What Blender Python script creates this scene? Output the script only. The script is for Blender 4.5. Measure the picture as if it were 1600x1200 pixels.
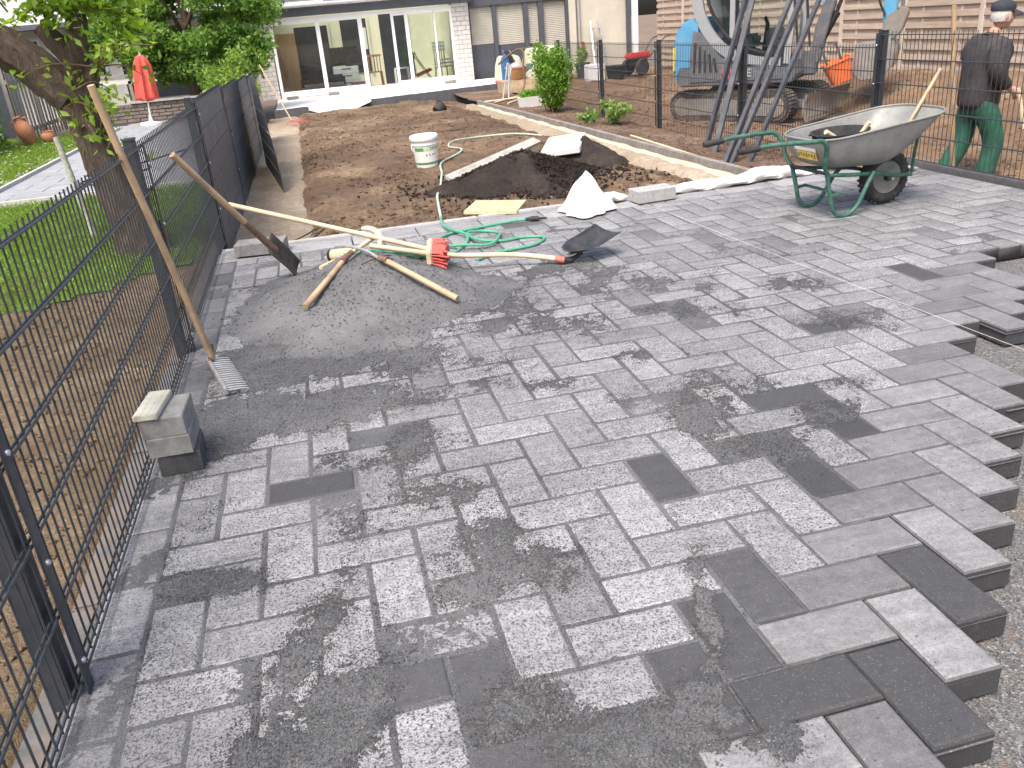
import bpy, bmesh, math, random
import numpy as np
from mathutils import Vector, Matrix, Euler

random.seed(7)
rng = np.random.default_rng(11)
S = bpy.context.scene
for o in list(bpy.data.objects):
    bpy.data.objects.remove(o)
COL = S.collection
R_ = math.radians

# ---------------------------------------------------------------- camera
cam_data = bpy.data.cameras.new('camera')
cam = bpy.data.objects.new('camera', cam_data)
COL.objects.link(cam)
cam.matrix_world = Matrix(((0.967506, 0.168727, -0.188319, 0.0),
                           (-0.239357, 0.371117, -0.897207, 0.0),
                           (-0.081495, 0.913128, 0.399444, 1.4288),
                           (0, 0, 0, 1)))
cam_data.sensor_width = 36.0
cam_data.lens = 36.0 * 1300.0 / 1600.0
cam_data.clip_start = 0.05
cam_data.clip_end = 600.0
S.camera = cam
S.render.resolution_x, S.render.resolution_y = 1024, 768

# ---------------------------------------------------------------- sky, sun, exposure
SUN_EL, SUN_AZ = 60.0, 218.0          # azimuth measured from +y (towards the house) to +x
world = bpy.data.worlds.new('World')
S.world = world
world.use_nodes = True
wn = world.node_tree.nodes
wl = world.node_tree.links
wn.clear()
w_out = wn.new('ShaderNodeOutputWorld')
w_bg = wn.new('ShaderNodeBackground')
w_sky = wn.new('ShaderNodeTexSky')
w_sky.sky_type = 'NISHITA'
w_sky.sun_disc = False
w_sky.sun_elevation = R_(SUN_EL)
w_sky.sun_rotation = R_(SUN_AZ)
w_sky.air_density = 1.0
w_sky.dust_density = 6.0
w_sky.ozone_density = 0.5
w_bg.inputs['Strength'].default_value = 0.14
wl.new(w_sky.outputs[0], w_bg.inputs['Color'])
wl.new(w_bg.outputs[0], w_out.inputs['Surface'])

sun_data = bpy.data.lights.new('sun', 'SUN')
sun_data.energy = 1.5
sun_data.angle = R_(22.0)
sun_data.color = (1.0, 0.97, 0.93)
sun = bpy.data.objects.new('sun', sun_data)
COL.objects.link(sun)
_d = Vector((math.sin(R_(SUN_AZ)) * math.cos(R_(SUN_EL)), math.cos(R_(SUN_AZ)) * math.cos(R_(SUN_EL)), math.sin(R_(SUN_EL))))
sun.rotation_euler = _d.to_track_quat('Z', 'Y').to_euler()
sun.location = (6, -3, 12)

S.render.engine = 'CYCLES'
S.view_settings.view_transform = 'Standard'
S.view_settings.look = 'None'
S.view_settings.gamma = 1.0
S.view_settings.use_curve_mapping = False
S.view_settings.exposure = 1.02

# ---------------------------------------------------------------- helpers: noise
def _hash(ix, iy, seed):
    n = (ix.astype(np.int64) * 374761393 + iy.astype(np.int64) * 668265263 + seed * 1442695041) & 0x7fffffff
    n = ((n ^ (n >> 13)) * 1274126177) & 0x7fffffff
    n = n ^ (n >> 16)
    return (n & 0xffff) / 65535.0

def vnoise(x, y, seed=0):
    x = np.asarray(x, float); y = np.asarray(y, float)
    ix = np.floor(x); iy = np.floor(y)
    fx = x - ix; fy = y - iy
    fx = fx * fx * (3 - 2 * fx); fy = fy * fy * (3 - 2 * fy)
    a = _hash(ix, iy, seed); b = _hash(ix + 1, iy, seed)
    c = _hash(ix, iy + 1, seed); d = _hash(ix + 1, iy + 1, seed)
    return (a * (1 - fx) + b * fx) * (1 - fy) + (c * (1 - fx) + d * fx) * fy

def fbm(x, y, freq=1.0, octaves=4, seed=0, gain=0.5):
    s = 0.0; a = 1.0; t = 0.0
    for k in range(octaves):
        s = s + a * vnoise(np.asarray(x) * freq + 17.3 * k, np.asarray(y) * freq - 9.1 * k, seed + k)
        t += a; a *= gain; freq *= 2.03
    return s / t          # 0..1

# ---------------------------------------------------------------- helpers: materials
def _mat(name):
    m = bpy.data.materials.new(name)
    m.use_nodes = True
    nt = m.node_tree
    b = nt.nodes['Principled BSDF']
    return m, nt, b

def N(nt, kind, **kw):
    n = nt.nodes.new(kind)
    for k, v in kw.items():
        if k.startswith('i_'):
            n.inputs[k[2:].replace('_', ' ')].default_value = v
        else:
            setattr(n, k, v)
    return n

def ramp(nt, fac, stops):
    r = nt.nodes.new('ShaderNodeValToRGB')
    e = r.color_ramp.elements
    while len(e) < len(stops):
        e.new(0.5)
    for el, (p, c) in zip(e, stops):
        el.position = p
        el.color = (c, c, c, 1) if not hasattr(c, '__len__') else (*c[:3], 1)
    nt.links.new(fac, r.inputs[0])
    return r.outputs[0]

def mixc(nt, fac, a, b, blend='MIX'):
    m = nt.nodes.new('ShaderNodeMix')
    m.data_type = 'RGBA'; m.blend_type = blend
    for sock, v in ((m.inputs[0], fac), (m.inputs[6], a), (m.inputs[7], b)):
        if isinstance(v, bpy.types.NodeSocket):
            nt.links.new(v, sock)
        elif hasattr(v, '__len__'):
            sock.default_value = (*v[:3], 1)
        else:
            sock.default_value = v
    return m.outputs[2]

def mth(nt, op, a, b=0.0, clamp=False):
    m = nt.nodes.new('ShaderNodeMath'); m.operation = op; m.use_clamp = clamp
    for sock, v in ((m.inputs[0], a), (m.inputs[1], b)):
        if isinstance(v, bpy.types.NodeSocket):
            nt.links.new(v, sock)
        else:
            sock.default_value = v
    return m.outputs[0]

def coords(nt, per_object=True):
    tc = nt.nodes.new('ShaderNodeTexCoord')
    if not per_object:
        g = nt.nodes.new('ShaderNodeNewGeometry')
        return g.outputs['Position']
    oi = nt.nodes.new('ShaderNodeObjectInfo')
    mu = nt.nodes.new('ShaderNodeVectorMath'); mu.operation = 'SCALE'
    mu.inputs[0].default_value = (37.0, 53.0, 29.0)
    nt.links.new(oi.outputs['Random'], mu.inputs[3])
    ad = nt.nodes.new('ShaderNodeVectorMath'); ad.operation = 'ADD'
    nt.links.new(tc.outputs['Object'], ad.inputs[0])
    nt.links.new(mu.outputs[0], ad.inputs[1])
    return ad.outputs[0]

def noise(nt, vec, scale, detail=3.0, rough=0.6):
    n = nt.nodes.new('ShaderNodeTexNoise')
    n.inputs['Scale'].default_value = scale
    n.inputs['Detail'].default_value = detail
    n.inputs['Roughness'].default_value = rough
    if vec is not None:
        nt.links.new(vec, n.inputs['Vector'])
    return n.outputs[0]

def bump(nt, b, h, strength=0.3, dist=0.01):
    n = nt.nodes.new('ShaderNodeBump')
    n.inputs['Strength'].default_value = strength
    n.inputs['Distance'].default_value = dist
    nt.links.new(h, n.inputs['Height'])
    nt.links.new(n.outputs[0], b.inputs['Normal'])

_M = {}
def pm(name, base, var=0.2, scale=15.0, rough=0.75, bmp=0.2, bdist=0.004, metal=0.0, dirt=None, dirt_amt=0.5, dirt_scale=4.0, spec=0.4, obj=True, stretch=None):
    """plain procedural material: two octaves of colour variation, optional dirt, fine relief"""
    if name in _M:
        return _M[name]
    m, nt, b = _mat(name)
    v = coords(nt, obj)
    if stretch:
        mp = nt.nodes.new('ShaderNodeMapping')
        mp.inputs['Scale'].default_value = stretch
        nt.links.new(v, mp.inputs['Vector']); v = mp.outputs[0]
    n1 = noise(nt, v, scale, 4.0, 0.65)
    lo = [max(0, c * (1 - var)) for c in base]; hi = [min(1, c * (1 + var)) for c in base]
    col = ramp(nt, n1, [(0.30, lo), (0.70, hi)])
    if dirt:
        n2 = noise(nt, v, dirt_scale, 5.0, 0.7)
        f = ramp(nt, n2, [(0.45, 0.0), (0.70, dirt_amt)])
        col = mixc(nt, f, col, dirt)
    nt.links.new(col, b.inputs['Base Color'])
    rr = ramp(nt, n1, [(0.3, min(1, rough + 0.08)), (0.7, max(0.05, rough - 0.08))])
    nt.links.new(rr, b.inputs['Roughness'])
    b.inputs['Metallic'].default_value = metal
    b.inputs['Specular IOR Level'].default_value = spec
    if bmp:
        bump(nt, b, noise(nt, v, scale * 4, 3.0, 0.7), bmp, bdist)
    _M[name] = m
    return m

def wood_mat(name, c1, c2, scale=1.0, rough=0.7, axis='X', dirt=(0.12, 0.1, 0.08), dirt_amt=0.5):
    m, nt, b = _mat(name)
    v = coords(nt)
    mp = nt.nodes.new('ShaderNodeMapping')
    st = {'X': (2.0, 40.0, 40.0), 'Y': (40.0, 2.0, 40.0), 'Z': (40.0, 40.0, 2.0)}[axis]
    mp.inputs['Scale'].default_value = [s * scale for s in st]
    nt.links.new(v, mp.inputs['Vector'])
    n1 = noise(nt, mp.outputs[0], 1.0, 5.0, 0.65)
    col = ramp(nt, n1, [(0.3, c1), (0.68, c2)])
    n2 = noise(nt, v, 6.0, 5.0, 0.7)
    col = mixc(nt, ramp(nt, n2, [(0.45, 0.0), (0.72, dirt_amt)]), col, dirt)
    nt.links.new(col, b.inputs['Base Color'])
    b.inputs['Roughness'].default_value = rough
    bump(nt, b, n1, 0.25, 0.003)
    return m

def leaf_mat(name, c1, c2, trans=0.35):
    m, nt, b = _mat(name)
    g = nt.nodes.new('ShaderNodeNewGeometry')
    n1 = noise(nt, g.outputs['Position'], 7.0, 3.0, 0.6)
    r1 = ramp(nt, g.outputs['Random Per Island'], [(0.0, c1), (1.0, c2)])
    col = mixc(nt, ramp(nt, n1, [(0.35, 0.0), (0.7, 0.5)]), r1, [c * 0.72 for c in c1])
    nt.links.new(col, b.inputs['Base Color'])
    b.inputs['Roughness'].default_value = 0.5
    b.inputs['Specular IOR Level'].default_value = 0.35
    tr = nt.nodes.new('ShaderNodeBsdfTranslucent')
    br = mixc(nt, 1.0, col, (1.5, 1.6, 0.6), 'MULTIPLY')
    nt.links.new(br, tr.inputs['Color'])
    mx = nt.nodes.new('ShaderNodeMixShader')
    mx.inputs[0].default_value = trans
    nt.links.new(b.outputs[0], mx.inputs[1]); nt.links.new(tr.outputs[0], mx.inputs[2])
    nt.links.new(mx.outputs[0], nt.nodes['Material Output'].inputs['Surface'])
    return m

def glass_mat(name, tint=(0.9, 0.95, 0.93), refl=0.12):
    m, nt, b = _mat(name)
    nt.nodes.remove(b)
    t = nt.nodes.new('ShaderNodeBsdfTransparent'); t.inputs[0].default_value = (*tint, 1)
    g = nt.nodes.new('ShaderNodeBsdfGlossy'); g.inputs['Roughness'].default_value = 0.03
    fr = nt.nodes.new('ShaderNodeFresnel'); fr.inputs[0].default_value = 1.5
    f = mth(nt, 'ADD', fr.outputs[0], refl * 0.4, True)
    mx = nt.nodes.new('ShaderNodeMixShader')
    nt.links.new(f, mx.inputs[0]); nt.links.new(t.outputs[0], mx.inputs[1]); nt.links.new(g.outputs[0], mx.inputs[2])
    nt.links.new(mx.outputs[0], nt.nodes['Material Output'].inputs['Surface'])
    return m

# ---------------------------------------------------------------- helpers: meshes
class MB:
    def __init__(s):
        s.v = []; s.f = []
    def add(s, vs, fs):
        o = len(s.v)
        s.v += [tuple(p) for p in vs]
        s.f += [tuple(i + o for i in q) for q in fs]
        return s
    def box(s, c, d, rot=None):
        x, y, z = [k / 2 for k in d]
        p = [Vector((a * x, b * y, e * z)) for e in (-1, 1) for b in (-1, 1) for a in (-1, 1)]
        if rot is not None:
            M = Euler(rot).to_matrix() if not isinstance(rot, Matrix) else rot
            p = [M @ q for q in p]
        c = Vector(c)
        return s.add([q + c for q in p], [(0, 2, 3, 1), (4, 5, 7, 6), (0, 1, 5, 4), (2, 6, 7, 3), (0, 4, 6, 2), (1, 3, 7, 5)])
    def bar(s, a, b, w, h, up=(0, 0, 1)):
        """box from a to b, w wide and h high"""
        a = Vector(a); b = Vector(b); d = (b - a); L = d.length; d.normalize()
        u = Vector(up); sd = d.cross(u)
        if sd.length < 1e-5:
            sd = d.cross(Vector((1, 0, 0)))
        sd.normalize(); u = sd.cross(d)
        M = Matrix((d, sd, u)).transposed()
        return s.box((a + b) / 2, (L, w, h), M)
    def tube(s, pts, r, seg=8, caps=True, closed=False):
        pts = [Vector(p) for p in pts]; n = len(pts)
        rs = r if hasattr(r, '__len__') else [r] * n
        rings = []; prev = None
        for i in range(n):
            if closed:
                t = pts[(i + 1) % n] - pts[i - 1]
            else:
                t = pts[min(i + 1, n - 1)] - pts[max(i - 1, 0)]
            t.normalize()
            if prev is None:
                a = Vector((0, 0, 1)) if abs(t.z) < 0.9 else Vector((1, 0, 0))
                u = t.cross(a).normalized()
            else:
                u = prev - t * prev.dot(t)
                if u.length < 1e-6:
                    u = t.orthogonal()
                u.normalize()
            prev = u; w = t.cross(u)
            rings.append([pts[i] + (u * math.cos(2 * math.pi * k / seg) + w * math.sin(2 * math.pi * k / seg)) * rs[i] for k in range(seg)])
        o = len(s.v)
        for q in rings:
            s.v += [tuple(p) for p in q]
        m = n if closed else n - 1
        for i in range(m):
            j = (i + 1) % n
            for k in range(seg):
                l = (k + 1) % seg
                s.f.append((o + i * seg + k, o + i * seg + l, o + j * seg + l, o + j * seg + k))
        if caps and not closed:
            s.f.append(tuple(o + k for k in reversed(range(seg))))
            s.f.append(tuple(o + (n - 1) * seg + k for k in range(seg)))
        return s
    def lathe(s, prof, seg=20, c=(0, 0, 0), M=None, caps=True):
        c = Vector(c); o = len(s.v)
        for r, z in prof:
            for k in range(seg):
                p = Vector((r * math.cos(2 * math.pi * k / seg), r * math.sin(2 * math.pi * k / seg), z))
                if M is not None:
                    p = M @ p
                s.v.append(tuple(p + c))
        n = len(prof)
        for i in range(n - 1):
            for k in range(seg):
                l = (k + 1) % seg
                s.f.append((o + i * seg + k, o + i * seg + l, o + (i + 1) * seg + l, o + (i + 1) * seg + k))
        if caps:
            s.f.append(tuple(o + k for k in reversed(range(seg))))
            s.f.append(tuple(o + (n - 1) * seg + k for k in range(seg)))
        return s
    def prism(s, poly, h, M=None, c=(0, 0, 0)):
        """poly in xy extruded to z 0..h, then M, then c"""
        c = Vector(c); n = len(poly)
        p = [Vector((x, y, 0)) for x, y in poly] + [Vector((x, y, h)) for x, y in poly]
        if M is not None:
            p = [M @ q for q in p]
        fs = [tuple(reversed(range(n))), tuple(range(n, 2 * n))] + [(i, (i + 1) % n, n + (i + 1) % n, n + i) for i in range(n)]
        return s.add([q + c for q in p], fs)
    def ball(s, c, r, seg=10, rings=6):
        r3 = r if hasattr(r, '__len__') else (r, r, r)
        o = len(s.v); c = Vector(c)
        s.v.append(tuple(c + Vector((0, 0, -r3[2]))))
        for i in range(1, rings):
            a = -math.pi / 2 + math.pi * i / rings
            for k in range(seg):
                b = 2 * math.pi * k / seg
                s.v.append(tuple(c + Vector((r3[0] * math.cos(a) * math.cos(b), r3[1] * math.cos(a) * math.sin(b), r3[2] * math.sin(a)))))
        s.v.append(tuple(c + Vector((0, 0, r3[2]))))
        top = len(s.v) - 1
        for k in range(seg):
            l = (k + 1) % seg
            s.f.append((o, o + 1 + l, o + 1 + k))
            for i in range(rings - 2):
                a = o + 1 + i * seg
                s.f.append((a + k, a + l, a + seg + l, a + seg + k))
            s.f.append((top, o + 1 + (rings - 2) * seg + k, o + 1 + (rings - 2) * seg + l))
        return s
    def mesh(s, name, mat=None, origin=(0, 0, 0), smooth=False, bevel=0.0, fix=True):
        me = bpy.data.meshes.new(name)
        ox, oy, oz = origin
        me.from_pydata([(x - ox, y - oy, z - oz) for x, y, z in s.v], [], s.f)
        if bevel or fix:
            bm = bmesh.new(); bm.from_mesh(me)
            if fix:
                bmesh.ops.recalc_face_normals(bm, faces=bm.faces)
            if bevel:
                bmesh.ops.bevel(bm, geom=[e for e in bm.edges if e.is_manifold and e.calc_face_angle(0) > 0.5], offset=bevel, segments=2, affect='EDGES', clamp_overlap=True)
            bm.to_mesh(me); bm.free()
        if mat:
            me.materials.append(mat)
        if smooth:
            me.polygons.foreach_set('use_smooth', [True] * len(me.polygons))
            try:
                me.set_sharp_from_angle(angle=R_(40))
            except Exception:
                pass
        me.update()
        return me
    def build(s, name, mat, parent=None, origin=(0, 0, 0), smooth=False, bevel=0.0, fix=True):
        me = s.mesh(name, mat, origin, smooth, bevel, fix)
        return link(name, me, parent, origin if parent is None else (0, 0, 0))

def link(name, me, parent=None, loc=(0, 0, 0)):
    o = bpy.data.objects.new(name, me)
    COL.objects.link(o)
    o.location = loc
    if parent is not None:
        o.parent = parent
    return o

def tag(o, label=None, cat=None, group=None, kind=None):
    if label: o['label'] = label
    if cat: o['category'] = cat
    if group: o['group'] = group
    if kind: o['kind'] = kind
    return o

def thing(name, label, cat, loc=(0, 0, 0), rot=(0, 0, 0), group=None):
    o = bpy.data.objects.new(name, None)
    COL.objects.link(o)
    o.empty_display_size = 0.1
    o.location = loc; o.rotation_euler = rot
    return tag(o, label, cat, group)

def grid_mesh(name, x0, x1, y0, y1, res, zf, mat, keep=None, kind='structure', smooth=True, parent=None):
    nx = max(2, int(round((x1 - x0) / res)) + 1); ny = max(2, int(round((y1 - y0) / res)) + 1)
    X, Y = np.meshgrid(np.linspace(x0, x1, nx), np.linspace(y0, y1, ny))
    Z = zf(X, Y)
    V = np.stack([X.ravel(), Y.ravel(), Z.ravel()], 1)
    i = np.arange(nx * ny).reshape(ny, nx)
    F = np.stack([i[:-1, :-1].ravel(), i[:-1, 1:].ravel(), i[1:, 1:].ravel(), i[1:, :-1].ravel()], 1)
    if keep is not None:
        cx = V[F].mean(1)
        F = F[keep(cx[:, 0], cx[:, 1], cx[:, 2])]
    return np_mesh(name, V, F, mat, kind, smooth, parent)

def np_mesh(name, V, F, mat, kind=None, smooth=False, parent=None):
    me = bpy.data.meshes.new(name)
    n, k = F.shape
    me.vertices.add(len(V)); me.vertices.foreach_set('co', np.asarray(V, np.float32).ravel())
    me.loops.add(n * k); me.loops.foreach_set('vertex_index', F.astype(np.int32).ravel())
    me.polygons.add(n); me.polygons.foreach_set('loop_start', np.arange(n, dtype=np.int32) * k)
    me.polygons.foreach_set('loop_total', np.full(n, k, np.int32))
    me.update(calc_edges=True)
    if smooth:
        me.polygons.foreach_set('use_smooth', np.ones(n, bool))
    me.materials.append(mat)
    o = link(name, me, parent)
    if kind: o['kind'] = kind
    return o

def copy_tree(o, parent=None):
    c = o.copy(); COL.objects.link(c)
    if parent is not None:
        c.parent = parent
    for ch in list(o.children):
        copy_tree(ch, c)
    return c

def text_mesh(body, size, mat, name, M, parent=None, extrude=0.0008, bold=0.0):
    cu = bpy.data.curves.new(name, 'FONT')
    cu.body = body; cu.size = size; cu.extrude = extrude; cu.offset = bold
    cu.align_x = 'CENTER'; cu.align_y = 'CENTER'
    tmp = bpy.data.objects.new('t', cu); COL.objects.link(tmp)
    dg = bpy.context.evaluated_depsgraph_get()
    me = bpy.data.meshes.new_from_object(tmp.evaluated_get(dg))
    bpy.data.objects.remove(tmp)
    me.transform(M); me.materials.clear(); me.materials.append(mat); me.name = name
    return link(name, me, parent)
# ================================================================ ground sheet and the paving
LW = 0.152                                   # paver module (15 cm stone and its joint)
LX, LY = 1.179, 1.496                        # a corner of the herringbone lattice

m_ground = pm('soil_far', (0.17, 0.125, 0.09), 0.35, 0.8, 0.95, 0.3, 0.03, obj=False)
g = MB().add([(-300, -300, -0.75), (300, -300, -0.75), (300, 300, -0.75), (-300, 300, -0.75)], [(0, 1, 2, 3)])
tag(g.build('ground', m_ground, fix=False), kind='structure')

def gravel_material():
    m, nt, b = _mat('basalt_grit')
    p = coords(nt, False)
    vo = nt.nodes.new('ShaderNodeTexVoronoi'); vo.inputs['Scale'].default_value = 170.0
    nt.links.new(p, vo.inputs['Vector'])
    c1 = ramp(nt, vo.outputs['Color'], [(0.0, (0.05, 0.05, 0.052)), (0.7, (0.17, 0.168, 0.165)), (1.0, (0.34, 0.335, 0.325))])
    n2 = noise(nt, p, 5.0, 5.0, 0.7)
    col = mixc(nt, ramp(nt, n2, [(0.56, 0.0), (0.72, 0.75)]), c1, (0.24, 0.155, 0.09))
    nt.links.new(col, b.inputs['Base Color'])
    b.inputs['Roughness'].default_value = 0.9
    bump(nt, b, vo.outputs['Distance'], 0.9, 0.006)
    return m
m_gravel = gravel_material()

def gravel_z(X, Y):
    z = -0.089 - 0.012 * (fbm(X, Y, 3.0, 4, 3) - 0.4) + 0.004 * (fbm(X, Y, 60, 2, 5) - 0.5)
    # wedge of bedding banked up along the open edge at the lower right
    return z
grid_mesh('gravel_bed', -0.86, 5.06, -0.6, 6.6, 0.03, gravel_z, m_gravel)

# loose bedding stones in the open strip on the right
def shards(name, P, size, mat, kind='stuff', parent=None, flat=0.7):
    """one small irregular tetra-like chip for each point (x, y, z)"""
    n = len(P)
    base = np.array([[1, 0, -.5], [-.5, .87, -.5], [-.5, -.87, -.5], [0, 0, 1]], float)
    sc = size * (0.5 + rng.random((n, 1, 1)) * 1.0)
    jit = base[None] + rng.normal(0, 0.28, (n, 4, 3))
    a = rng.random(n) * 6.283
    ca, sa = np.cos(a), np.sin(a)
    tilt = rng.normal(0, 0.7, n); ct, st = np.cos(tilt), np.sin(tilt)
    x, y, z = jit[..., 0], jit[..., 1], jit[..., 2]
    y2 = y * ct[:, None] - z * st[:, None]; z2 = y * st[:, None] + z * ct[:, None]
    V = np.stack([x * ca[:, None] - y2 * sa[:, None], x * sa[:, None] + y2 * ca[:, None], z2 * flat], -1) * sc + np.asarray(P)[:, None, :]
    i = (np.arange(n) * 4)[:, None]
    F = np.concatenate([i + np.array([[0, 2, 1]]), i + np.array([[0, 1, 3]]), i + np.array([[1, 2, 3]]), i + np.array([[2, 0, 3]])], 0)
    return np_mesh(name, V.reshape(-1, 3), F, mat, kind, False, parent)

def included(ix, iy):
    d = ix - iy
    if ix < -12 or ix >= 25 or iy >= 31 or iy < -9: return False
    if iy >= 16: return True
    if d <= 0: return True
    if d in (1, 2):
        return ix <= 8 or 11 <= ix <= 14
    return False
INC = np.zeros((80, 60), bool)
for _ix in range(-12, 26):
    for _iy in range(-9, 31):
        INC[_ix + 20, _iy + 15] = included(_ix, _iy)
def inc_xy(x, y, z=None):
    a = np.floor((np.asarray(x) - LX) / LW).astype(int) + 20; b = np.floor((np.asarray(y) - LY) / LW).astype(int) + 15
    ok = (a >= 0) & (a < 80) & (b >= 0) & (b < 60)
    return INC[np.clip(a, 0, 79), np.clip(b, 0, 59)] & ok

# ---- paver material: anthracite concrete, pale cement dust, dark grit caught in the texture
def paver_material(name, per_object):
    m, nt, b = _mat(name)
    pos = coords(nt, False)
    if per_object:
        oi = nt.nodes.new('ShaderNodeObjectInfo')
        sp = nt.nodes.new('ShaderNodeSeparateColor'); nt.links.new(oi.outputs['Color'], sp.inputs[0])
        tone = sp.outputs[0]; speck = sp.outputs[1]
    else:
        at = nt.nodes.new('ShaderNodeAttribute'); at.attribute_name = 'tone'
        sp = nt.nodes.new('ShaderNodeSeparateColor'); nt.links.new(at.outputs['Color'], sp.inputs[0])
        tone = sp.outputs[0]; speck = sp.outputs[1]
    fine = noise(nt, pos, 230.0, 2.0, 0.6)
    mid = noise(nt, pos, 34.0, 4.0, 0.7)
    big = noise(nt, pos, 3.2, 5.0, 0.65)
    mp = nt.nodes.new('ShaderNodeMapping'); mp.inputs['Rotation'].default_value = (0, 0, R_(-62)); mp.inputs['Scale'].default_value = (4.0, 26.0, 1.0)
    nt.links.new(pos, mp.inputs['Vector'])
    sweep = noise(nt, mp.outputs[0], 1.0, 4.0, 0.6)           # broom strokes
    # dust cover 0..1
    va = mth(nt, 'ADD', 1.0, mth(nt, 'MULTIPLY', mth(nt, 'SUBTRACT', big, 0.5), 1.3))
    va = mth(nt, 'ADD', va, mth(nt, 'MULTIPLY', mth(nt, 'SUBTRACT', sweep, 0.5), 1.1))
    va = mth(nt, 'ADD', va, mth(nt, 'MULTIPLY', mth(nt, 'SUBTRACT', mid, 0.5), 0.6))
    cover = mth(nt, 'MULTIPLY', tone, va, True)
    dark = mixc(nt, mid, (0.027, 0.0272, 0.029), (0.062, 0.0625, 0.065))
    pale = mixc(nt, mid, (0.285, 0.287, 0.295), (0.43, 0.432, 0.442))
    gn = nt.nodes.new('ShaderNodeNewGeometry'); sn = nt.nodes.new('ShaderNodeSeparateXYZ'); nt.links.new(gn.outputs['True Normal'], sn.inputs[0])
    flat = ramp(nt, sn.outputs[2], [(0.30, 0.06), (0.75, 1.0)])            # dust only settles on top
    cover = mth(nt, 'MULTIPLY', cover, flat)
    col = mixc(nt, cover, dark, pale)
    # grit grains: strong on dusted stones
    gr = ramp(nt, fine, [(0.44, 1.0), (0.50, 0.0)])
    clus = ramp(nt, mid, [(0.32, 1.0), (0.66, 0.25)])
    gr2 = ramp(nt, noise(nt, pos, 120.0, 2.0, 0.6), [(0.40, 1.0), (0.46, 0.0)])
    gf = mth(nt, 'MULTIPLY', mth(nt, 'MAXIMUM', mth(nt, 'MULTIPLY', gr, clus), gr2), speck, True)
    col = mixc(nt, gf, col, (0.05, 0.05, 0.052))
    lg = ramp(nt, fine, [(0.62, 0.0), (0.70, 0.25)])
    col = mixc(nt, lg, col, (0.42, 0.42, 0.43))
    # yellowish concrete bloom and soil smears
    st = noise(nt, pos, 7.0, 5.0, 0.72)
    col = mixc(nt, ramp(nt, st, [(0.62, 0.0), (0.78, 0.35)]), col, (0.26, 0.235, 0.19))
    nt.links.new(col, b.inputs['Base Color'])
    nt.links.new(ramp(nt, mid, [(0.3, 0.62), (0.7, 0.80)]), b.inputs['Roughness'])
    b.inputs['Specular IOR Level'].default_value = 0.45
    h = mth(nt, 'ADD', mth(nt, 'MULTIPLY', fine, 0.7), mth(nt, 'MULTIPLY', gr, -0.3))
    bump(nt, b, h, 0.55, 0.0022)
    return m
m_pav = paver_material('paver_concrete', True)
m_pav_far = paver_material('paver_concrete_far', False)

def stone_mesh(a, b, h=0.08, c=0.0095, name='paver'):
    x, y = a / 2, b / 2
    vs = [(sx * x, sy * y, -h) for sx, sy in ((-1, -1), (1, -1), (1, 1), (-1, 1))]
    vs += [(sx * x, sy * y, -c) for sx, sy in ((-1, -1), (1, -1), (1, 1), (-1, 1))]
    vs += [(sx * (x - c * .4), sy * (y - c * .4), -c * .32) for sx, sy in ((-1, -1), (1, -1), (1, 1), (-1, 1))]
    vs += [(sx * (x - c), sy * (y - c), 0) for sx, sy in ((-1, -1), (1, -1), (1, 1), (-1, 1))]
    fs = [(3, 2, 1, 0)]
    for k in range(3):
        fs += [(4 * k + i, 4 * k + (i + 1) % 4, 4 * k + 4 + (i + 1) % 4, 4 * k + 4 + i) for i in range(4)]
    fs.append((12, 13, 14, 15))
    return vs, fs
J = 0.0045
def mk(a, b):
    vs, fs = stone_mesh(a, b)
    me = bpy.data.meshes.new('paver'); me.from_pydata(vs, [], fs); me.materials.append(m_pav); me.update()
    return me, np.array(vs), np.array(fs)
ST = {'full': mk(2 * LW - J, LW - J), 'half': mk(LW - J, LW - J), 'slab': mk(0.50 - J, 0.30 - J)}

DARK = [(-2, 4), (-2, 0), (-3, -1), (-1, -3), (1, 0), (1, 3), (1, 5), (-8, 0), (-4, -2), (-3, -2), (2, 7), (-7, -1), (-9, 7), (-5, -2), (-7, -2), (3, 6), (12, 14), (7, 11)]
stones = []           # (kind, x, y, rot, tone, speck)
done = set()
for ix in range(-13, 26):
    for iy in range(-9, 31):
        d = (ix - iy) % 4
        cells = None
        if d == 3: cells = [(ix, iy), (ix + 1, iy)]
        elif d == 2: cells = [(ix, iy), (ix, iy + 1)]
        if not cells: continue
        inc = [c for c in cells if included(*c)]
        if ix == 17 and iy == 15: inc = [(17, 16)]
        if d == 2 and ix in (15, 16) : inc = [c for c in inc if c[1] >= 16]
        if not inc: continue
        cx = sum(c[0] for c in inc) / len(inc) + 0.5; cy = sum(c[1] for c in inc) / len(inc) + 0.5
        X = LX + cx * LW; Y = LY + cy * LW
        dd = cx - cy
        r = random.random()
        tone = 0.60 + 0.32 * r; speck = 0.75 + 0.2 * random.random()
        if random.random() < 0.03: tone *= 0.6
        # swept later: the stones next to the open edge have no dust on them yet
        if dd > -1.8 and iy < 16:
            tone = 0.28 + 0.34 * random.random(); speck = 0.30
            if dd > 0.2 and iy > 2: tone = 0.42 + 0.2 * random.random(); speck = 0.35
        if any(c in DARK for c in inc): tone = 0.0 + 0.10 * random.random(); speck = 0.25
        stones.append(('full' if len(inc) == 2 else 'half', X, Y, 0.0 if d == 3 else R_(90), tone, speck))
# border course along the left fence and the pale header course on the far side
y = LY + (0.86 - 8) * LW
while y < 6.15:
    stones.append(('full', -0.722, y + LW, R_(90), (0.30 if y > 3.4 else 0.55) + 0.2 * random.random(), 0.6)); y += 2 * LW
x = -0.80
while x < 4.8:
    stones.append(('slab', x + 0.25, 6.375, 0.0, 0.72 + 0.15 * random.random(), 0.35)); x += 0.50

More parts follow.
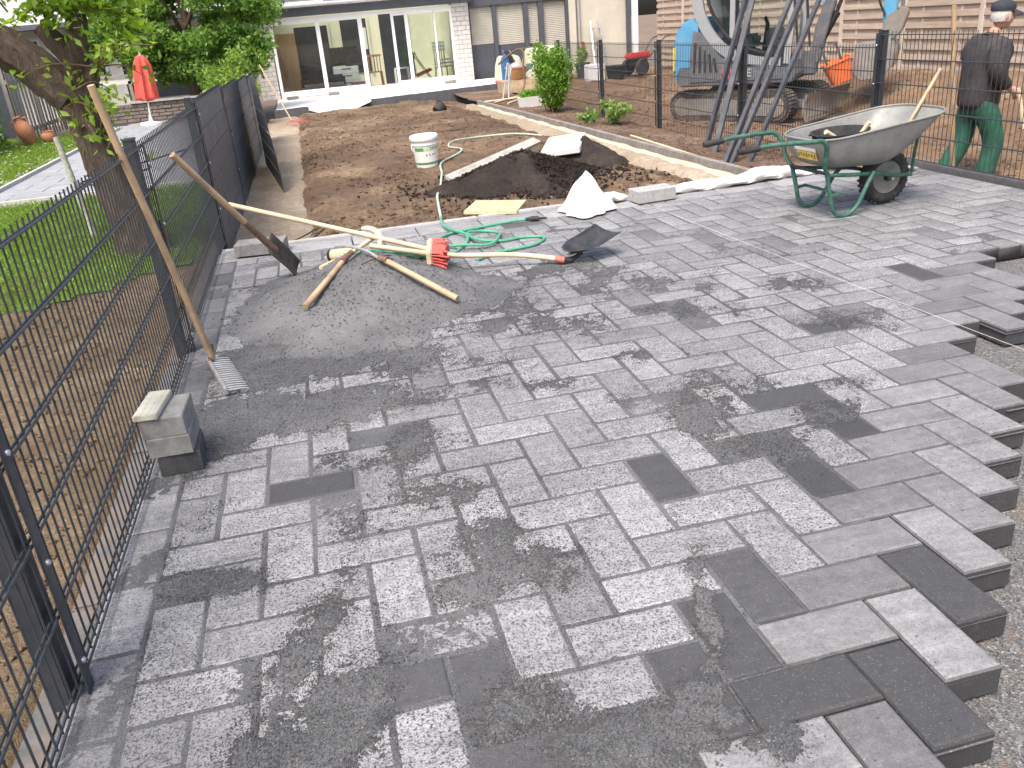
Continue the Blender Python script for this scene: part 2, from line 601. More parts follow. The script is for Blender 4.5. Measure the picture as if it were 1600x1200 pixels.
pavement = bpy.data.objects.new('pavement', None); COL.objects.link(pavement); tag(pavement, kind='structure')
Mi = cam.matrix_world.inverted()
def seen(x, y):
    p = Mi @ Vector((x, y, 0))
    if p.z > -0.2: return 0
    u = -p.x / p.z * 1300; v = -p.y / p.z * 1300
    if abs(u) > 890 or abs(v) > 690: return 0
    return 1.0 / p.length_squared
order = sorted(range(len(stones)), key=lambda i: -seen(stones[i][1], stones[i][2]))
Vf, Ff, Tf = [], [], []; off = 0
for rank, i in enumerate(order):
    k, X, Y, rot, tone, speck = stones[i]
    z = random.gauss(0, 0.0009)
    if (X - LX) / LW - (Y - LY) / LW > -1.5 and Y < 3.9: z += random.gauss(0.0005, 0.0012)
    dr = random.gauss(0, 0.006); tx, ty = random.gauss(0, 0.004), random.gauss(0, 0.004)
    jx, jy = random.gauss(0, 0.0008), random.gauss(0, 0.0008)
    if rank < 299:
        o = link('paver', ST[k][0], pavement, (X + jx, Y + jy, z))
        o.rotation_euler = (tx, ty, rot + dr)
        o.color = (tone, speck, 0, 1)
    else:
        M = np.array(Euler((tx, ty, rot + dr)).to_matrix())
        v = ST[k][1] @ M.T + np.array([X + jx, Y + jy, z])
        Vf.append(v); Ff.append(ST[k][2][1:] + off) if False else None
        Ff.append([tuple(int(q) + off for q in f) for f in ST[k][2]]); Tf.append((tone, speck)); off += 16
Vf = np.concatenate(Vf); Ff = np.array([f for q in Ff for f in q])
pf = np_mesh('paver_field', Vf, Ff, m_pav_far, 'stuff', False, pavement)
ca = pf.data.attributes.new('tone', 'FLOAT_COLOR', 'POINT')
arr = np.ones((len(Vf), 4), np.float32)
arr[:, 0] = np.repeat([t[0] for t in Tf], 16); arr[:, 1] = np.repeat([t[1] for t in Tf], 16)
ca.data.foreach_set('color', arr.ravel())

# ---- jointing sand: a real layer that fills the joints and lies in drifts on the stones
PATCH = [(-0.57, 3.16, 0.16, 0.13, -23.0, 1.0), (-0.25, 3.34, 0.34, 0.15, -24.0, 1.2), (-0.45, 3.29, 0.25, 0.12, -23.0, 1.1), (0.03, 3.36, 0.32, 0.13, -24.0, 0.8), (-0.67, 2.93, 0.1, 0.14, -22.0, 0.8), (0.17, 2.79, 0.12, 0.16, -23.0, 0.7), (0.24, 2.43, 0.13, 0.11, -22.0, 0.9), (0.32, 2.11, 0.1, 0.08, -21.0, 0.9), (0.4, 1.95, 0.14, 0.11, -20.0, 1.1), (0.24, 1.88, 0.1, 0.06, -20.0, 1.0), (-0.21, 1.77, 0.08, 0.24, -19.0, 1.0), (-0.15, 1.53, 0.11, 0.15, -18.0, 1.2), (-0.24, 1.44, 0.14, 0.06, -18.0, 1.2), (-0.54, 2.18, 0.22, 0.05, -20.0, 1.2), (-0.69, 2.28, 0.08, 0.11, -20.0, 1.0), (-0.71, 1.75, 0.07, 0.15, -19.0, 0.7), (-0.65, 1.95, 0.07, 0.07, -19.0, 0.5), (1.28, 2.67, 0.11, 0.18, -24.0, 1.0), (1.45, 2.79, 0.15, 0.1, -24.0, 0.5), (1.15, 2.92, 0.18, 0.09, -24.0, 0.5), (1.61, 2.78, 0.1, 0.08, -24.0, 0.6), (1.73, 2.47, 0.12, 0.1, -24.0, 0.8), (1.95, 2.63, 0.14, 0.08, -24.0, 0.8), (2.35, 3.26, 0.2, 0.11, -27.0, 0.7), (2.44, 3.91, 0.16, 0.12, -29.0, 0.7), (1.39, 2.34, 0.13, 0.07, -23.0, 0.5), (0.23, 1.4, 0.1, 0.1, -18.0, 0.7), (0.46, 1.23, 0.17, 0.07, -18.0, 1.1), (0.66, 1.24, 0.09, 0.09, -18.0, 0.9), (0.75, 1.13, 0.08, 0.05, -18.0, 1.2), (0.78, 1.57, 0.03, 0.25, -20.0, 0.7), (0.66, 2.14, 0.08, 0.07, -21.0, 0.5), (-0.02, 2.79, 0.12, 0.07, -22.0, 0.7), (0.17, 3.68, 0.37, 0.15, -25.0, 0.9), (-0.24, 3.96, 0.4, 0.29, -25.0, 1.0), (0.85, 3.92, 0.36, 0.14, -27.0, 0.6), (0.8, 4.29, 0.29, 0.16, -28.0, 0.8), (1.64, 4.36, 0.43, 0.18, -29.0, 0.6), (1.46, 4.76, 0.47, 0.2, -30.0, 0.6), (1.83, 3.75, 0.28, 0.12, -28.0, 0.5), (0.83, 3.14, 0.19, 0.07, -24.0, 0.6), (1.35, 3.29, 0.17, 0.06, -26.0, 0.6), (2.51, 4.47, 0.44, 0.15, -31.0, 0.35), (2.01, 5.55, 0.54, 0.16, -33.0, 0.35), (-0.04, 2.41, 0.07, 0.13, -21.0, 0.5), (0.19, 2.06, 0.06, 0.07, -20.0, 0.5), (-0.01, 1.91, 0.04, 0.18, -20.0, 0.5), (-0.5, 2.54, 0.05, 0.13, -21.0, 0.4)]
def sand_cover(X, Y):
    c = np.zeros_like(X)
    wx = X + 0.05 * (fbm(X, Y, 4.0, 3, 21) - 0.5); wy = Y + 0.08 * (fbm(X, Y, 4.0, 3, 31) - 0.5)
    for px, py, rx, ry, an, am in PATCH:
        ca_, sa_ = math.cos(R_(an)), math.sin(R_(an))
        dx, dy = wx - px, wy - py
        a = (dx * ca_ + dy * sa_) / (rx * 1.15); b_ = (-dx * sa_ + dy * ca_) / (ry * 1.25)
        c = np.maximum(c, am * np.exp(-(a * a + b_ * b_) ** 1.5 * 0.55))
    return c
def sand_s(X, Y):
    cov = sand_cover(X, Y)
    st = fbm(X * 0.55 + Y * 0.84, -X * 3.2 + Y * 2.1, 2.2, 4, 41)          # strokes of the broom
    s = cov + 0.75 * (fbm(X, Y, 5.0, 4, 51) - 0.5) + 0.85 * (st - 0.5) + 0.75 * (fbm(X, Y, 30.0, 3, 61) - 0.5)
    s = s + 0.20 * np.clip((Y - 2.9) / 0.8, 0, 1) * np.clip((2.6 - X) / 1.0, 0.25, 1)
    ed = (X - LX) / LW - (Y - LY) / LW
    fresh = (ed > -1.9) & (Y < 3.85)
    return np.where(fresh, s - 0.35, s), fresh, ed
def sand_z(X, Y):
    s, fresh, ed = sand_s(X, Y)
    T = 0.74
    z = np.where(s > T, (s - T) * 0.011, -0.0008 + (s - T) * 0.0020)
    z = np.minimum(z, 0.012)
    z = z + np.where(z > -0.0012, 0.0048, 0.0016) * (fbm(X, Y, 95.0, 2, 71) - 0.5)
    z = np.where(fresh & (s < T), np.where(ed > -0.4, -0.02, -0.006), z)
    return z
def sand_material(name='joint_sand', dry=0.5, k=1.0):
    m, nt, b = _mat(name)
    p = coords(nt, False)
    vo = nt.nodes.new('ShaderNodeTexVoronoi'); vo.inputs['Scale'].default_value = 330.0
    nt.links.new(p, vo.inputs['Vector'])
    c1 = ramp(nt, vo.outputs['Color'], [(0.0, (0.034 * k, 0.035 * k, 0.0365 * k)), (0.55, (0.093 * k, 0.095 * k, 0.098 * k)), (0.9, (0.152 * k, 0.154 * k, 0.158 * k)), (1.0, (0.40, 0.40, 0.40))])
    n2 = noise(nt, p, 1.5, 5.0, 0.65)
    col = mixc(nt, ramp(nt, n2, [(0.40, 0.0), (0.62, dry)]), c1, (0.24, 0.242, 0.247))      # dry and damp sand
    nt.links.new(col, b.inputs['Base Color'])
    b.inputs['Roughness'].default_value = 0.92
    b.inputs['Specular IOR Level'].default_value = 0.25
    bump(nt, b, mth(nt, 'ADD', vo.outputs['Distance'], noise(nt, p, 150.0, 3.0, 0.7)), 0.7, 0.004)
    return m
m_sand = sand_material('joint_sand', 0.36, 1.0)
m_heap = sand_material('heap_sand', 0.55, 1.2)
def keep_sand(x, y, z):
    return (inc_xy(x, y) | ((x < -0.64) & (x > -0.80))) & (y < 6.2)
grid_mesh('sand_layer', -0.80, 2.3, 0.9, 3.2, 0.006, sand_z, m_sand, keep_sand, 'stuff')
grid_mesh('sand_layer', -0.80, 5.0, 3.2, 6.2, 0.016, sand_z, m_sand, keep_sand, 'stuff')
grid_mesh('sand_layer', 2.3, 5.0, 2.2, 3.2, 0.016, sand_z, m_sand, keep_sand, 'stuff')

# loose grains of the same grit on top of the stones
n = 900000
gx = rng.uniform(-0.75, 3.2, n); gy = 1.0 + 3.9 * rng.random(n) ** 1.5
_s, _fr, ed = sand_s(gx, gy)
pr_ = np.clip((_s - 0.15) / 0.65, 0, 1) ** 1.8 * np.where(_s > 0.85, 0.25, 1.0) * 0.9 + 0.012
kp = (rng.random(n) < pr_) & inc_xy(gx, gy) & ((ed < -1.9) | (rng.random(n) < 0.35))
gx, gy = gx[kp], gy[kp]
m_grit = pm('loose_grit', (0.085, 0.086, 0.09), 0.5, 300.0, 0.9, 0.0, obj=False)
shards('loose_grit', np.stack([gx, gy, 0.0012 + np.maximum(0, sand_z(gx, gy))], 1), 0.0021, m_grit)
# coarser bedding chips in the open strip
n = 16000
gx = rng.uniform(1.2, 4.4, n); gy = rng.uniform(0.9, 4.1, n)
kp = ~inc_xy(gx, gy)
gx, gy = gx[kp], gy[kp]
m_chip = pm('bedding_chip', (0.20, 0.20, 0.195), 0.6, 60.0, 0.9, 0.0, obj=False)
shards('bedding_chips', np.stack([gx, gy, gravel_z(gx, gy) + 0.002], 1), 0.0042, m_chip)
# ================================================================ garden soil, kerb, strips of sand, neighbouring ground
def soil_material(name, dark, mid, light, s1=1.3, s2=0.5, bd=0.03):
    m, nt, b = _mat(name)
    p = coords(nt, False)
    a = noise(nt, p, s1, 6.0, 0.72)
    c = ramp(nt, a, [(0.36, dark), (0.52, mid), (0.68, light)])
    w_ = noise(nt, p, s1 * 0.34, 4.0, 0.6)
    c = mixc(nt, ramp(nt, w_, [(0.40, 0.75), (0.58, 0.0)]), c, [k * 0.9 for k in dark])      # damp patches
    d = noise(nt, p, s1 * 14, 4.0, 0.75)
    col = mixc(nt, ramp(nt, d, [(0.35, 0.55), (0.60, 0.0)]), c, [k * 0.5 for k in dark])
    col = mixc(nt, ramp(nt, d, [(0.62, 0.0), (0.74, 0.6)]), col, [min(1, k * 1.35) for k in light])
    nt.links.new(col, b.inputs['Base Color'])
    b.inputs['Roughness'].default_value = 0.95
    b.inputs['Specular IOR Level'].default_value = 0.15
    bump(nt, b, mth(nt, 'ADD', d, noise(nt, p, s1 * 50, 3.0, 0.7)), 0.8, bd)
    return m
m_soil = soil_material('garden_soil', (0.135, 0.092, 0.064), (0.26, 0.182, 0.122), (0.42, 0.32, 0.21))
m_tan = soil_material('tan_soil', (0.21, 0.135, 0.085), (0.31, 0.21, 0.135), (0.42, 0.30, 0.20), 1.6)
m_ysand = soil_material('yellow_sand', (0.34, 0.275, 0.20), (0.42, 0.35, 0.265), (0.50, 0.43, 0.335), 1.2, bd=0.012)
m_bedsoil = soil_material('bed_soil', (0.17, 0.11, 0.08), (0.29, 0.205, 0.15), (0.40, 0.30, 0.22), 2.2)

def base_z(Y):
    return -0.08 - 0.17 * np.clip((Y - 6.6) / 13.0, 0, 1)
KX = 3.88                        # inner line of the garden kerb
def soil_z(X, Y):
    z = base_z(Y) + 0.11 * (fbm(X, Y, 1.7, 4, 101) - 0.45) + 0.035 * np.sin(X * 7.0 + 3 * fbm(X, Y, 0.6, 2, 103)) * (fbm(X, Y, 0.9, 2, 105) - 0.3) + 0.04 * (fbm(X, Y, 8.0, 3, 111) - 0.5) + 0.015 * (fbm(X, Y, 30.0, 2, 115) - 0.5)
    edge = np.minimum(np.clip((X + 0.20) / 0.25, 0, 1), np.clip((3.55 - X) / 0.3, 0, 1))
    edge = np.minimum(edge, np.clip((Y - 6.62) / 0.25, 0, 1))
    return z * 1.0 + (edge - 1) * 0.10
grid_mesh('garden_soil', -0.62, 3.86, 6.60, 22.1, 0.055, soil_z, m_soil)
def sand_l(X, Y): return base_z(Y) - 0.035 + 0.03 * (fbm(X, Y, 3.0, 3, 121) - 0.5) + 0.01 * (fbm(X, Y, 20, 2, 5) - .5)
grid_mesh('sand_strip', -0.80, 0.05, 6.60, 21.9, 0.05, lambda X, Y: sand_l(X, Y) - 0.10 * np.clip((X + 0.18) / 0.2, 0, 1), m_ysand)
grid_mesh('sand_strip', 3.50, 3.87, 6.75, 20.0, 0.05, lambda X, Y: sand_l(X, Y) + 0.012 - 0.16 * np.clip((3.68 + 0.1 * (fbm(X, Y, 1.5, 2, 9) - .5) - X) / 0.16, 0, 1), m_ysand)
# bed between kerb and fence, falling towards the fence
def bed_z(X, Y):
    f = np.clip((X - 3.9) / 1.2, 0, 1)
    return base_z(Y) + 0.02 - f * 0.10 * np.clip((20 - Y) / 6, 0, 1) + 0.05 * (fbm(X, Y, 2.5, 4, 131) - 0.5) + 0.02 * (fbm(X, Y, 14, 2, 135) - 0.5)
grid_mesh('garden_bed', 3.93, 5.12, 6.42, 23.0, 0.05, bed_z, m_bedsoil)
# clods on the soil
def clods(name, n, x0, x1, y0, y1, zf, size, mat):
    x = rng.uniform(x0, x1, n); y = y0 + (y1 - y0) * rng.random(n) ** 1.4
    k = rng.random(n) < np.clip((fbm(x, y, 1.1, 3, 141) - 0.3) * 3, 0.05, 1)
    x, y = x[k], y[k]
    shards(name, np.stack([x, y, zf(x, y) + size * 0.2], 1), size, mat, flat=0.6)
clods('soil_clods', 5200, -0.1, 3.5, 6.8, 21.5, soil_z, 0.022, m_soil)
clods('bed_clods', 2600, 3.98, 5.05, 6.5, 20.0, bed_z, 0.017, m_bedsoil)

# neighbouring plot on the right: bare tan earth, banked up towards the wooden fence
def right_z(X, Y):
    bank = np.clip((X - 7.6) / 2.2, 0, 1); bank = bank * bank * (3 - 2 * bank)
    near = np.clip((16.5 - Y) / 3.0, 0, 1)
    z = -0.36 + 0.45 * bank * near + 0.16 * (fbm(X, Y, 0.9, 4, 151) - 0.45) + 0.06 * (fbm(X, Y, 6.0, 3, 155) - 0.5)
    return z + 0.12 * np.clip((Y - 14) / 8, 0, 1)
grid_mesh('neighbour_earth', 5.20, 11.0, -1.0, 26.2, 0.07, right_z, m_tan)
clods('earth_clods', 5000, 5.4, 10.2, 5.0, 22.0, right_z, 0.026, m_tan)

# concrete garden kerb on the right of the soil: one kerbstone after the other
m_kerb = pm('kerb_concrete', (0.25, 0.235, 0.215), 0.25, 12.0, 0.9, 0.4, 0.004, dirt=(0.17, 0.13, 0.10), dirt_amt=0.6)
kerb = tag(bpy.data.objects.new('kerb', None), kind='structure'); COL.objects.link(kerb)
yy = 6.55; K = 1.0
kme = MB().box((0, 0, -0.12), (0.075, K - 0.006, 0.24)).mesh('kerbstone', m_kerb, bevel=0.006)
while yy < 19.4:
    o = link('kerbstone', kme, kerb, (KX + 0.03 + random.gauss(0, 0.004), yy + K / 2, float(base_z(yy + K / 2)) + 0.075))
    o.rotation_euler = (math.atan2(-0.17, 13.0), random.gauss(0, 0.01), random.gauss(0, 0.004)); yy += K
# pale foot of concrete on the garden side of the kerb
m_mortar = pm('pale_mortar', (0.50, 0.43, 0.34), 0.2, 14.0, 0.95, 0.5, 0.01, dirt=(0.32, 0.24, 0.17), dirt_amt=0.5)
mb = MB()
n_ = 60
for i in range(n_ + 1):
    Y = 6.6 + (19.3 - 6.6) * i / n_; zb = float(base_z(Y)); w = 0.10 + 0.05 * random.random()
    mb.v += [(KX - 0.012, Y, zb - 0.005 + 0.02 * random.random()), (KX - 0.012 - w, Y, zb - 0.06), (KX - 0.012 - w, Y, zb - 0.2), (KX - 0.012, Y, zb - 0.2)]
    if i:
        a = 4 * (i - 1); b_ = 4 * i
        mb.f += [(a, a + 1, b_ + 1, b_), (a + 1, a + 2, b_ + 2, b_ + 1)]
mb.build('kerb_footing', m_mortar, kerb, smooth=True)

# concrete edging behind the paving
m_edge = pm('edging_concrete', (0.40, 0.40, 0.405), 0.18, 18.0, 0.85, 0.3, 0.003, dirt=(0.25, 0.22, 0.18), dirt_amt=0.4)
edging = tag(bpy.data.objects.new('edging', None), kind='structure'); COL.objects.link(edging)
eme = MB().box((0, 0, -0.12), (0.994, 0.078, 0.24)).mesh('edging_stone', m_edge, bevel=0.008)
for i in range(5):
    link('edging_stone', eme, edging, (-0.28 + i * 1.0, 6.572, 0.012 + random.gauss(0, 0.002)))
# the near fence on the right stands on a dark kerb
dme = MB().box((0, 0, -0.1), (0.08, 0.994, 0.24)).mesh('edging_stone', pm('dark_kerb', (0.10, 0.10, 0.105), 0.2, 20, 0.85, 0.3, 0.003), bevel=0.006)
for i in range(5):
    link('edging_stone', dme, edging, (5.05, 2.2 + i * 1.0, 0.022))
gme = MB().box((0, 0, -0.12), (0.994, 0.078, 0.24)).mesh('edging_stone', pm('grey_kerb', (0.12, 0.118, 0.115), 0.25, 14, 0.9, 0.3, 0.003, dirt=(0.22, 0.15, 0.10), dirt_amt=0.6), bevel=0.008)
for i in range(8):
    link('edging_stone', gme, edging, (-0.846, -0.3 + i * 1.0, -0.014)).rotation_euler = (0, 0, R_(90))

# ---- neighbouring garden on the left: earth strip, lawn, grey paving
m_lsoil = soil_material('left_soil', (0.185, 0.132, 0.08), (0.27, 0.203, 0.13), (0.37, 0.29, 0.195), 2.6)
def left_z(X, Y): return -0.07 + 0.05 * (fbm(X, Y, 2.2, 4, 161) - 0.5) + 0.02 * (fbm(X, Y, 12, 2, 165) - 0.5)
grid_mesh('left_earth', -7.0, -0.82, -1.0, 7.5, 0.06, lambda X, Y: np.where(X > -0.93, -0.13, left_z(X, Y)), m_lsoil)
clods('left_clods', 2200, -2.6, -1.02, 1.6, 6.2, left_z, 0.014, m_lsoil)

def lawn_mask(x, y):
    e = y - (6.75 + 0.8 * (x + 0.95)) + 0.55 * (fbm(x, y, 1.6, 3, 171) - 0.5)
    near = (e > 0) & (y < 10.7) & (x < -0.98)
    far = (x < -3.92) & (y >= 10.7) & (y < 20.5)
    return near | far
m_turf = pm('turf', (0.085, 0.16, 0.025), 0.4, 9.0, 0.95, 0.5, 0.02, obj=False)
grid_mesh('lawn', -14.0, -0.9, 3.0, 22.0, 0.12, lambda X, Y: -0.062 + 0.02 * (fbm(X, Y, 1.0, 3, 175) - 0.5), m_turf, lambda x, y, z: lawn_mask(x, y))
def blades(name, n, xr, yr, mask, h, w, mat, z0=-0.06, bias=1.5):
    x = rng.uniform(xr[0], xr[1], n); y = yr[0] + (yr[1] - yr[0]) * rng.random(n) ** bias
    k = mask(x, y); x, y = x[k], y[k]; n = len(x)
    a = rng.random(n) * 6.283; hh = h * (0.5 + rng.random(n)); lean = rng.normal(0, 0.5, (n, 2)) * hh[:, None]
    ww = w * (0.7 + 0.6 * rng.random(n))
    V = np.zeros((n, 4, 3))
    V[:, 0] = np.stack([x - np.cos(a) * ww, y - np.sin(a) * ww, np.full(n, z0)], 1)
    V[:, 1] = np.stack([x + np.cos(a) * ww, y + np.sin(a) * ww, np.full(n, z0)], 1)
    V[:, 2] = np.stack([x + lean[:, 0] * .4 + np.cos(a) * ww * .7, y + lean[:, 1] * .4 + np.sin(a) * ww * .7, z0 + hh * .6], 1)
    V[:, 3] = np.stack([x + lean[:, 0], y + lean[:, 1], z0 + hh], 1)
    i = np.arange(n)[:, None] * 4
    return np_mesh(name, V.reshape(-1, 3), np.concatenate([i + [[0, 1, 2]], i + [[0, 2, 3]]], 0), mat, 'stuff')
m_grass = leaf_mat('grass_blade', (0.135, 0.225, 0.025), (0.26, 0.37, 0.055), 0.3)
blades('lawn_grass', 60000, (-5.0, -0.95), (4.5, 10.7), lawn_mask, 0.045, 0.0035, m_grass)
blades('lawn_grass', 45000, (-9.0, -3.9), (10.7, 20.5), lawn_mask, 0.05, 0.006, m_grass, bias=1.2)
# fallen leaves on the far lawn
m_fall = leaf_mat('fallen_leaf', (0.42, 0.40, 0.22), (0.55, 0.52, 0.35), 0.2)
x = rng.uniform(-6.5, -3.95, 260); y = rng.uniform(12, 19, 260)
shards('fallen_leaves', np.stack([x, y, np.full(260, -0.015)], 1), 0.045, m_fall, flat=0.25)

m_slab = pm('path_slab', (0.30, 0.31, 0.33), 0.14, 5.0, 0.85, 0.25, 0.003, dirt=(0.20, 0.20, 0.20), dirt_amt=0.5, dirt_scale=1.5)
path = tag(bpy.data.objects.new('garden_path', None), kind='structure'); COL.objects.link(path)
pme = MB().box((0, 0, -0.03), (0.594, 0.394, 0.06)).mesh('slab', m_slab, bevel=0.004)
for i in range(6):
    for j in range(27):
        X = -3.60 + i * 0.6 - (0.3 if j % 2 else 0.0); Y = 10.95 + j * 0.4
        if X > -1.12 or X < -3.91: continue
        link('slab', pme, path, (X, Y, -0.045 + random.gauss(0, 0.001)))
m_pale_edge = pm('pale_edging', (0.48, 0.47, 0.44), 0.15, 10, 0.85, 0.2)
MB().box((-3.915, 15.4, -0.06), (0.05, 9.6, 0.12)).build('border_strip', m_pale_edge, path)
MB().box((-2.4, 10.72, -0.06), (3.0, 0.05, 0.12)).build('border_strip', m_pale_edge, path)
mm = pm('path_bedding', (0.13, 0.13, 0.13), 0.2, 20, 0.95, 0.3)
MB().box((-2.4, 16.4, -0.16), (3.0, 11.3, 0.14)).build('bedding', mm, path)
# ================================================================ rod-mat fences
m_fence = pm('fence_paint', (0.030, 0.036, 0.046), 0.18, 30.0, 0.42, 0.05, 0.001, dirt=(0.10, 0.095, 0.09), dirt_amt=0.22, dirt_scale=9.0, spec=0.55)
m_zinc = pm('screw_zinc', (0.62, 0.62, 0.62), 0.15, 40, 0.3, 0.0, metal=0.9)
m_strip = pm('privacy_strip', (0.078, 0.088, 0.105), 0.12, 12.0, 0.5, 0.1, 0.001, dirt=(0.11, 0.11, 0.11), dirt_amt=0.25, spec=0.4)
RAIL_LEN = 2.49
def rail_mesh(Ln):
    mb = MB()
    for s in (-1, 1):
        mb.tube([(s * 0.0068, 0, 0), (s * 0.0068, Ln, 0)], 0.0042, 6)
    return mb.mesh('rail', m_fence, smooth=True)
def bar_mesh(h):
    return MB().tube([(0, 0, 0), (0, 0, h)], 0.0030, 6).mesh('bar', m_fence, smooth=True)
me_rail = rail_mesh(RAIL_LEN)
def post_mesh(h, side):
    return MB().box((0, 0, h / 2), (0.046, 0.085, h)).mesh('post', m_fence, bevel=0.003)
def cover_mesh(h):
    return MB().box((0, 0, h / 2), (0.006, 0.042, h)).mesh('cover_bar', m_fence, bevel=0.001)
me_screw = MB().lathe([(0.0085, 0), (0.0085, 0.004), (0.005, 0.008)], 10, M=Euler((0, R_(90), 0)).to_matrix()).mesh('screw', m_zinc, smooth=True)
me_cap = MB().box((0, 0, 0), (0.050, 0.089, 0.012)).mesh('post_cap', m_fence, bevel=0.003)

def fence(label, x, posts, panels, side):
    """posts: list of (y, z0, height); panels: (y0, z0, number of rails, with privacy strips); side: +1 when the wire faces +x"""
    f = thing('metal_fence', label, 'fence', (x, posts[0][0], 0))
    Y0 = posts[0][0]
    bars = {}
    for (y, z0, h) in posts:
        p = link('post', post_mesh(h + 0.25, side), f, (-side * 0.040, y - Y0, z0 - 0.25))
        link('post_cap', me_cap, p, (0, 0, h + 0.25 + 0.006))
        c = link('cover_bar', cover_mesh(h - 0.01), f, (side * 0.018, y - Y0, z0))
        for k in range(4):
            link('screw', me_screw, c, (side * 0.003, 0, 0.09 + k * (h - 0.2) / 3)).rotation_euler = (0, 0, 0 if side > 0 else R_(180))
    for (y0, z0, nr, strips) in panels:
        hh = (nr - 1) * 0.2 + 0.03
        if nr not in bars: bars[nr] = bar_mesh(hh)
        for k in range(nr):
            link('rail', me_rail, f, (0, y0 - Y0, z0 + 0.0 + k * 0.2))
        for k in range(50):
            link('bar', bars[nr], f, (0, y0 - Y0 + 0.02 + k * 0.05, z0))
        if strips:
            for k in range(nr - 1):
                sm = MB().box((0, RAIL_LEN / 2, 0.1), (0.0016, RAIL_LEN - 0.01, 0.188)).mesh('privacy_strip', m_strip)
                link('privacy_strip', sm, f, (side * 0.0046, y0 - Y0, z0 + k * 0.2)).rotation_euler = (0, side * random.gauss(0.0, 0.012), 0)
    return f
P0 = 1.82; D = 2.5
def drop(y): return -0.02 if y < 6.5 else -0.02 - 0.011 * (y - 6.5)
lposts = [(P0 - D, 0.0, 1.06), (P0, 0.0, 1.06), (P0 + D, 0.0, 1.06)]
lpan = [(P0 - D + 0.005, 0.03, 6, False), (P0 + 0.005, 0.03, 6, False), (P0 + D + 0.005, 0.03, 6, False)]
fence('dark grey rod mesh fence beside the lawn, with the rake leaning on it', -0.765, lposts, lpan, 1)
fposts = [(P0 + k * D, -0.16 - 0.04 * (k - 2), 1.25) for k in range(2, 7)]
fpan = [(P0 + k * D + 0.005, -0.14 - 0.045 * (k - 2), 7, True) for k in range(2, 6)]
fence('dark grey fence closed with grey privacy strips, running from the paving to the house', -0.765, fposts, fpan, 1)

# cut length of fence that stands open like a gate at the far end
fp = thing('fence_panel', 'loose dark grey fence panel with cut sloping end standing out from the strip fence', 'fence panel', (-0.36, 9.95, -0.16))
A = Vector((0, 0, 0)); B = Vector((-0.27, 2.7, -0.02)); dv = (B - A).normalized()
H_at = lambda t: 0.30 + (1.13 - 0.30) * min(1.0, max(0.0, t / 1.5))
prev = 0.0
for k in range(6):
    z0 = k * 0.2 + 0.005; z1 = z0 + 0.19
    t0 = 0.0 if z0 < 0.25 else 1.5 * (z0 - 0.30) / 0.83
    t1 = 0.0 if z1 < 0.3 else 1.5 * (z1 - 0.30) / 0.83
    t0 = max(0, t0); L = 2.7
    if t1 >= L: continue
    p = [A + dv * t0 + Vector((0, 0, z0)), A + dv * L + Vector((0, 0, z0)), A + dv * L + Vector((0, 0, z1)), A + dv * max(0, t1) + Vector((0, 0, z1))]
    q = [v + Vector((0.0016, 0, 0)) for v in p]
    MB().add(p + q, [(0, 1, 2, 3), (7, 6, 5, 4), (0, 4, 5, 1), (1, 5, 6, 2), (2, 6, 7, 3), (3, 7, 4, 0)]).build('privacy_strip', m_strip, fp)
    MB().tube([A + dv * t0 + Vector((0.006, 0, z0)), A + dv * L + Vector((0.006, 0, z0))], 0.0045, 6).build('rail', m_fence, fp)

# ---- right-hand fence
rp = [6.97 + 2.5 * k for k in range(0, 5)]
fence('dark grey rod mesh fence at the end of the paving, worker behind it', 5.05, [(6.97 - 2.5, 0.06, 1.02), (6.965, -0.10, 1.17)], [(6.97 - 2.5 + 0.005, 0.045, 6, False), (6.97 - 5.0, 0.045, 6, False)], -1)
fence('dark grey rod mesh fence along the garden bed in front of the excavator', 5.05, [(y, -0.28, 1.27) for y in rp[1:]] , [(y + 0.005, -0.26, 7, False) for y in rp[:-1]], -1)
# ================================================================ sand heap and the tools lying on it
def pile_h(X, Y):
    h = 0.225 * np.exp(-((X - 0.20) / 0.44) ** 2 - ((Y - 4.98) / 0.52) ** 2)
    h = np.maximum(h, 0) + 0.075 * np.exp(-((X - 0.02) / 0.42) ** 2 - ((Y - 4.30) / 0.36) ** 2) + 0.05 * np.exp(-((X + 0.25) / 0.22) ** 2 - ((Y - 4.75) / 0.3) ** 2)
    h = h + 0.045 * np.exp(-((X - 0.72) / 0.3) ** 2 - ((Y - 4.6) / 0.25) ** 2)
    k = np.clip(h / 0.06, 0, 1)
    return h - 0.016 + k * (0.055 * (fbm(X, Y, 6.0, 4, 201) - 0.5) - 0.035 * np.clip(fbm(X, Y, 3.2, 2, 209) - 0.58, 0, 1) * 3 + 0.022 * (fbm(X, Y, 26.0, 3, 205) - 0.5)) + 0.010 * (fbm(X, Y, 12.0, 3, 207) - 0.5)
heap = grid_mesh('sand_heap', -0.72, 1.35, 3.5, 6.15, 0.016, pile_h, m_heap, lambda x, y, z: z > -0.006, None)
tag(heap, 'low heap of dark grey paving sand on the pavers, tools lying across it', 'sand heap')
_n = 5200; _x = rng.normal(0.12, 0.42, _n); _y = rng.normal(4.7, 0.55, _n); _k = (_x > -0.7) & (_y < 6.1) & (_y > 3.4) & (rng.random(_n) < 0.25 + 1.6 * np.clip(fbm(_x, _y, 3.0, 3, 211) - 0.45, 0, 1))
_x, _y = _x[_k], _y[_k]
shards('sand_lumps', np.stack([_x, _y, np.maximum(pile_h(_x, _y), 0) + 0.003], 1), 0.005, m_heap, flat=0.75)
def ph(x, y): return max(0.0, float(pile_h(np.array([x]), np.array([y]))[0]))

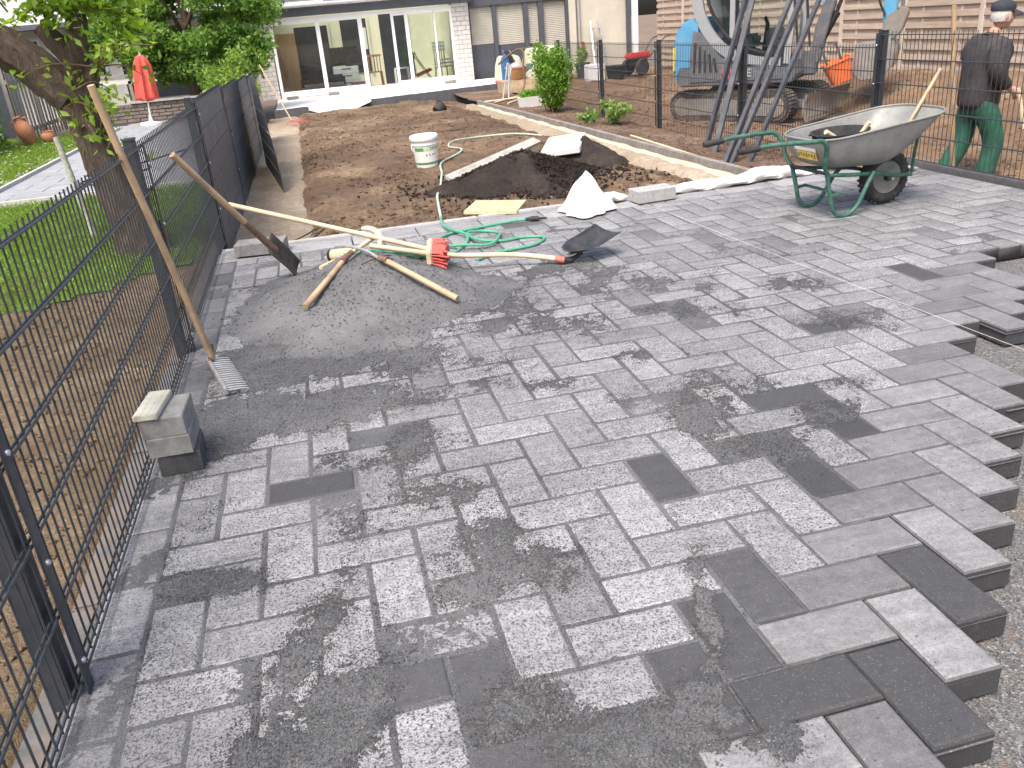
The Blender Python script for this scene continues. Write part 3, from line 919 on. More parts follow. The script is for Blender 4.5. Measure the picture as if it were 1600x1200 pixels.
m_handle = wood_mat('handle_wood', (0.36, 0.235, 0.13), (0.58, 0.42, 0.26), 1.0, 0.6, 'X', (0.17, 0.135, 0.11), 0.8)
m_handle_pale = wood_mat('pale_wood', (0.55, 0.42, 0.26), (0.74, 0.62, 0.44), 1.0, 0.6, 'X', (0.30, 0.25, 0.2), 0.35)
m_iron = pm('tool_iron', (0.085, 0.075, 0.07), 0.35, 30.0, 0.5, 0.3, 0.001, metal=0.7, dirt=(0.24, 0.17, 0.12), dirt_amt=0.5, dirt_scale=14)
m_rust = pm('rusty_iron', (0.21, 0.13, 0.10), 0.35, 40.0, 0.7, 0.4, 0.001, metal=0.3)
m_galv = pm('galvanised', (0.52, 0.52, 0.50), 0.2, 20.0, 0.45, 0.15, 0.001, metal=0.6, dirt=(0.36, 0.33, 0.27), dirt_amt=0.5, dirt_scale=9)
m_red = pm('red_bristle', (0.50, 0.075, 0.06), 0.25, 60.0, 0.6, 0.3, 0.003)
m_blade = pm('shovel_steel', (0.06, 0.06, 0.065), 0.3, 16.0, 0.45, 0.2, 0.001, metal=0.6, dirt=(0.17, 0.16, 0.15), dirt_amt=0.6, dirt_scale=10)
m_rubber = pm('black_rubber', (0.022, 0.022, 0.024), 0.3, 30.0, 0.75, 0.2, 0.002, dirt=(0.12, 0.115, 0.11), dirt_amt=0.35)

def curve(pts, n=8):
    """Catmull-Rom through the points"""
    P = [Vector(p) for p in pts]; out = []
    for i in range(len(P) - 1):
        p0 = P[max(i - 1, 0)]; p1 = P[i]; p2 = P[i + 1]; p3 = P[min(i + 2, len(P) - 1)]
        for k in range(n):
            t = k / n
            out.append(0.5 * ((2 * p1) + (p2 - p0) * t + (2 * p0 - 5 * p1 + 4 * p2 - p3) * t * t + (3 * p1 - p0 - 3 * p2 + p3) * t ** 3))
    out.append(P[-1])
    return out

def stick(name, a, b, r0, r1, mat, parent, org, sag=0.0, n=7, wob=0.0):
    """handle whose long axis is the local x axis (so that the grain follows it)"""
    a = Vector(a); b = Vector(b); L = (b - a).length
    mb = MB(); pts = []; rs = []
    for i in range(n):
        t = i / (n - 1)
        pts.append((L * t, wob * math.sin(t * 5 + a.x * 9), sag * math.sin(math.pi * t))); rs.append(r0 + (r1 - r0) * t)
    mb.tube(pts, rs, 10)
    me = mb.mesh(name, mat, smooth=True)
    o = link(name, me, parent, a - Vector(org))
    d = (b - a).normalized()
    o.rotation_euler = d.to_track_quat('X', 'Z').to_euler()
    return o

# iron rake leaning on the near fence
O = (-0.60, 3.85, 0.0)
t = thing('garden_rake', 'iron rake with long wooden handle leaning on the near mesh fence', 'rake', O)
stick('handle', (-0.628, 4.02, 0.045), (-0.785, 3.76, 1.33), 0.0165, 0.0155, m_handle, t, O, wob=0.004)
h0, h1 = Vector((-0.655, 4.07, 0.03)), Vector((-0.535, 3.60, 0.028))
MB().bar(h0, h1, 0.014, 0.03).build('head', m_galv, t, O, bevel=0.003)
MB().tube([(-0.632, 4.01, 0.03), (-0.626, 4.025, 0.12)], [0.014, 0.02], 8).build('socket', m_rust, t, O, smooth=True)
tv = Vector((0.094, 0.024, -0.010))
for k in range(16):
    p = h0.lerp(h1, (k + 0.5) / 16)
    MB().tube([p, p + tv * 0.6, p + tv + Vector((0, 0, -0.004))], [0.0055, 0.005, 0.003], 6).build('tine', m_galv, t, O, smooth=True)

# spade leaning on the fence, blade in the sand
O = (-0.2, 5.55, 0.0)
a, b = Vector((-0.735, 5.03, 0.905)), Vector((-0.215, 5.565, 0.03)); d = (b - a).normalized()
t = thing('spade', 'old spade with dark straight blade leaning against the fence, tip in the sand', 'spade', O)
stick('handle', a, a + d * 0.86, 0.019, 0.0175, m_handle, t, O)
stick('socket', a + d * 0.62, a + d * 0.92, 0.0195, 0.024, m_rust, t, O)
side = d.cross(Vector((0.5, -0.6, 0.6))).normalized(); up = side.cross(d).normalized()
mb = MB(); bl = b - d * 0.31; n = 6; m_ = 8; W_ = 0.16
for i in range(n + 1):
    for j in range(m_ + 1):
        u = i / n; v = j / m_ * 2 - 1
        mb.v.append(tuple(bl + d * (0.31 * u) + side * (W_ / 2 * v * (1 - 0.06 * u)) + up * (0.018 * v * v + 0.006 * math.sin(u * 3.1))))
for i in range(n):
    for j in range(m_):
        k = i * (m_ + 1) + j; mb.f.append((k, k + 1, k + m_ + 2, k + m_ + 1))
o = mb.build('blade', m_iron, t, O, smooth=True); sm = o.modifiers.new('s', 'SOLIDIFY'); sm.thickness = 0.003

# street broom with red bristles
O = (0.62, 5.12, 0.0)
t = thing('broom', 'broom with red bristles and a long wooden handle lying over the sand heap', 'broom', O)
hp = ph(0.62, 5.12)
c0 = Vector((0.60, 4.99, hp + 0.045)); c1 = Vector((0.655, 5.27, hp + 0.065)); ax = (c1 - c0).normalized()
stick('handle', (-0.53, 5.36, 0.545), (0.605, 5.14, hp + 0.075), 0.0145, 0.0155, m_handle_pale, t, O, sag=0.0)
MB().bar(c0, c1, 0.036, 0.085).build('head', m_handle_pale, t, O, bevel=0.008)
mb = MB()
out_ = Vector((0.95, -0.25, -0.12)).normalized()
for i in range(26):
    for j in range(5):
        p = c0.lerp(c1, (i + 0.5) / 26) + Vector((0.016, -0.004, 0.034 - 0.017 * j))
        q = p + out_ * (0.075 + 0.012 * random.random()) + Vector((0.01 * random.gauss(0, 1), 0.008 * random.gauss(0, 1), -0.012 * j * 0.4 + 0.006 * random.gauss(0, 1)))
        mb.tube([p, (p + q) / 2 + Vector((0, 0, 0.003)), q], [0.0045, 0.006, 0.0075], 5)
mb.build('bristles', m_red, t, O, smooth=True)

# shovel lying on its back, blade turned up
O = (1.55, 4.95, 0.0)
t = thing('sand_shovel', 'shovel with dark square blade and pale wooden handle lying on the pavers', 'shovel', O)
hz = ph(0.30, 5.12) + 0.02
pts = curve([(0.26, 5.13, hz + 0.02), (0.72, 5.10, ph(0.72, 5.1) + 0.06), (1.15, 5.0, 0.075), (1.43, 4.885, 0.03)], 7)
MB().tube(pts, [0.016] * (len(pts) - 6) + [0.0165, 0.017, 0.0175, 0.018, 0.0185, 0.019], 10).build('handle', m_handle_pale, t, O, smooth=True)
MB().tube([(1.375, 4.908, 0.041), (1.43, 4.885, 0.03)], 0.0205, 10).build('paint_band', pm('faded_red_paint', (0.5, 0.16, 0.12), 0.3, 30, 0.7, 0.1), t, O, smooth=True)
MB().tube(curve([(1.42, 4.89, 0.032), (1.48, 4.90, 0.022), (1.56, 4.93, 0.05)], 4), [0.02] * 5 + [0.014] * 4, 8).build('socket', m_blade, t, O, smooth=True)
mb = MB(); nu, nv = 8, 8
A_, B_ = Vector((1.47, 4.90, 0.014)), Vector((1.78, 5.02, 0.14)); d = (B_ - A_).normalized(); L = (B_ - A_).length
sd = Vector((0.28, -0.93, -0.10)).normalized(); sd = (sd - d * sd.dot(d)).normalized(); up = sd.cross(d).normalized()
if up.z < 0: up = -up
for i in range(nu + 1):
    for j in range(nv + 1):
        u = i / nu; v = j / nv * 2 - 1
        w = 0.125 * min(1.0, 0.35 + 2.2 * u)
        p = A_ + d * (L * u) + sd * (w * v) + up * (0.045 * v * v * (1 - 0.4 * u) + 0.05 * (1 - u) ** 3)
        p.z = max(p.z, 0.004 + 0.002 * i)
        mb.v.append(tuple(p))
for i in range(nu):
    for j in range(nv):
        k = i * (nv + 1) + j; mb.f.append((k, k + 1, k + nv + 2, k + nv + 1))
o = mb.build('blade', m_blade, t, O, smooth=True); sm = o.modifiers.new('s', 'SOLIDIFY'); sm.thickness = 0.003

# paving hammer: wooden handle, iron ferrule, pale curved head
O = (0.1, 4.9, 0.1)
t = thing('paving_hammer', 'paving hammer with short wooden handle pointing towards the camera from the sand heap', 'hammer', O)
za = ph(-0.16, 4.44) + 0.02; zb = ph(0.14, 5.02) + 0.035
stick('handle', (-0.165, 4.43, za), (0.115, 4.965, zb), 0.019, 0.0155, m_handle, t, O)
stick('ferrule', (0.075, 4.885, zb - 0.008), (0.14, 5.015, zb + 0.004), 0.019, 0.018, m_rust, t, O)
stick('shank', (0.13, 4.995, zb), (0.30, 5.26, zb + 0.02), 0.013, 0.016, m_handle_pale, t, O)
hd = curve([(0.24, 5.36, zb + 0.065), (0.30, 5.32, zb + 0.06), (0.335, 5.24, zb + 0.035), (0.325, 5.16, zb - 0.01)], 5)
MB().tube(hd, [0.010, 0.014, 0.018] + [0.02] * (len(hd) - 6) + [0.017, 0.014, 0.011], 8).build('head', m_handle_pale, t, O, smooth=True)

# hook-necked hoe lying to the right
O = (0.4, 4.7, 0.1)
t = thing('draw_hoe', 'hoe with round wooden handle and thin iron neck lying towards the right of the heap', 'hoe', O)
zc = ph(0.64, 4.36) + 0.03; zd = ph(0.3, 4.78) + 0.035
stick('handle', (0.65, 4.345, zc), (0.31, 4.76, zd), 0.0185, 0.0165, m_handle, t, O)
stick('ferrule', (0.33, 4.735, zd), (0.285, 4.79, zd + 0.002), 0.0185, 0.0175, m_rust, t, O)
MB().tube(curve([(0.29, 4.785, zd), (0.23, 4.92, zd + 0.022), (0.15, 5.08, zd + 0.025), (0.06, 5.22, zd + 0.01)], 5), 0.0085, 8).build('neck', m_galv, t, O, smooth=True)
MB().tube(curve([(0.31, 4.80, zd + 0.014), (0.36, 4.86, zd - 0.005), (0.27, 4.87, zd - 0.012), (0.18, 4.80, zd - 0.02)], 5), 0.004, 6).build('binding_wire', m_rust, t, O, smooth=True)

# rubber mallet at the back of the heap
O = (0.09, 5.40, 0.1)
t = thing('rubber_mallet', 'beige rubber mallet with dark striking face at the back of the sand heap', 'mallet', O)
zm = ph(0.09, 5.40) + 0.045
ax = Vector((0.86, -0.45, 0.05)).normalized(); Mx = ax.to_track_quat('Z', 'Y').to_matrix()
MB().lathe([(0.030, -0.075), (0.038, -0.07), (0.040, -0.02), (0.040, 0.05), (0.036, 0.07), (0.030, 0.075)], 16, (0.09, 5.40, zm), Mx).build('head', m_handle_pale, t, O, smooth=True)
MB().lathe([(0.034, -0.092), (0.0395, -0.086), (0.0395, -0.071), (0.034, -0.066)], 16, (0.09, 5.40, zm), Mx).build('striking_face', m_rubber, t, O, smooth=True)
stick('handle', (0.08, 5.38, zm - 0.015), (-0.055, 5.19, ph(-0.055, 5.19) + 0.018), 0.012, 0.014, m_handle_pale, t, O)
# green rod beside it
ot = (0.3, 5.1, 0.0)
m_green = pm('green_hose', (0.07, 0.33, 0.20), 0.2, 30, 0.45, 0.1, 0.001, dirt=(0.30, 0.36, 0.30), dirt_amt=0.4, dirt_scale=12)
m_green_pale = pm('dusty_hose', (0.44, 0.53, 0.44), 0.2, 30, 0.7, 0.1, 0.001, dirt=(0.30, 0.24, 0.17), dirt_amt=0.4, dirt_scale=12)

# ---- garden hose: loops on the paving, then away over the soil
O = (1.0, 5.7, 0.0)
t = thing('garden_hose', 'green garden hose coiled loosely on the paving and trailing across the soil', 'hose', O)
r = 0.0105
loop = [(0.10, 5.30, ph(0.10, 5.30) + 0.02), (0.30, 5.22, ph(0.3, 5.22) + 0.015), (0.50, 5.13, ph(0.5, 5.13) + 0.02), (0.62, 5.22, ph(0.62, 5.22) + 0.012), (0.80, 5.48, 0.012), (0.95, 5.70, 0.012), (1.0, 5.90, 0.034), (0.93, 6.12, 0.034), (0.90, 6.35, 0.03), (0.93, 6.62, 0.03)]
loop2 = [(0.95, 5.25, 0.012), (1.10, 5.36, 0.012), (1.38, 5.43, 0.012), (1.50, 5.60, 0.012), (1.36, 5.68, 0.012), (1.20, 5.66, 0.013), (1.04, 5.74, 0.030), (1.02, 5.95, 0.034), (1.15, 6.03, 0.012), (1.24, 5.92, 0.012), (1.20, 5.72, 0.032), (1.10, 5.58, 0.02), (0.92, 5.62, 0.032), (0.80, 5.74, 0.012), (0.78, 5.92, 0.012), (0.90, 6.08, 0.014), (1.10, 6.15, 0.012), (1.36, 6.21, 0.012), (1.52, 6.19, 0.02)]
MB().tube(curve(loop, 8), r, 8).build('hose', m_green, t, O, smooth=True)
MB().tube(curve(loop2, 8), r, 8).build('hose', m_green, t, O, smooth=True)
def sz(x, y): return float(soil_z(np.array([x]), np.array([y]))[0])
run = [(0.93, 6.62, 0.03), (0.97, 6.9, -0.02), (1.02, 7.3, 0), (1.10, 7.9, 0), (1.22, 8.5, 0), (1.32, 9.0, 0), (1.42, 9.6, 0), (1.55, 10.4, 0), (1.86, 10.9, 0), (1.98, 11.4, 0), (1.90, 11.9, 0), (2.05, 12.35, 0), (2.5, 12.7, 0), (3.0, 12.6, 0), (3.35, 12.2, 0)]
run = [(x, y, z if i < 2 else sz(x, y) + 0.022) for i, (x, y, z) in enumerate(run)]
MB().tube(curve(run, 8), 0.0125, 8).build('hose_run', m_green_pale, t, O, smooth=True)
MB().tube([(1.52, 6.19, 0.02), (1.56, 6.18, 0.022), (1.57, 6.178, 0.022), (1.62, 6.165, 0.02)], [0.013, 0.016, 0.02, 0.018], 10).build('connector', m_rubber, t, O, smooth=True)
MB().tube([(1.62, 6.165, 0.02), (1.68, 6.15, 0.018)], [0.010, 0.007], 8).build('nozzle', m_rubber, t, O, smooth=True)

# ---- black cable on the sand by the strip fence
O = (-0.2, 6.9, -0.1)
cb = MB().tube(curve([(-0.62, 6.72, -0.08), (-0.30, 6.95, -0.085), (-0.05, 7.25, -0.06), (0.05, 7.32, -0.03), (0.04, 7.15, -0.03), (-0.08, 6.95, -0.06), (-0.17, 6.80, -0.09)], 8), 0.006, 6).build('cable', m_rubber, None, O, smooth=True)
tag(cb, 'thin black cable looped on the yellow sand behind the spade', 'cable')

# ---- concrete stones stacked against the fence and single ones
m_block = pm('block_concrete', (0.21, 0.21, 0.205), 0.25, 25.0, 0.9, 0.5, 0.003, dirt=(0.36, 0.33, 0.26), dirt_amt=0.45, dirt_scale=7)
m_block_dark = pm('block_dark', (0.055, 0.056, 0.06), 0.25, 25.0, 0.85, 0.4, 0.003, dirt=(0.20, 0.19, 0.16), dirt_amt=0.4, dirt_scale=6)
def block(name, c, d, rz, mat, label, cat='paving stone', group=None, rx=0.0):
    vs, fs = stone_mesh(d[0], d[1], d[2], 0.006)
    me = bpy.data.meshes.new(name); me.from_pydata([(x, y, z + d[2]) for x, y, z in vs], [], fs); me.materials.append(mat); me.update()
    o = link(name, me, None, c); o.rotation_euler = (rx, 0, rz)
    return tag(o, label, cat, group)
block('paving_stone', (-0.655, 3.02, 0.004), (0.148, 0.20, 0.078), R_(3), m_block_dark, 'dark bottom stone of the little stack beside the fence')
block('paving_stone', (-0.668, 3.02, 0.084), (0.150, 0.215, 0.075), R_(-1), m_block, 'middle stone of the little stack beside the fence')
block('paving_stone', (-0.672, 3.02, 0.160), (0.150, 0.210, 0.075), R_(-2), m_block, 'upper grey stone of the little stack, under the wooden offcut')
m_weather = wood_mat('weathered_wood', (0.34, 0.33, 0.27), (0.60, 0.60, 0.51), 1.0, 0.8, 'Y')
o = MB().box((0, 0, 0.011), (0.085, 0.23, 0.022)).build('wood_offcut', m_weather, None, bevel=0.003)
o.location = (-0.712, 3.02, 0.2365); o.rotation_euler = (0, 0, R_(-6)); tag(o, 'short weathered wooden offcut on top of the stone stack', 'offcut')
block('concrete_block', (-0.46, 6.33, 0.014), (0.36, 0.19, 0.085), R_(-8), m_block, 'grey concrete block lying at the corner by the strip fence', 'block')
m_pblock = pm('pale_block', (0.36, 0.36, 0.355), 0.2, 30.0, 0.9, 0.5, 0.003)
block('concrete_block', (2.62, 6.33, 0.012), (0.33, 0.19, 0.095), R_(4), m_pblock, 'pale grey concrete block between the white sack and the white fleece', 'block')

# ---- mason's line stretched over the paving
m_line = pm('mason_line', (0.60, 0.59, 0.57), 0.1, 50, 0.7, 0.0)
o = MB().tube([(2.50, 6.25, 0.010), (2.52, 5.83, 0.018), (2.60, 4.2, 0.020), (2.70, 2.61, 0.022), (2.77, 1.3, 0.024), (2.78, 1.05, -0.02)], 0.0010, 5).build('mason_line', m_line, None, (2.5, 6.2, 0), smooth=True)
tag(o, 'thin white mason\'s line stretched across the pavers to the right edge', 'string')
# ================================================================ things on the soil
m_white = pm('white_plastic', (0.80, 0.80, 0.78), 0.05, 12.0, 0.4, 0.05, 0.001, dirt=(0.6, 0.56, 0.48), dirt_amt=0.3, dirt_scale=8)
m_lblgreen = pm('label_green', (0.10, 0.30, 0.12), 0.25, 20, 0.5, 0.0)
m_lblpale = pm('label_pale', (0.62, 0.72, 0.50), 0.1, 20, 0.5, 0.0)
m_ink = pm('label_ink', (0.05, 0.07, 0.06), 0.2, 20, 0.6, 0.0)
O = (1.38, 10.46, sz(1.38, 10.46) - 0.01)
t = thing('paint_bucket', 'white lidded plastic bucket with green printed label standing on the soil', 'bucket', O, (R_(1.5), R_(-2), R_(14)))
MB().lathe([(0.125, 0.0), (0.133, 0.004), (0.163, 0.30), (0.163, 0.335)], 28).build('pail', m_white, t, smooth=True)
MB().lathe([(0.172, 0.318), (0.175, 0.322), (0.175, 0.362), (0.166, 0.374), (0.10, 0.370)], 28).build('lid', m_white, t, smooth=True)
MB().lathe([(0.158, 0.268), (0.167, 0.270), (0.168, 0.276), (0.160, 0.279)], 28, caps=False).build('rim_ring', m_white, t, smooth=True)
def wrap(a0, a1, z0, z1, mat, name, par=t, n=14):
    mb = MB()
    for i in range(n + 1):
        a = R_(a0 + (a1 - a0) * i / n)
        for z in (z0, z1):
            r = 0.133 + (0.163 - 0.133) * (z - 0.004) / 0.296 + 0.0012
            mb.v.append((r * math.cos(a), r * math.sin(a), z))
        if i: k = 2 * i; mb.f.append((k - 2, k, k + 1, k - 1))
    return mb.build(name, mat, par, fix=False)
wrap(-185, -5, 0.04, 0.066, m_lblgreen, 'label_band')
wrap(-165, -120, 0.205, 0.245, m_lblgreen, 'label_patch'); wrap(-120, -88, 0.205, 0.245, m_lblpale, 'label_patch')
for k, a in enumerate((-112, -96, -80, -66)):
    wrap(a, a + 6, 0.145, 0.163, m_ink, 'label_print', n=3)
for k, a in enumerate((-88, -79, -70, -61, -52)):
    wrap(a, a + 5, 0.212, 0.245, m_lblgreen, 'label_print', n=3)
for k in range(5): wrap(-60 + k * 4, -58 + k * 4, 0.105, 0.112, m_ink, 'label_print', n=2)
MB().tube(curve([(-0.168, 0.0, 0.29), (-0.185, -0.03, 0.24), (-0.165, -0.06, 0.20)], 6), 0.004, 6).build('bail', m_white, t, smooth=True)

# dark mounds of topsoil
m_dark = soil_material('dark_topsoil', (0.045, 0.036, 0.032), (0.078, 0.063, 0.055), (0.125, 0.104, 0.09), 3.0)
def mound(label, c, rx, ry, h, an, seed):
    ca_, sa_ = math.cos(R_(an)), math.sin(R_(an))
    def zf(X, Y):
        dx, dy = X - c[0], Y - c[1]; a = (dx * ca_ + dy * sa_) / rx; b_ = (-dx * sa_ + dy * ca_) / ry
        q = np.sqrt(a * a + b_ * b_) + 0.35 * (fbm(X, Y, 2.5, 3, seed) - 0.5)
        hh = h * np.clip(1 - q, -0.3, 1)
        return soil_z(X, Y) * 0 + base_z(Y) + hh + 0.09 * (fbm(X, Y, 5, 3, seed + 3) - 0.5) + 0.045 * (fbm(X, Y, 22, 3, seed + 5) - 0.5)
    m = max(rx, ry) * 1.25
    o = grid_mesh('soil_mound', c[0] - m, c[0] + m, c[1] - m, c[1] + m, 0.028, zf, m_dark, lambda x, y, z: z > base_z(y) - 0.045, None)
    return tag(o, label, 'soil mound')
mound('long dark mound of topsoil in front of the plank', (2.05, 8.35), 0.98, 0.60, 0.32, 12, 301)
_n = 2600; _x = rng.normal(2.05, 0.5, _n); _y = rng.normal(8.25, 0.38, _n)
_g = np.sqrt(((_x - 2.05) / 0.98) ** 2 + ((_y - 8.35) / 0.6) ** 2)
shards('soil_lumps', np.stack([_x, _y, np.where(_g < 1, base_z(_y) + 0.32 * np.clip(1 - _g, 0, 1), soil_z(_x, _y)) + 0.02], 1), 0.016, m_dark, flat=0.8)
mound('small dark mound of topsoil beside the kerb, behind the white slab', (3.05, 9.35), 0.42, 0.55, 0.30, 0, 311)

# polystyrene slab resting on the mound, plank beneath
m_poly = pm('polystyrene', (0.72, 0.72, 0.71), 0.04, 30.0, 0.9, 0.25, 0.003, dirt=(0.55, 0.5, 0.43), dirt_amt=0.25)
o = MB().box((0, 0, 0), (0.44, 0.62, 0.07)).build('polystyrene_slab', m_poly, None, bevel=0.006)
o.location = (2.83, 9.42, 0.075); o.rotation_euler = (R_(7), R_(-5), R_(-26))
tag(o, 'white polystyrene slab lying tilted on the dark mound', 'slab')
m_plank = wood_mat('grey_plank', (0.30, 0.285, 0.26), (0.50, 0.48, 0.44), 0.6, 0.85, 'X')
o = MB().box((0, 0, 0), (1.75, 0.12, 0.035)).build('plank', m_plank, None, bevel=0.003)
o.location = (1.98, 9.22, 0.045); o.rotation_euler = (R_(24), R_(-4), R_(43)); tag(o, 'long grey plank lying behind the dark mound', 'plank')
# yellowish shuttering board
m_board = wood_mat('board_wood', (0.46, 0.38, 0.20), (0.66, 0.58, 0.36), 0.5, 0.75, 'Y', (0.30, 0.25, 0.16), 0.4)
o = MB().box((0, 0, 0), (0.44, 0.46, 0.027)).build('shuttering_board', m_board, None, bevel=0.002)
o.location = (1.42, 6.79, 0.020); o.rotation_euler = (R_(-1), R_(2), R_(-24)); tag(o, 'square yellowish wooden board lying at the edge of the soil', 'board')

# white sack
m_sack = pm('sack_fabric', (0.66, 0.66, 0.64), 0.07, 14.0, 0.85, 0.6, 0.006, dirt=(0.52, 0.49, 0.45), dirt_amt=0.4, dirt_scale=7)
def cloth_blob(name, c, rx, ry, h, peak, seed, mat, label, cat, tilt=0.0, nr=18, na=40):
    mb = MB()
    mb.v.append((peak[0], peak[1], h))
    for i in range(1, nr + 1):
        u = i / nr
        for k in range(na):
            a = 2 * math.pi * k / na
            wob = 1 + 0.18 * math.sin(3 * a + seed) + 0.10 * math.sin(7 * a + 2 * seed) * u
            x = peak[0] * (1 - u) + rx * u * wob * math.cos(a); y = peak[1] * (1 - u) + ry * u * wob * math.sin(a)
            z = h * (0.55 * (1 - u) ** 2.2 + 0.45 * (1 - u ** 2.6)) * (1 + 0.22 * math.sin(2 * a + seed) * u + 0.12 * math.sin(5 * a + seed + 3 * u) * u) + 0.05 * math.sin(4 * a + 7 * u + seed) * u * (1 - u) * 2
            if i == nr: z = 0.0
            mb.v.append((x, y, max(z, 0.0)))
    for k in range(na):
        mb.f.append((0, 1 + k, 1 + (k + 1) % na))
    for i in range(nr - 1):
        for k in range(na):
            a = 1 + i * na + k; b_ = 1 + i * na + (k + 1) % na
            mb.f.append((a, a + na, b_ + na, b_))
    o = mb.build(name, mat, None, smooth=True); o.location = c
    return tag(o, label, cat)
cloth_blob('sack', (2.02, 6.22, 0.016), 0.20, 0.21, 0.29, (0.05, 0.12), 1.3, m_sack, 'crumpled white sack standing up in a point at the edge of the paving', 'sack')
# fleece sausage along the edge
def fleece(pts, rs, label, seed):
    P = curve(pts, 7); n = len(P); mb = MB(); seg = 14
    rr = np.interp(np.linspace(0, 1, n), np.linspace(0, 1, len(rs)), rs)
    for i, p in enumerate(P):
        t_ = (P[min(i + 1, n - 1)] - P[max(i - 1, 0)]).normalized(); s_ = t_.cross(Vector((0, 0, 1))).normalized()
        for k in range(seg):
            a = 2 * math.pi * k / seg
            r = rr[i] * (1 + 0.16 * math.sin(3 * a + i * 0.9 + seed) + 0.10 * math.sin(i * 1.7 + 2 * a + seed))
            q = p + s_ * (r * 1.5 * math.cos(a)) + Vector((0, 0, max(-rr[i] * .6, r * 0.75 * math.sin(a))))
            mb.v.append(tuple(q))
    for i in range(n - 1):
        for k in range(seg):
            l = (k + 1) % seg; mb.f.append((i * seg + k, i * seg + l, (i + 1) * seg + l, (i + 1) * seg + k))
    mb.f += [tuple(range(seg)), tuple((n - 1) * seg + k for k in range(seg))]
    o = mb.build('fleece_roll', m_sack, None, (pts[0][0], pts[0][1], 0), smooth=True)
    return tag(o, label, 'fleece')
fleece([(2.18, 6.38, 0.04), (2.30, 6.46, 0.045), (2.44, 6.46, 0.03)], [0.03, 0.055, 0.03], 'short roll of white fleece between the sack and the pale block', 0.4)
fleece([(2.82, 6.45, 0.04), (3.1, 6.50, 0.03), (3.45, 6.48, 0.04), (3.75, 6.55, 0.05), (4.05, 6.56, 0.03), (4.3, 6.5, 0.02)], [0.035, 0.06, 0.05, 0.075, 0.06, 0.02], 'long white fleece strip along the far edge of the paving by the wheelbarrow', 2.1)

# thin pole on the bed
O = (4.1, 9.5, -0.15)
o = stick('wooden_pole', (4.22, 10.9, float(bed_z(np.array([4.22]), np.array([10.9]))[0]) + 0.02), (4.05, 8.12, float(bed_z(np.array([4.05]), np.array([8.12]))[0]) + 0.02), 0.016, 0.016, m_handle_pale, None, (0, 0, 0))
tag(o, 'long pale wooden pole lying on the bed along the kerb', 'pole')

# dark steel fence posts leaning against the fence
m_steel = pm('post_steel', (0.040, 0.047, 0.058), 0.15, 20.0, 0.38, 0.05, 0.001, dirt=(0.16, 0.16, 0.165), dirt_amt=0.35, dirt_scale=5, spec=0.6)
def lean_post(a, b, w, h, label, ext=0.75):
    a = Vector(a); b = Vector(b); d = (b - a).normalized(); L = (b - a).length + ext
    o = MB().box((L / 2, 0, 0), (L, w, h)).build('steel_post', m_steel, None, bevel=0.003)
    o.location = a; o.rotation_euler = d.to_track_quat('X', 'Z').to_euler()
    tag(o, label, 'post', 'spare fence posts leaning on the fence')
lean_post((4.58, 9.42, -0.20), (5.015, 9.63, 0.90), 0.042, 0.062, 'leftmost of the dark steel posts leaning against the garden fence')
lean_post((4.47, 8.98, -0.20), (5.01, 9.42, 0.92), 0.062, 0.042, 'second from the left of the leaning dark steel posts')
lean_post((4.10, 8.02, -0.17), (4.995, 8.73, 0.90), 0.042, 0.062, 'third from the left of the leaning dark steel posts, foot nearest the kerb')
lean_post((4.16, 7.99, -0.17), (5.005, 8.55, 0.90), 0.042, 0.062, 'fourth from the left of the leaning dark steel posts, close behind its neighbour', 0.9)
lean_post((4.32, 7.92, -0.18), (5.0, 8.20, 0.90), 0.042, 0.042, 'rightmost of the leaning dark steel posts, standing apart')
# ================================================================ wheelbarrow
m_tray = pm('tray_galvanised', (0.235, 0.24, 0.23), 0.18, 8.0, 0.6, 0.2, 0.002, metal=0.2, dirt=(0.335, 0.33, 0.30), dirt_amt=0.6, dirt_scale=5)
m_gframe = pm('green_frame', (0.035, 0.115, 0.085), 0.2, 18.0, 0.45, 0.1, 0.001, dirt=(0.22, 0.25, 0.22), dirt_amt=0.35, dirt_scale=9)
m_tyre = pm('tyre', (0.028, 0.028, 0.03), 0.3, 26.0, 0.8, 0.35, 0.003, dirt=(0.14, 0.135, 0.125), dirt_amt=0.5, dirt_scale=8)
m_rim = pm('rim', (0.19, 0.195, 0.175), 0.25, 18.0, 0.6, 0.2, 0.001, dirt=(0.30, 0.28, 0.22), dirt_amt=0.5)
wb = thing('wheelbarrow', 'green framed wheelbarrow with grey metal tray standing on the paving', 'wheelbarrow', (3.94, 5.25, 0.0), (0, 0, R_(2)))
def rr_loop(x0, x1, w0, w1, z0, z1, rc, n=8):
    """rounded outline: back edge at x0 (half width w0, height z0), nose at x1 (w1, z1)"""
    pts = []
    for cx, cy, a0 in ((x1 - rc, w1 - rc, 0), (x0 + rc, w0 - rc, 90), (x0 + rc, -(w0 - rc), 180), (x1 - rc, -(w1 - rc), 270)):
        for k in range(n + 1):
            a = R_(a0 + 90 * k / n)
            x = cx + rc * math.cos(a); y = cy + rc * math.sin(a)
            f = (x - x0) / (x1 - x0)
            pts.append(Vector((x, y, z0 + (z1 - z0) * f)))
    return pts
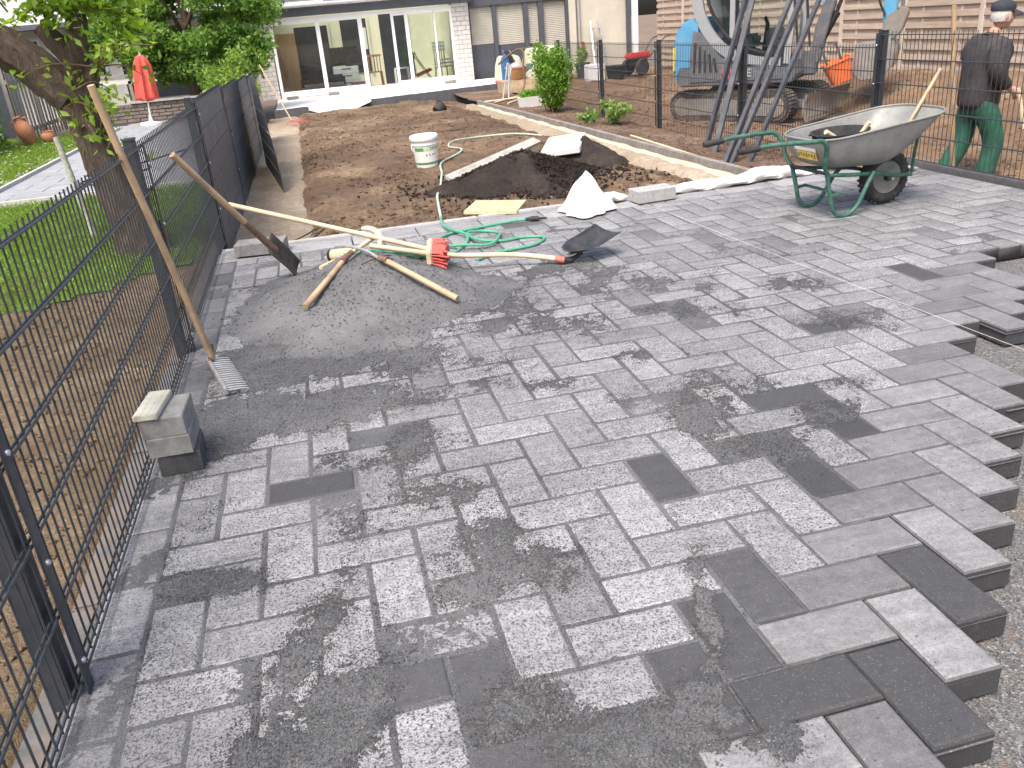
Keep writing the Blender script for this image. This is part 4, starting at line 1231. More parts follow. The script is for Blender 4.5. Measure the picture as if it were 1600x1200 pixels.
# tray: bottom -> shoulder -> rim
L0 = rr_loop(-0.60, -0.10, 0.17, 0.15, 0.325, 0.285, 0.10)
L1 = rr_loop(-0.665, 0.02, 0.25, 0.24, 0.405, 0.385, 0.15)
L2 = rr_loop(-0.71, 0.29, 0.305, 0.315, 0.535, 0.645, 0.20)
L15 = [(a + b) / 2 + Vector((0, 0, -0.012)) for a, b in zip(L1, L2)]
mb = MB(); nl = len(L0)
loops = [L0, L1, L15, L2]
for l in loops: mb.v += [tuple(p) for p in l]
for i in range(3):
    for k in range(nl):
        j = (k + 1) % nl; mb.f.append((i * nl + k, i * nl + j, (i + 1) * nl + j, (i + 1) * nl + k))
mb.f.append(tuple(range(nl)))
tray = mb.build('tray', m_tray, wb, smooth=True, fix=True)
sm = tray.modifiers.new('s', 'SOLIDIFY'); sm.thickness = 0.003
ss = tray.modifiers.new('d', 'SUBSURF'); ss.levels = 1; ss.render_levels = 1
MB().tube(L2, 0.0075, 8, closed=True).build('rim_roll', m_tray, tray, smooth=True)
# sticker on the back of the tray
bx = lambda y, f: Vector((-0.66 - 0.045 * f - 0.006, y, 0.40 + 0.13 * f))
m_yel = pm('sticker_yellow', (0.68, 0.46, 0.08), 0.35, 60.0, 0.6, 0.0)
def patch(y0, y1, f0, f1, mat, nm, e=0.0):
    p = [bx(y0, f0), bx(y1, f0), bx(y1, f1), bx(y0, f1)]
    p = [q + Vector((-e, 0, 0)) for q in p]
    MB().add(p + [q + Vector((0.004, 0, 0)) for q in p], [(0, 1, 2, 3), (7, 6, 5, 4), (0, 4, 5, 1), (2, 6, 7, 3)]).build(nm, mat, tray)
patch(-0.17, 0.05, 0.0, 0.42, m_yel, 'sticker', 0.004); patch(-0.17, 0.07, 0.45, 0.62, m_white, 'sticker_strip', 0.003)
for k in range(7): patch(-0.155 + k * 0.03, -0.143 + k * 0.03, 0.10 + 0.04 * (k % 3), 0.30, m_ink, 'sticker_print', 0.0055)
# tubular frame: one bent tube each side
for s in (-1, 1):
    hw = 0.285
    handle = curve([(-1.18, s * 0.235, 0.545), (-1.05, s * 0.245, 0.555), (-0.80, s * 0.29, 0.552), (-0.72, s * hw, 0.545), (-0.672, s * 0.265, 0.49), (-0.65, s * 0.225, 0.37), (-0.60, s * 0.20, 0.30)], 6)
    MB().tube(handle, 0.0155, 10).build('handle', m_gframe, wb, smooth=True)
    MB().tube([(-1.30, s * 0.228, 0.537), (-1.285, s * 0.229, 0.538), (-1.15, s * 0.236, 0.546)], [0.019, 0.021, 0.0195], 10).build('grip', m_rubber, wb, smooth=True)
    leg = curve([(-0.62, s * 0.205, 0.33), (-0.585, s * 0.20, 0.20), (-0.55, s * 0.20, 0.07), (-0.50, s * 0.20, 0.018), (-0.42, s * 0.20, 0.016), (-0.35, s * 0.20, 0.075), (-0.28, s * 0.19, 0.20), (-0.22, s * 0.17, 0.275)], 6)
    MB().tube(leg, 0.0155, 10).build('leg', m_gframe, wb, smooth=True)
    fork = curve([(-0.60, s * 0.20, 0.30), (-0.30, s * 0.165, 0.268), (-0.17, s * 0.125, 0.255), (0.0, s * 0.095, 0.215), (0.16, s * 0.085, 0.20)], 6)
    MB().tube(fork, 0.014, 10).build('fork', m_gframe, wb, smooth=True)
    MB().tube([(0.17, s * 0.075, 0.205), (0.155, s * 0.10, 0.36), (0.13, s * 0.155, 0.50)], 0.0115, 8).build('nose_stay', m_gframe, wb, smooth=True)
MB().tube(curve([(0.16, -0.085, 0.20), (0.235, -0.06, 0.202), (0.245, 0, 0.204), (0.235, 0.06, 0.202), (0.16, 0.085, 0.20)], 5), 0.014, 8).build('nose_guard', m_galv, wb, smooth=True)
MB().tube([(-0.575, -0.20, 0.155), (-0.50, -0.20, 0.165), (-0.50, 0.20, 0.165), (-0.575, 0.20, 0.155)], 0.011, 8).build('brace', m_gframe, wb, smooth=True)
MB().tube([(-0.62, -0.205, 0.315), (-0.62, 0.205, 0.315)], 0.013, 8).build('cross_bar', m_rubber, wb, smooth=True)
wh = bpy.data.objects.new('wheel', None); COL.objects.link(wh); wh.parent = wb; wh.location = (0.0, 0, 0.192)
Mw = Euler((R_(90), 0, 0)).to_matrix()
prof = []
for k in range(17):
    a = 2 * math.pi * k / 16
    prof.append((0.148 + 0.044 * math.cos(a), 0.047 * math.sin(a)))
MB().lathe(prof, 40, M=Mw, caps=False).build('tyre', m_tyre, wh, smooth=True)
mb = MB()
for k in range(30):
    a = 2 * math.pi * k / 30
    for s in (-1, 1):
        mb.box((0.188 * math.cos(a + s * .05), s * 0.016, 0.188 * math.sin(a + s * .05)), (0.012, 0.026, 0.017), (0, -a, s * 0.5))
mb.build('tread', m_tyre, wh)
MB().lathe([(0.02, -0.034), (0.09, -0.030), (0.112, -0.036), (0.116, -0.03), (0.108, 0.0), (0.116, 0.03), (0.112, 0.036), (0.09, 0.030), (0.02, 0.034)], 28, M=Mw).build('rim', m_rim, wh, smooth=True)
MB().lathe([(0.024, -0.06), (0.026, -0.055), (0.026, 0.055), (0.024, 0.06)], 14, M=Mw).build('hub', m_rubber, wh, smooth=True)
MB().lathe([(0.009, -0.10), (0.009, 0.10)], 10, M=Mw).build('axle', m_galv, wh, smooth=True)

# mortar tub in the tray with a trowel and a hammer handle, and a loose stick
def bar_w(x, y, z):
    c_, s_ = math.cos(R_(2)), math.sin(R_(2)); return Vector((3.94 + x * c_ - y * s_, 5.25 + x * s_ + y * c_, z))
O = tuple(bar_w(-0.36, 0.02, 0.335))
t = thing('mortar_tub', 'round black mortar tub sitting in the wheelbarrow tray', 'tub', O, (0, R_(-4), 0))
o = MB().lathe([(0.001, 0.0), (0.15, 0.0), (0.155, 0.006), (0.185, 0.205), (0.197, 0.207), (0.198, 0.215), (0.186, 0.216), (0.180, 0.206), (0.150, 0.012), (0.001, 0.010)], 28, caps=False).build('shell', m_rubber, t, smooth=True)
MB().tube(curve([(-0.195, -0.06, 0.21), (-0.215, 0, 0.222), (-0.195, 0.06, 0.21)], 4), 0.008, 6).build('grip', m_rubber, t, smooth=True)
MB().lathe([(0.001, 0.10), (0.165, 0.10)], 20, caps=False).build('filling', m_sand, t)
o = stick('hammer_handle', bar_w(-0.30, -0.02, 0.44), bar_w(-0.235, -0.10, 0.60), 0.013, 0.017, m_handle_pale, None, (0, 0, 0))
tag(o, 'short pale tool handle standing up in the black tub', 'tool handle')
o = stick('trowel_handle', bar_w(-0.50, 0.0, 0.555), bar_w(-0.40, 0.02, 0.50), 0.017, 0.015, m_handle_pale, None, (0, 0, 0))
tag(o, 'round pale handle end resting on the left rim of the black tub', 'tool handle')
o = stick('broom_stick', bar_w(0.02, -0.10, 0.46), bar_w(0.52, 0.16, 0.86), 0.012, 0.0125, m_handle, None, (0, 0, 0))
tag(o, 'brown wooden stick poking up out of the wheelbarrow nose', 'stick')

# ================================================================ worker behind the right-hand fence
m_jacket = pm('dark_jacket', (0.040, 0.036, 0.038), 0.35, 22.0, 0.9, 0.5, 0.006, dirt=(0.10, 0.09, 0.085), dirt_amt=0.4)
m_trou = pm('green_trousers', (0.020, 0.105, 0.065), 0.35, 14.0, 0.85, 0.6, 0.008, dirt=(0.03, 0.05, 0.045), dirt_amt=0.5, dirt_scale=5)
m_skin = pm('skin', (0.47, 0.27, 0.19), 0.12, 20.0, 0.55, 0.15, 0.002)
m_hair = pm('grey_hair', (0.50, 0.48, 0.45), 0.25, 60.0, 0.8, 0.6, 0.004)
m_cap = pm('navy_cap', (0.030, 0.034, 0.046), 0.2, 30.0, 0.8, 0.3, 0.002)
m_boot = pm('work_boot', (0.045, 0.038, 0.032), 0.3, 20, 0.8, 0.4, 0.003)
PZ = -0.53
person = thing('person', 'worker in dark jacket, green trousers and cap walking behind the mesh fence', 'person', (6.29, 7.10, PZ), (0, 0, R_(-8)))
def skin_mesh(name, chains, root, mat, parent, sub=2):
    """chains: list of lists of (x, y, z, r); coincident points are joined"""
    idx = {}; V = []; E = []; Rr = []
    for ch in chains:
        prev = None
        for (x, y, z, r) in ch:
            k = (round(x, 4), round(y, 4), round(z, 4))
            if k not in idx:
                idx[k] = len(V); V.append(k); Rr.append(r)
            i = idx[k]
            if prev is not None and prev != i: E.append((prev, i))
            prev = i
    me = bpy.data.meshes.new(name); me.from_pydata(V, E, []); me.update()
    o = link(name, me, parent)
    md = o.modifiers.new('skin', 'SKIN'); md.use_smooth_shade = True
    sv = me.skin_vertices[0].data
    for i, r in enumerate(Rr):
        rr = r if hasattr(r, '__len__') else (r, r)
        sv[i].radius = rr; sv[i].use_root = (i == root)
    sb = o.modifiers.new('sub', 'SUBSURF'); sb.levels = sub; sb.render_levels = sub
    me.materials.append(mat)
    return o
# local axes: +x = walking direction, +y = his left (away from the camera), z up
hip = (0.0, 0.0, 0.92)
def hand_chains(w, d, upv, sc=1.0):
    """palm and five fingers; w wrist, d direction of the hand, upv back of the hand"""
    w = Vector(w); d = Vector(d).normalized(); u = Vector(upv).normalized(); s = d.cross(u).normalized()
    T = lambda p, r: (p.x, p.y, p.z, r)
    ch = []
    palm = w + d * 0.055 * sc
    ch.append([T(w, 0.026), T(palm, 0.030)])
    for k, (off, ln) in enumerate(((-0.030, 0.068), (-0.010, 0.078), (0.011, 0.073), (0.030, 0.058))):
        b0 = w + d * 0.088 * sc + s * off
        b1 = b0 + d * ln * 0.45 - u * ln * 0.30; b2 = b1 + d * ln * 0.05 - u * ln * 0.50; b3 = b2 - d * ln * 0.30 - u * ln * 0.15
        ch.append([T(palm, 0.030), T(b0, 0.0105), T(b1, 0.0095), T(b2, 0.009), T(b3, 0.008)])
    tb = w + d * 0.03 - s * 0.032; t1 = tb + d * 0.035 - s * 0.016 - u * 0.02; t2 = t1 + d * 0.03 - u * 0.024
    ch.append([T(palm, 0.030), T(tb, 0.013), T(t1, 0.011), T(t2, 0.009)])
    return ch
# near (right) arm: elbow bent, hand in front of the hip holding a tool; far arm the same way
shR, elR, wrR = (0.02, -0.20, 1.40), (-0.02, -0.25, 1.13), (0.19, -0.17, 0.985)
shL, elL, wrL = (0.02, 0.20, 1.40), (0.04, 0.25, 1.12), (0.24, 0.16, 1.0)
neck, head = (0.06, 0, 1.475), (0.115, 0, 1.60)
kneeR, ankR = (0.14, -0.11, 0.50), (0.06, -0.11, 0.09)
kneeL, ankL = (-0.05, 0.11, 0.49), (-0.26, 0.11, 0.12)
body = [[(0, 0, 0.92, (0.09, 0.08)), (0.0, 0, 1.06, (0.085, 0.075)), (0.015, 0, 1.22, (0.09, 0.08)), (0.03, 0, 1.36, (0.08, 0.07)), (0.045, 0, 1.44, 0.055), (*neck, 0.052), (0.085, 0, 1.54, 0.055)],
        [(0.03, 0, 1.36, (0.08, 0.07)), (*shR, 0.035), (*elR, 0.03), (*wrR, 0.026)],
        [(0.03, 0, 1.36, (0.08, 0.07)), (*shL, 0.035), (*elL, 0.03), (*wrL, 0.026)],
        [(0, 0, 0.92, (0.09, 0.08)), (0.01, -0.10, 0.85, 0.06), (*kneeR, 0.06), (*ankR, 0.04)],
        [(0, 0, 0.92, (0.09, 0.08)), (-0.01, 0.10, 0.85, 0.06), (*kneeL, 0.06), (*ankL, 0.04)]]
body += hand_chains(wrR, (0.85, 0.05, -0.45), (0.1, -0.95, 0.25))
body += hand_chains(wrL, (0.9, -0.1, -0.4), (0.1, 0.95, 0.25))
skin_mesh('body', body, 0, m_skin, person)
# head with face
mb = MB(); nu, nv = 24, 18
hc = Vector((0.125, 0, 1.625))
for i in range(nv + 1):
    el = -math.pi / 2 + math.pi * i / nv
    for k in range(nu):
        az = 2 * math.pi * k / nu
        x = math.cos(el) * math.cos(az); y = math.cos(el) * math.sin(az); z = math.sin(el)
        p = Vector((x * 0.100, y * 0.076, z * 0.118))
        if z < -0.15: p.x += 0.012; p.y *= 1 - 0.28 * (-z - 0.15); p.x *= 1 - 0.10 * (-z)      # jaw
        f = max(0, x) ** 6
        if abs(y) < 0.22 and -0.40 < z < 0.18: p.x += 0.030 * f * (1 - abs(y) / 0.22) * math.sin(math.pi * (0.18 - z) / 0.58)   # nose
        if 0.08 < z < 0.30 and 0.15 < abs(y) < 0.55 and x > 0: p.x -= 0.010 * math.sin(math.pi * (z - 0.08) / 0.22)           # eye sockets
        if -0.58 < z < -0.48 and abs(y) < 0.3 and x > 0: p.x -= 0.006                                                         # mouth
        if z < -0.72 and x > 0.1: p.x += 0.008
        mb.v.append(tuple(hc + p))
for i in range(nv):
    for k in range(nu):
        l = (k + 1) % nu; mb.f.append((i * nu + k, i * nu + l, (i + 1) * nu + l, (i + 1) * nu + k))
hd_ = mb.build('head', m_skin, person, smooth=True)
for s in (-1, 1):
    MB().ball((0.215, s * 0.030, 1.648), 0.010, 8, 6).build('eye', m_white, hd_, smooth=True)
    MB().ball((0.118, s * 0.079, 1.62), (0.018, 0.010, 0.032), 10, 8).build('ear', m_skin, hd_, smooth=True)
MB().tube(curve([(0.212, -0.026, 1.566), (0.221, 0, 1.566), (0.212, 0.026, 1.566)], 4), 0.004, 6).build('mouth', pm('lip', (0.36, 0.15, 0.12), 0.1, 30, 0.5, 0.0), hd_, smooth=True)
mb = MB()
for i in range(9):
    el = R_(-22 + 6.5 * i)
    for k in range(17):
        az = R_(75 + 210 * k / 16)
        mb.v.append((hc.x + 0.107 * math.cos(el) * math.cos(az), 0.083 * math.cos(el) * math.sin(az), hc.z + 0.122 * math.sin(el)))
for i in range(8):
    for k in range(16):
        mb.f.append((i * 17 + k, i * 17 + k + 1, (i + 1) * 17 + k + 1, (i + 1) * 17 + k))
mb.build('hair', m_hair, person, smooth=True)
capm = MB()
capm.lathe([(0.108, 0.0), (0.112, 0.02), (0.108, 0.06), (0.085, 0.095), (0.045, 0.112), (0.002, 0.116)], 24, (0, 0, 0))
capm.v = [(hc.x + x * 1.0, y * 0.80, hc.z + 0.045 + z * 0.82 - 0.10 * x * 0.3) for x, y, z in capm.v]
cp = capm.build('cap', m_cap, person, smooth=True)
mb = MB()
for i in range(5):
    for k in range(13):
        a = R_(-62 + 124 * k / 12); r = 0.105 + 0.085 * (i / 4) * max(0, math.cos(a)) ** 0.7
        mb.v.append((hc.x + r * math.cos(a), r * 0.80 * math.sin(a), hc.z + 0.052 - 0.035 * (i / 4) - 0.03 * math.sin(a) ** 2 * (i / 4)))
for i in range(4):
    for k in range(12): mb.f.append((i * 13 + k, i * 13 + k + 1, (i + 1) * 13 + k + 1, (i + 1) * 13 + k))
pk = mb.build('peak', m_cap, cp, smooth=True); pk.modifiers.new('s', 'SOLIDIFY').thickness = 0.004
# clothes: separate skins a little larger than the body
jk = [[(0.0, 0, 0.80, (0.205, 0.19)), (0.0, 0, 0.90, (0.205, 0.19)), (0.0, 0, 1.00, (0.205, 0.19)), (0.005, 0, 1.10, (0.205, 0.19)), (0.015, 0, 1.24, (0.215, 0.195)), (0.03, 0, 1.36, (0.205, 0.19)), (0.045, 0, 1.45, 0.104), (0.06, 0, 1.49, 0.066)],
      [(0.03, 0, 1.36, (0.205, 0.19)), (0.02, -0.17, 1.385, 0.10), (-0.005, -0.235, 1.26, 0.108), (-0.02, -0.25, 1.13, 0.080), (0.09, -0.21, 1.055, 0.068), (0.155, -0.185, 1.01, 0.055)],
      [(0.03, 0, 1.36, (0.205, 0.19)), (0.02, 0.17, 1.385, 0.10), (0.03, 0.235, 1.26, 0.075), (0.04, 0.25, 1.12, 0.066), (0.14, 0.21, 1.06, 0.058), (0.205, 0.175, 1.02, 0.048)]]
skin_mesh('jacket', jk, 0, m_jacket, person)
tr = [[(0, 0, 0.955, (0.17, 0.15)), (0.0, 0, 0.88, (0.175, 0.155))],
      [(0.0, 0, 0.88, (0.175, 0.155)), (0.01, -0.10, 0.82, 0.120), (0.09, -0.11, 0.66, 0.108), (0.14, -0.11, 0.50, 0.096), (0.11, -0.11, 0.30, 0.093), (0.06, -0.11, 0.12, 0.09), (0.055, -0.11, 0.05, 0.09)],
      [(0.0, 0, 0.88, (0.175, 0.155)), (-0.01, 0.10, 0.82, 0.120), (-0.03, 0.11, 0.66, 0.108), (-0.05, 0.11, 0.49, 0.096), (-0.15, 0.11, 0.30, 0.093), (-0.24, 0.11, 0.15, 0.09), (-0.26, 0.11, 0.08, 0.09)]]
skin_mesh('trousers', tr, 0, m_trou, person)
for (x, y, z, p) in ((0.06, -0.11, 0.0, 0.0), (-0.27, 0.11, 0.035, R_(22))):
    mb = MB()
    out = [(-0.08, -0.038), (-0.085, 0), (-0.08, 0.038), (0.02, 0.046), (0.12, 0.046), (0.17, 0.032), (0.185, 0), (0.17, -0.032), (0.12, -0.046), (0.02, -0.046)]
    for zz, f in ((0.0, 1.0), (0.03, 1.02), (0.06, 0.97), (0.10, 0.80)):
        mb.v += [(a * (f if a > 0 else 1) * (0.62 if zz > 0.09 and a > 0 else 1), b_ * f, zz) for a, b_ in out]
    for i in range(3):
        for k in range(10): mb.f.append((i * 10 + k, i * 10 + (k + 1) % 10, (i + 1) * 10 + (k + 1) % 10, (i + 1) * 10 + k))
    mb.f += [tuple(reversed(range(10))), tuple(range(30, 40))]
    o = mb.build('boot', m_boot, person, smooth=True); o.location = (x, y, z); o.rotation_euler = (0, p, 0)
# the tool in his right hand: grey curved rod with a wooden grip
O = (6.22, 7.1, PZ)
cR, sR = math.cos(R_(-8)), math.sin(R_(-8))
def pw(x, y, z): return Vector((6.29 + x * cR - y * sR, 7.1 + x * sR + y * cR, PZ + z))
t = thing('hand_tool', 'long tool with wooden grip and thin curved rod held by the worker', 'tool', tuple(pw(0.28, -0.17, 0.95)))
oo = tuple(pw(0.28, -0.17, 0.95))
MB().tube([pw(0.262, -0.175, 0.99), pw(0.30, -0.185, 0.86), pw(0.36, -0.20, 0.62)], [0.017, 0.018, 0.022], 8).build('grip', m_handle_pale, t, oo, smooth=True)
MB().tube(curve([pw(0.36, -0.2, 0.64), pw(0.48, -0.16, 0.72), pw(0.62, -0.1, 0.92), pw(0.70, -0.06, 1.10)], 6), 0.009, 6).build('rod', m_iron, t, oo, smooth=True)
# long-handled shovel standing against the fence beside him
O = (5.30, 6.16, -0.30)
t = thing('long_shovel', 'long wooden shovel handle standing upright against the fence in front of the worker', 'shovel', O)
stick('handle', (5.33, 6.20, -0.12), (5.12, 6.17, 1.25), 0.021, 0.018, m_handle, t, O)
MB().prism([(-0.11, -0.0), (-0.115, -0.16), (-0.07, -0.25), (0, -0.29), (0.07, -0.25), (0.115, -0.16), (0.11, 0)], 0.005, Euler((R_(90), 0, R_(70))).to_matrix(), (5.335, 6.20, -0.09)).build('blade', m_iron, t, O)
# ================================================================ mini excavator behind the fence
m_blue = pm('machine_blue', (0.09, 0.31, 0.51), 0.12, 6.0, 0.4, 0.05, 0.001, dirt=(0.28, 0.27, 0.24), dirt_amt=0.3, dirt_scale=4)
m_mgrey = pm('machine_grey', (0.115, 0.122, 0.135), 0.15, 8.0, 0.5, 0.1, 0.001, dirt=(0.25, 0.23, 0.2), dirt_amt=0.4, dirt_scale=4)
m_cabgrey = pm('cab_grey', (0.29, 0.305, 0.32), 0.06, 6.0, 0.45, 0.05, 0.001, dirt=(0.34, 0.32, 0.28), dirt_amt=0.35, dirt_scale=4)
m_track = pm('track_rubber', (0.055, 0.053, 0.05), 0.3, 20.0, 0.85, 0.4, 0.004, dirt=(0.30, 0.22, 0.15), dirt_amt=0.6, dirt_scale=5)
m_trackside = pm('track_frame', (0.20, 0.195, 0.18), 0.2, 10.0, 0.7, 0.2, 0.002, dirt=(0.30, 0.22, 0.15), dirt_amt=0.6, dirt_scale=3)
m_scrape = pm('worn_steel', (0.38, 0.375, 0.36), 0.25, 9.0, 0.4, 0.2, 0.002, metal=0.6, dirt=(0.28, 0.21, 0.15), dirt_amt=0.5, dirt_scale=4)
m_yelw = pm('warning_yellow', (0.70, 0.55, 0.05), 0.1, 10, 0.5, 0.0)
m_glass = glass_mat('pane_glass')
m_seat = pm('seat_grey', (0.13, 0.145, 0.15), 0.2, 18, 0.8, 0.3, 0.003, dirt=(0.24, 0.25, 0.24), dirt_amt=0.4)
ex = thing('excavator', 'blue and grey mini excavator with cab and crawler tracks parked behind the fence', 'excavator', (7.25, 13.25, -0.36), (0, 0, R_(-42)))
SX = Euler((R_(90), 0, 0)).to_matrix()
def side(poly, y0, y1, nm, mat, par=ex, bev=0.0, off=(0, 0, 0), smooth=False):
    """outline in the x-z plane extruded from y0 to y1"""
    return MB().prism(poly, y1 - y0, SX, (off[0], y1 + off[1], off[2])).build(nm, mat, par, bevel=bev, smooth=smooth)
def rot_z(o, a):
    o.data.transform(Matrix.Rotation(R_(a), 4, 'Z')); return o
UA = -14
def stadium(x0, x1, z0, z1, n=10):
    r = (z1 - z0) / 2; c = (z0 + z1) / 2
    return [(x1 - r + r * math.cos(a), c + r * math.sin(a)) for a in [R_(-90 + 180 * k / n) for k in range(n + 1)]] + [(x0 + r + r * math.cos(a), c + r * math.sin(a)) for a in [R_(90 + 180 * k / n) for k in range(n + 1)]]
for s in (-1, 1):
    yc = s * 0.62
    tr_ = side(stadium(-1.05, 1.05, 0.0, 0.46), yc - 0.15, yc + 0.15, 'track', m_track, bev=0.02); rot_z(tr_, UA)
    tf = side(stadium(-0.93, 0.93, 0.10, 0.36), yc - 0.158, yc + 0.158, 'track_frame', m_trackside, tr_); rot_z(tf, UA)
    for xx in (-0.82, 0.82):
        w = MB().lathe([(0.02, -0.17), (0.12, -0.17), (0.15, -0.165), (0.15, 0.165), (0.12, 0.17), (0.02, 0.17)], 18, (xx, yc, 0.23), SX).build('track_wheel', m_trackside, tr_, smooth=True); rot_z(w, UA)
    lug = MB(); pts = stadium(-1.05, 1.05, 0.0, 0.46, 14)
    L = len(pts)
    acc = []
    for i in range(L):
        a, b_ = Vector((*pts[i], 0)), Vector((*pts[(i + 1) % L], 0)); k = max(1, int((b_ - a).length / 0.09))
        acc += [(a.lerp(b_, j / k), (b_ - a)) for j in range(k)]
    for q, tdir in acc:
        ang = math.atan2(tdir.y, tdir.x); nx, nz = math.sin(ang), -math.cos(ang)
        lug.box((q.x + nx * 0.008, yc, q.y + nz * 0.008), (0.038, 0.296, 0.022), (0, -ang, 0))
    lg_ = lug.build('track_lugs', m_track, tr_); rot_z(lg_, UA)
uc = MB().box((0, 0, 0.30), (1.0, 1.0, 0.20)).lathe([(0.36, 0.38), (0.36, 0.55)], 24).build('undercarriage', m_mgrey, ex); rot_z(uc, UA)
# dozer blade on two arms
bl = MB()
prof = [(1.32, 0.03), (1.27, 0.16), (1.26, 0.28), (1.30, 0.40), (1.35, 0.42), (1.31, 0.29), (1.32, 0.17), (1.37, 0.03)]
b1 = side(prof, -0.80, 0.80, 'dozer_blade', m_scrape); rot_z(b1, UA)
ed_ = MB().box((1.345, 0, 0.045), (0.03, 1.61, 0.09)).build('blade_edge', m_scrape, b1); rot_z(ed_, UA)
for s in (-1, 1):
    am = MB().bar((0.5, s * 0.32, 0.28), (1.28, s * 0.36, 0.22), 0.09, 0.10).build('blade_arm', m_mgrey, b1); rot_z(am, UA)
# upper structure
side([(-0.98, 0.56), (-1.02, 0.70), (-0.98, 0.86), (0.80, 0.80), (0.86, 0.66), (0.80, 0.56)], -0.76, 0.76, 'deck', m_mgrey, bev=0.02)
cw = side([(-0.86, 0.58), (-1.04, 0.62), (-1.10, 0.85), (-1.08, 1.20), (-1.00, 1.48), (-0.80, 1.58), (-0.62, 1.58), (-0.62, 0.58)], -0.74, 0.74, 'counterweight', m_blue, bev=0.05)
MB().box((-1.075, -0.60, 0.98), (0.05, 0.22, 0.36)).build('warning_plate', m_yelw, cw, bevel=0.01)
ep = side([(-0.80, 0.62), (-0.80, 0.95), (-0.74, 1.40), (-0.62, 1.36), (-0.30, 0.98), (0.10, 0.80), (0.55, 0.70), (0.70, 0.62)], -0.775, -0.74, 'engine_panel', m_mgrey, bev=0.008)
for k in range(5):
    MB().bar((-0.72 + k * 0.09, -0.785, 0.78), (-0.70 + k * 0.075, -0.785, 1.22 - 0.06 * k), 0.014, 0.034, (1, 0, 0)).build('louvre', m_rubber, ep)
m_ltrred = pm('letter_red', (0.55, 0.10, 0.10), 0.1, 10, 0.5, 0.0); m_ltr = pm('letter_grey', (0.42, 0.44, 0.45), 0.1, 10, 0.5, 0.0)
Mt = lambda x, z: Matrix.Translation((x, -0.782, z)) @ Euler((R_(90), 0, 0)).to_matrix().to_4x4()
text_mesh('50', 0.19, m_ltrred, 'lettering', Mt(-0.20, 0.73), ep, 0.001, 0.004)
text_mesh('GE', 0.16, m_ltr, 'lettering', Mt(0.09, 0.73), ep, 0.001, 0.003)
# cab: sweeping rear frame, door post, roof and panes
def ribbon(pts, w, y0, y1, nm, mat, par=ex):
    P = [Vector((x, 0, z)) for x, z in pts]; C = curve(P, 6); n = len(C); mb = MB()
    for i, p in enumerate(C):
        tt = (C[min(i + 1, n - 1)] - C[max(i - 1, 0)]).normalized(); nn = Vector((-tt.z, 0, tt.x))
        ww = w[0] + (w[1] - w[0]) * i / (n - 1)
        for y in (y0, y1):
            for sg in (-1, 1): mb.v.append(tuple(p + nn * (sg * ww / 2) + Vector((0, y, 0))))
    for i in range(n - 1):
        a = 4 * i; b_ = a + 4
        mb.f += [(a, a + 1, b_ + 1, b_), (a + 2, b_ + 2, b_ + 3, a + 3), (a, b_, b_ + 2, a + 2), (a + 1, a + 3, b_ + 3, b_ + 1)]
    mb.f += [(0, 2, 3, 1), (4 * n - 4, 4 * n - 3, 4 * n - 1, 4 * n - 2)]
    return mb.build(nm, mat, par, smooth=True)
for y0, y1 in ((-0.74, -0.66), (0.24, 0.32)):
    cf = ribbon([(-0.62, 2.55), (-0.72, 2.1), (-0.62, 1.55), (-0.30, 1.12), (0.15, 0.92), (0.62, 0.86)], (0.19, 0.13), y0, y1, 'cab_frame', m_cabgrey)
    ribbon([(-0.47, 2.5), (-0.56, 2.1), (-0.47, 1.66), (-0.16, 1.24), (0.2, 1.06), (0.56, 0.99)], (0.03, 0.03), y0 - 0.004, y1 + 0.004, 'door_seal', m_rubber, cf)
    MB().bar((-0.14, (y0 + y1) / 2, 1.22), (-0.14, (y0 + y1) / 2, 2.5), 0.05, 0.075, (1, 0, 0)).build('door_post', m_cabgrey, cf)
    ribbon([(0.70, 0.84), (0.74, 1.5), (0.62, 2.1), (0.45, 2.5)], (0.10, 0.07), y0, y1, 'front_pillar', m_cabgrey, cf)
    MB().bar((0.86, (y0 + y1) / 2, 1.0), (0.72, (y0 + y1) / 2, 2.3), 0.03, 0.03).build('grab_rail', m_rubber, cf)
MB().prism([(-0.75, -0.76), (0.55, -0.76), (0.55, 0.34), (-0.75, 0.34)], 0.10, None, (0, 0, 2.48)).build('cab_roof', m_cabgrey, ex, bevel=0.03)
side([(-0.50, 2.48), (-0.60, 2.1), (-0.45, 1.65), (-0.14, 1.25), (-0.14, 2.48)], -0.705, -0.699, 'rear_pane', m_glass)
side([(-0.10, 2.48), (-0.10, 1.22), (0.2, 1.08), (0.66, 1.0), (0.70, 1.5), (0.58, 2.1), (0.42, 2.48)], -0.705, -0.699, 'door_pane', m_glass)
MB().add([(0.70, -0.66, 0.95), (0.70, 0.24, 0.95), (0.74, 0.24, 1.5), (0.74, -0.66, 1.5), (0.44, -0.66, 2.46), (0.44, 0.24, 2.46)], [(0, 1, 2, 3), (3, 2, 5, 4)]).build('windscreen', m_glass, ex)
st_ = side([(-0.45, 1.05), (-0.45, 1.18), (-0.36, 1.22), (-0.42, 1.85), (-0.32, 1.95), (-0.22, 1.85), (-0.20, 1.28), (0.14, 1.28), (0.16, 1.14), (0.10, 1.05)], -0.42, 0.02, 'seat', m_seat, bev=0.04)
MB().tube([(0.32, -0.45, 1.0), (0.34, -0.45, 1.42), (0.30, -0.46, 1.52)], [0.06, 0.03, 0.025], 8).build('control_lever', m_rubber, ex, smooth=True)
MB().box((0.45, -0.35, 1.1), (0.25, 0.35, 0.5)).build('console', m_mgrey, ex, bevel=0.03)
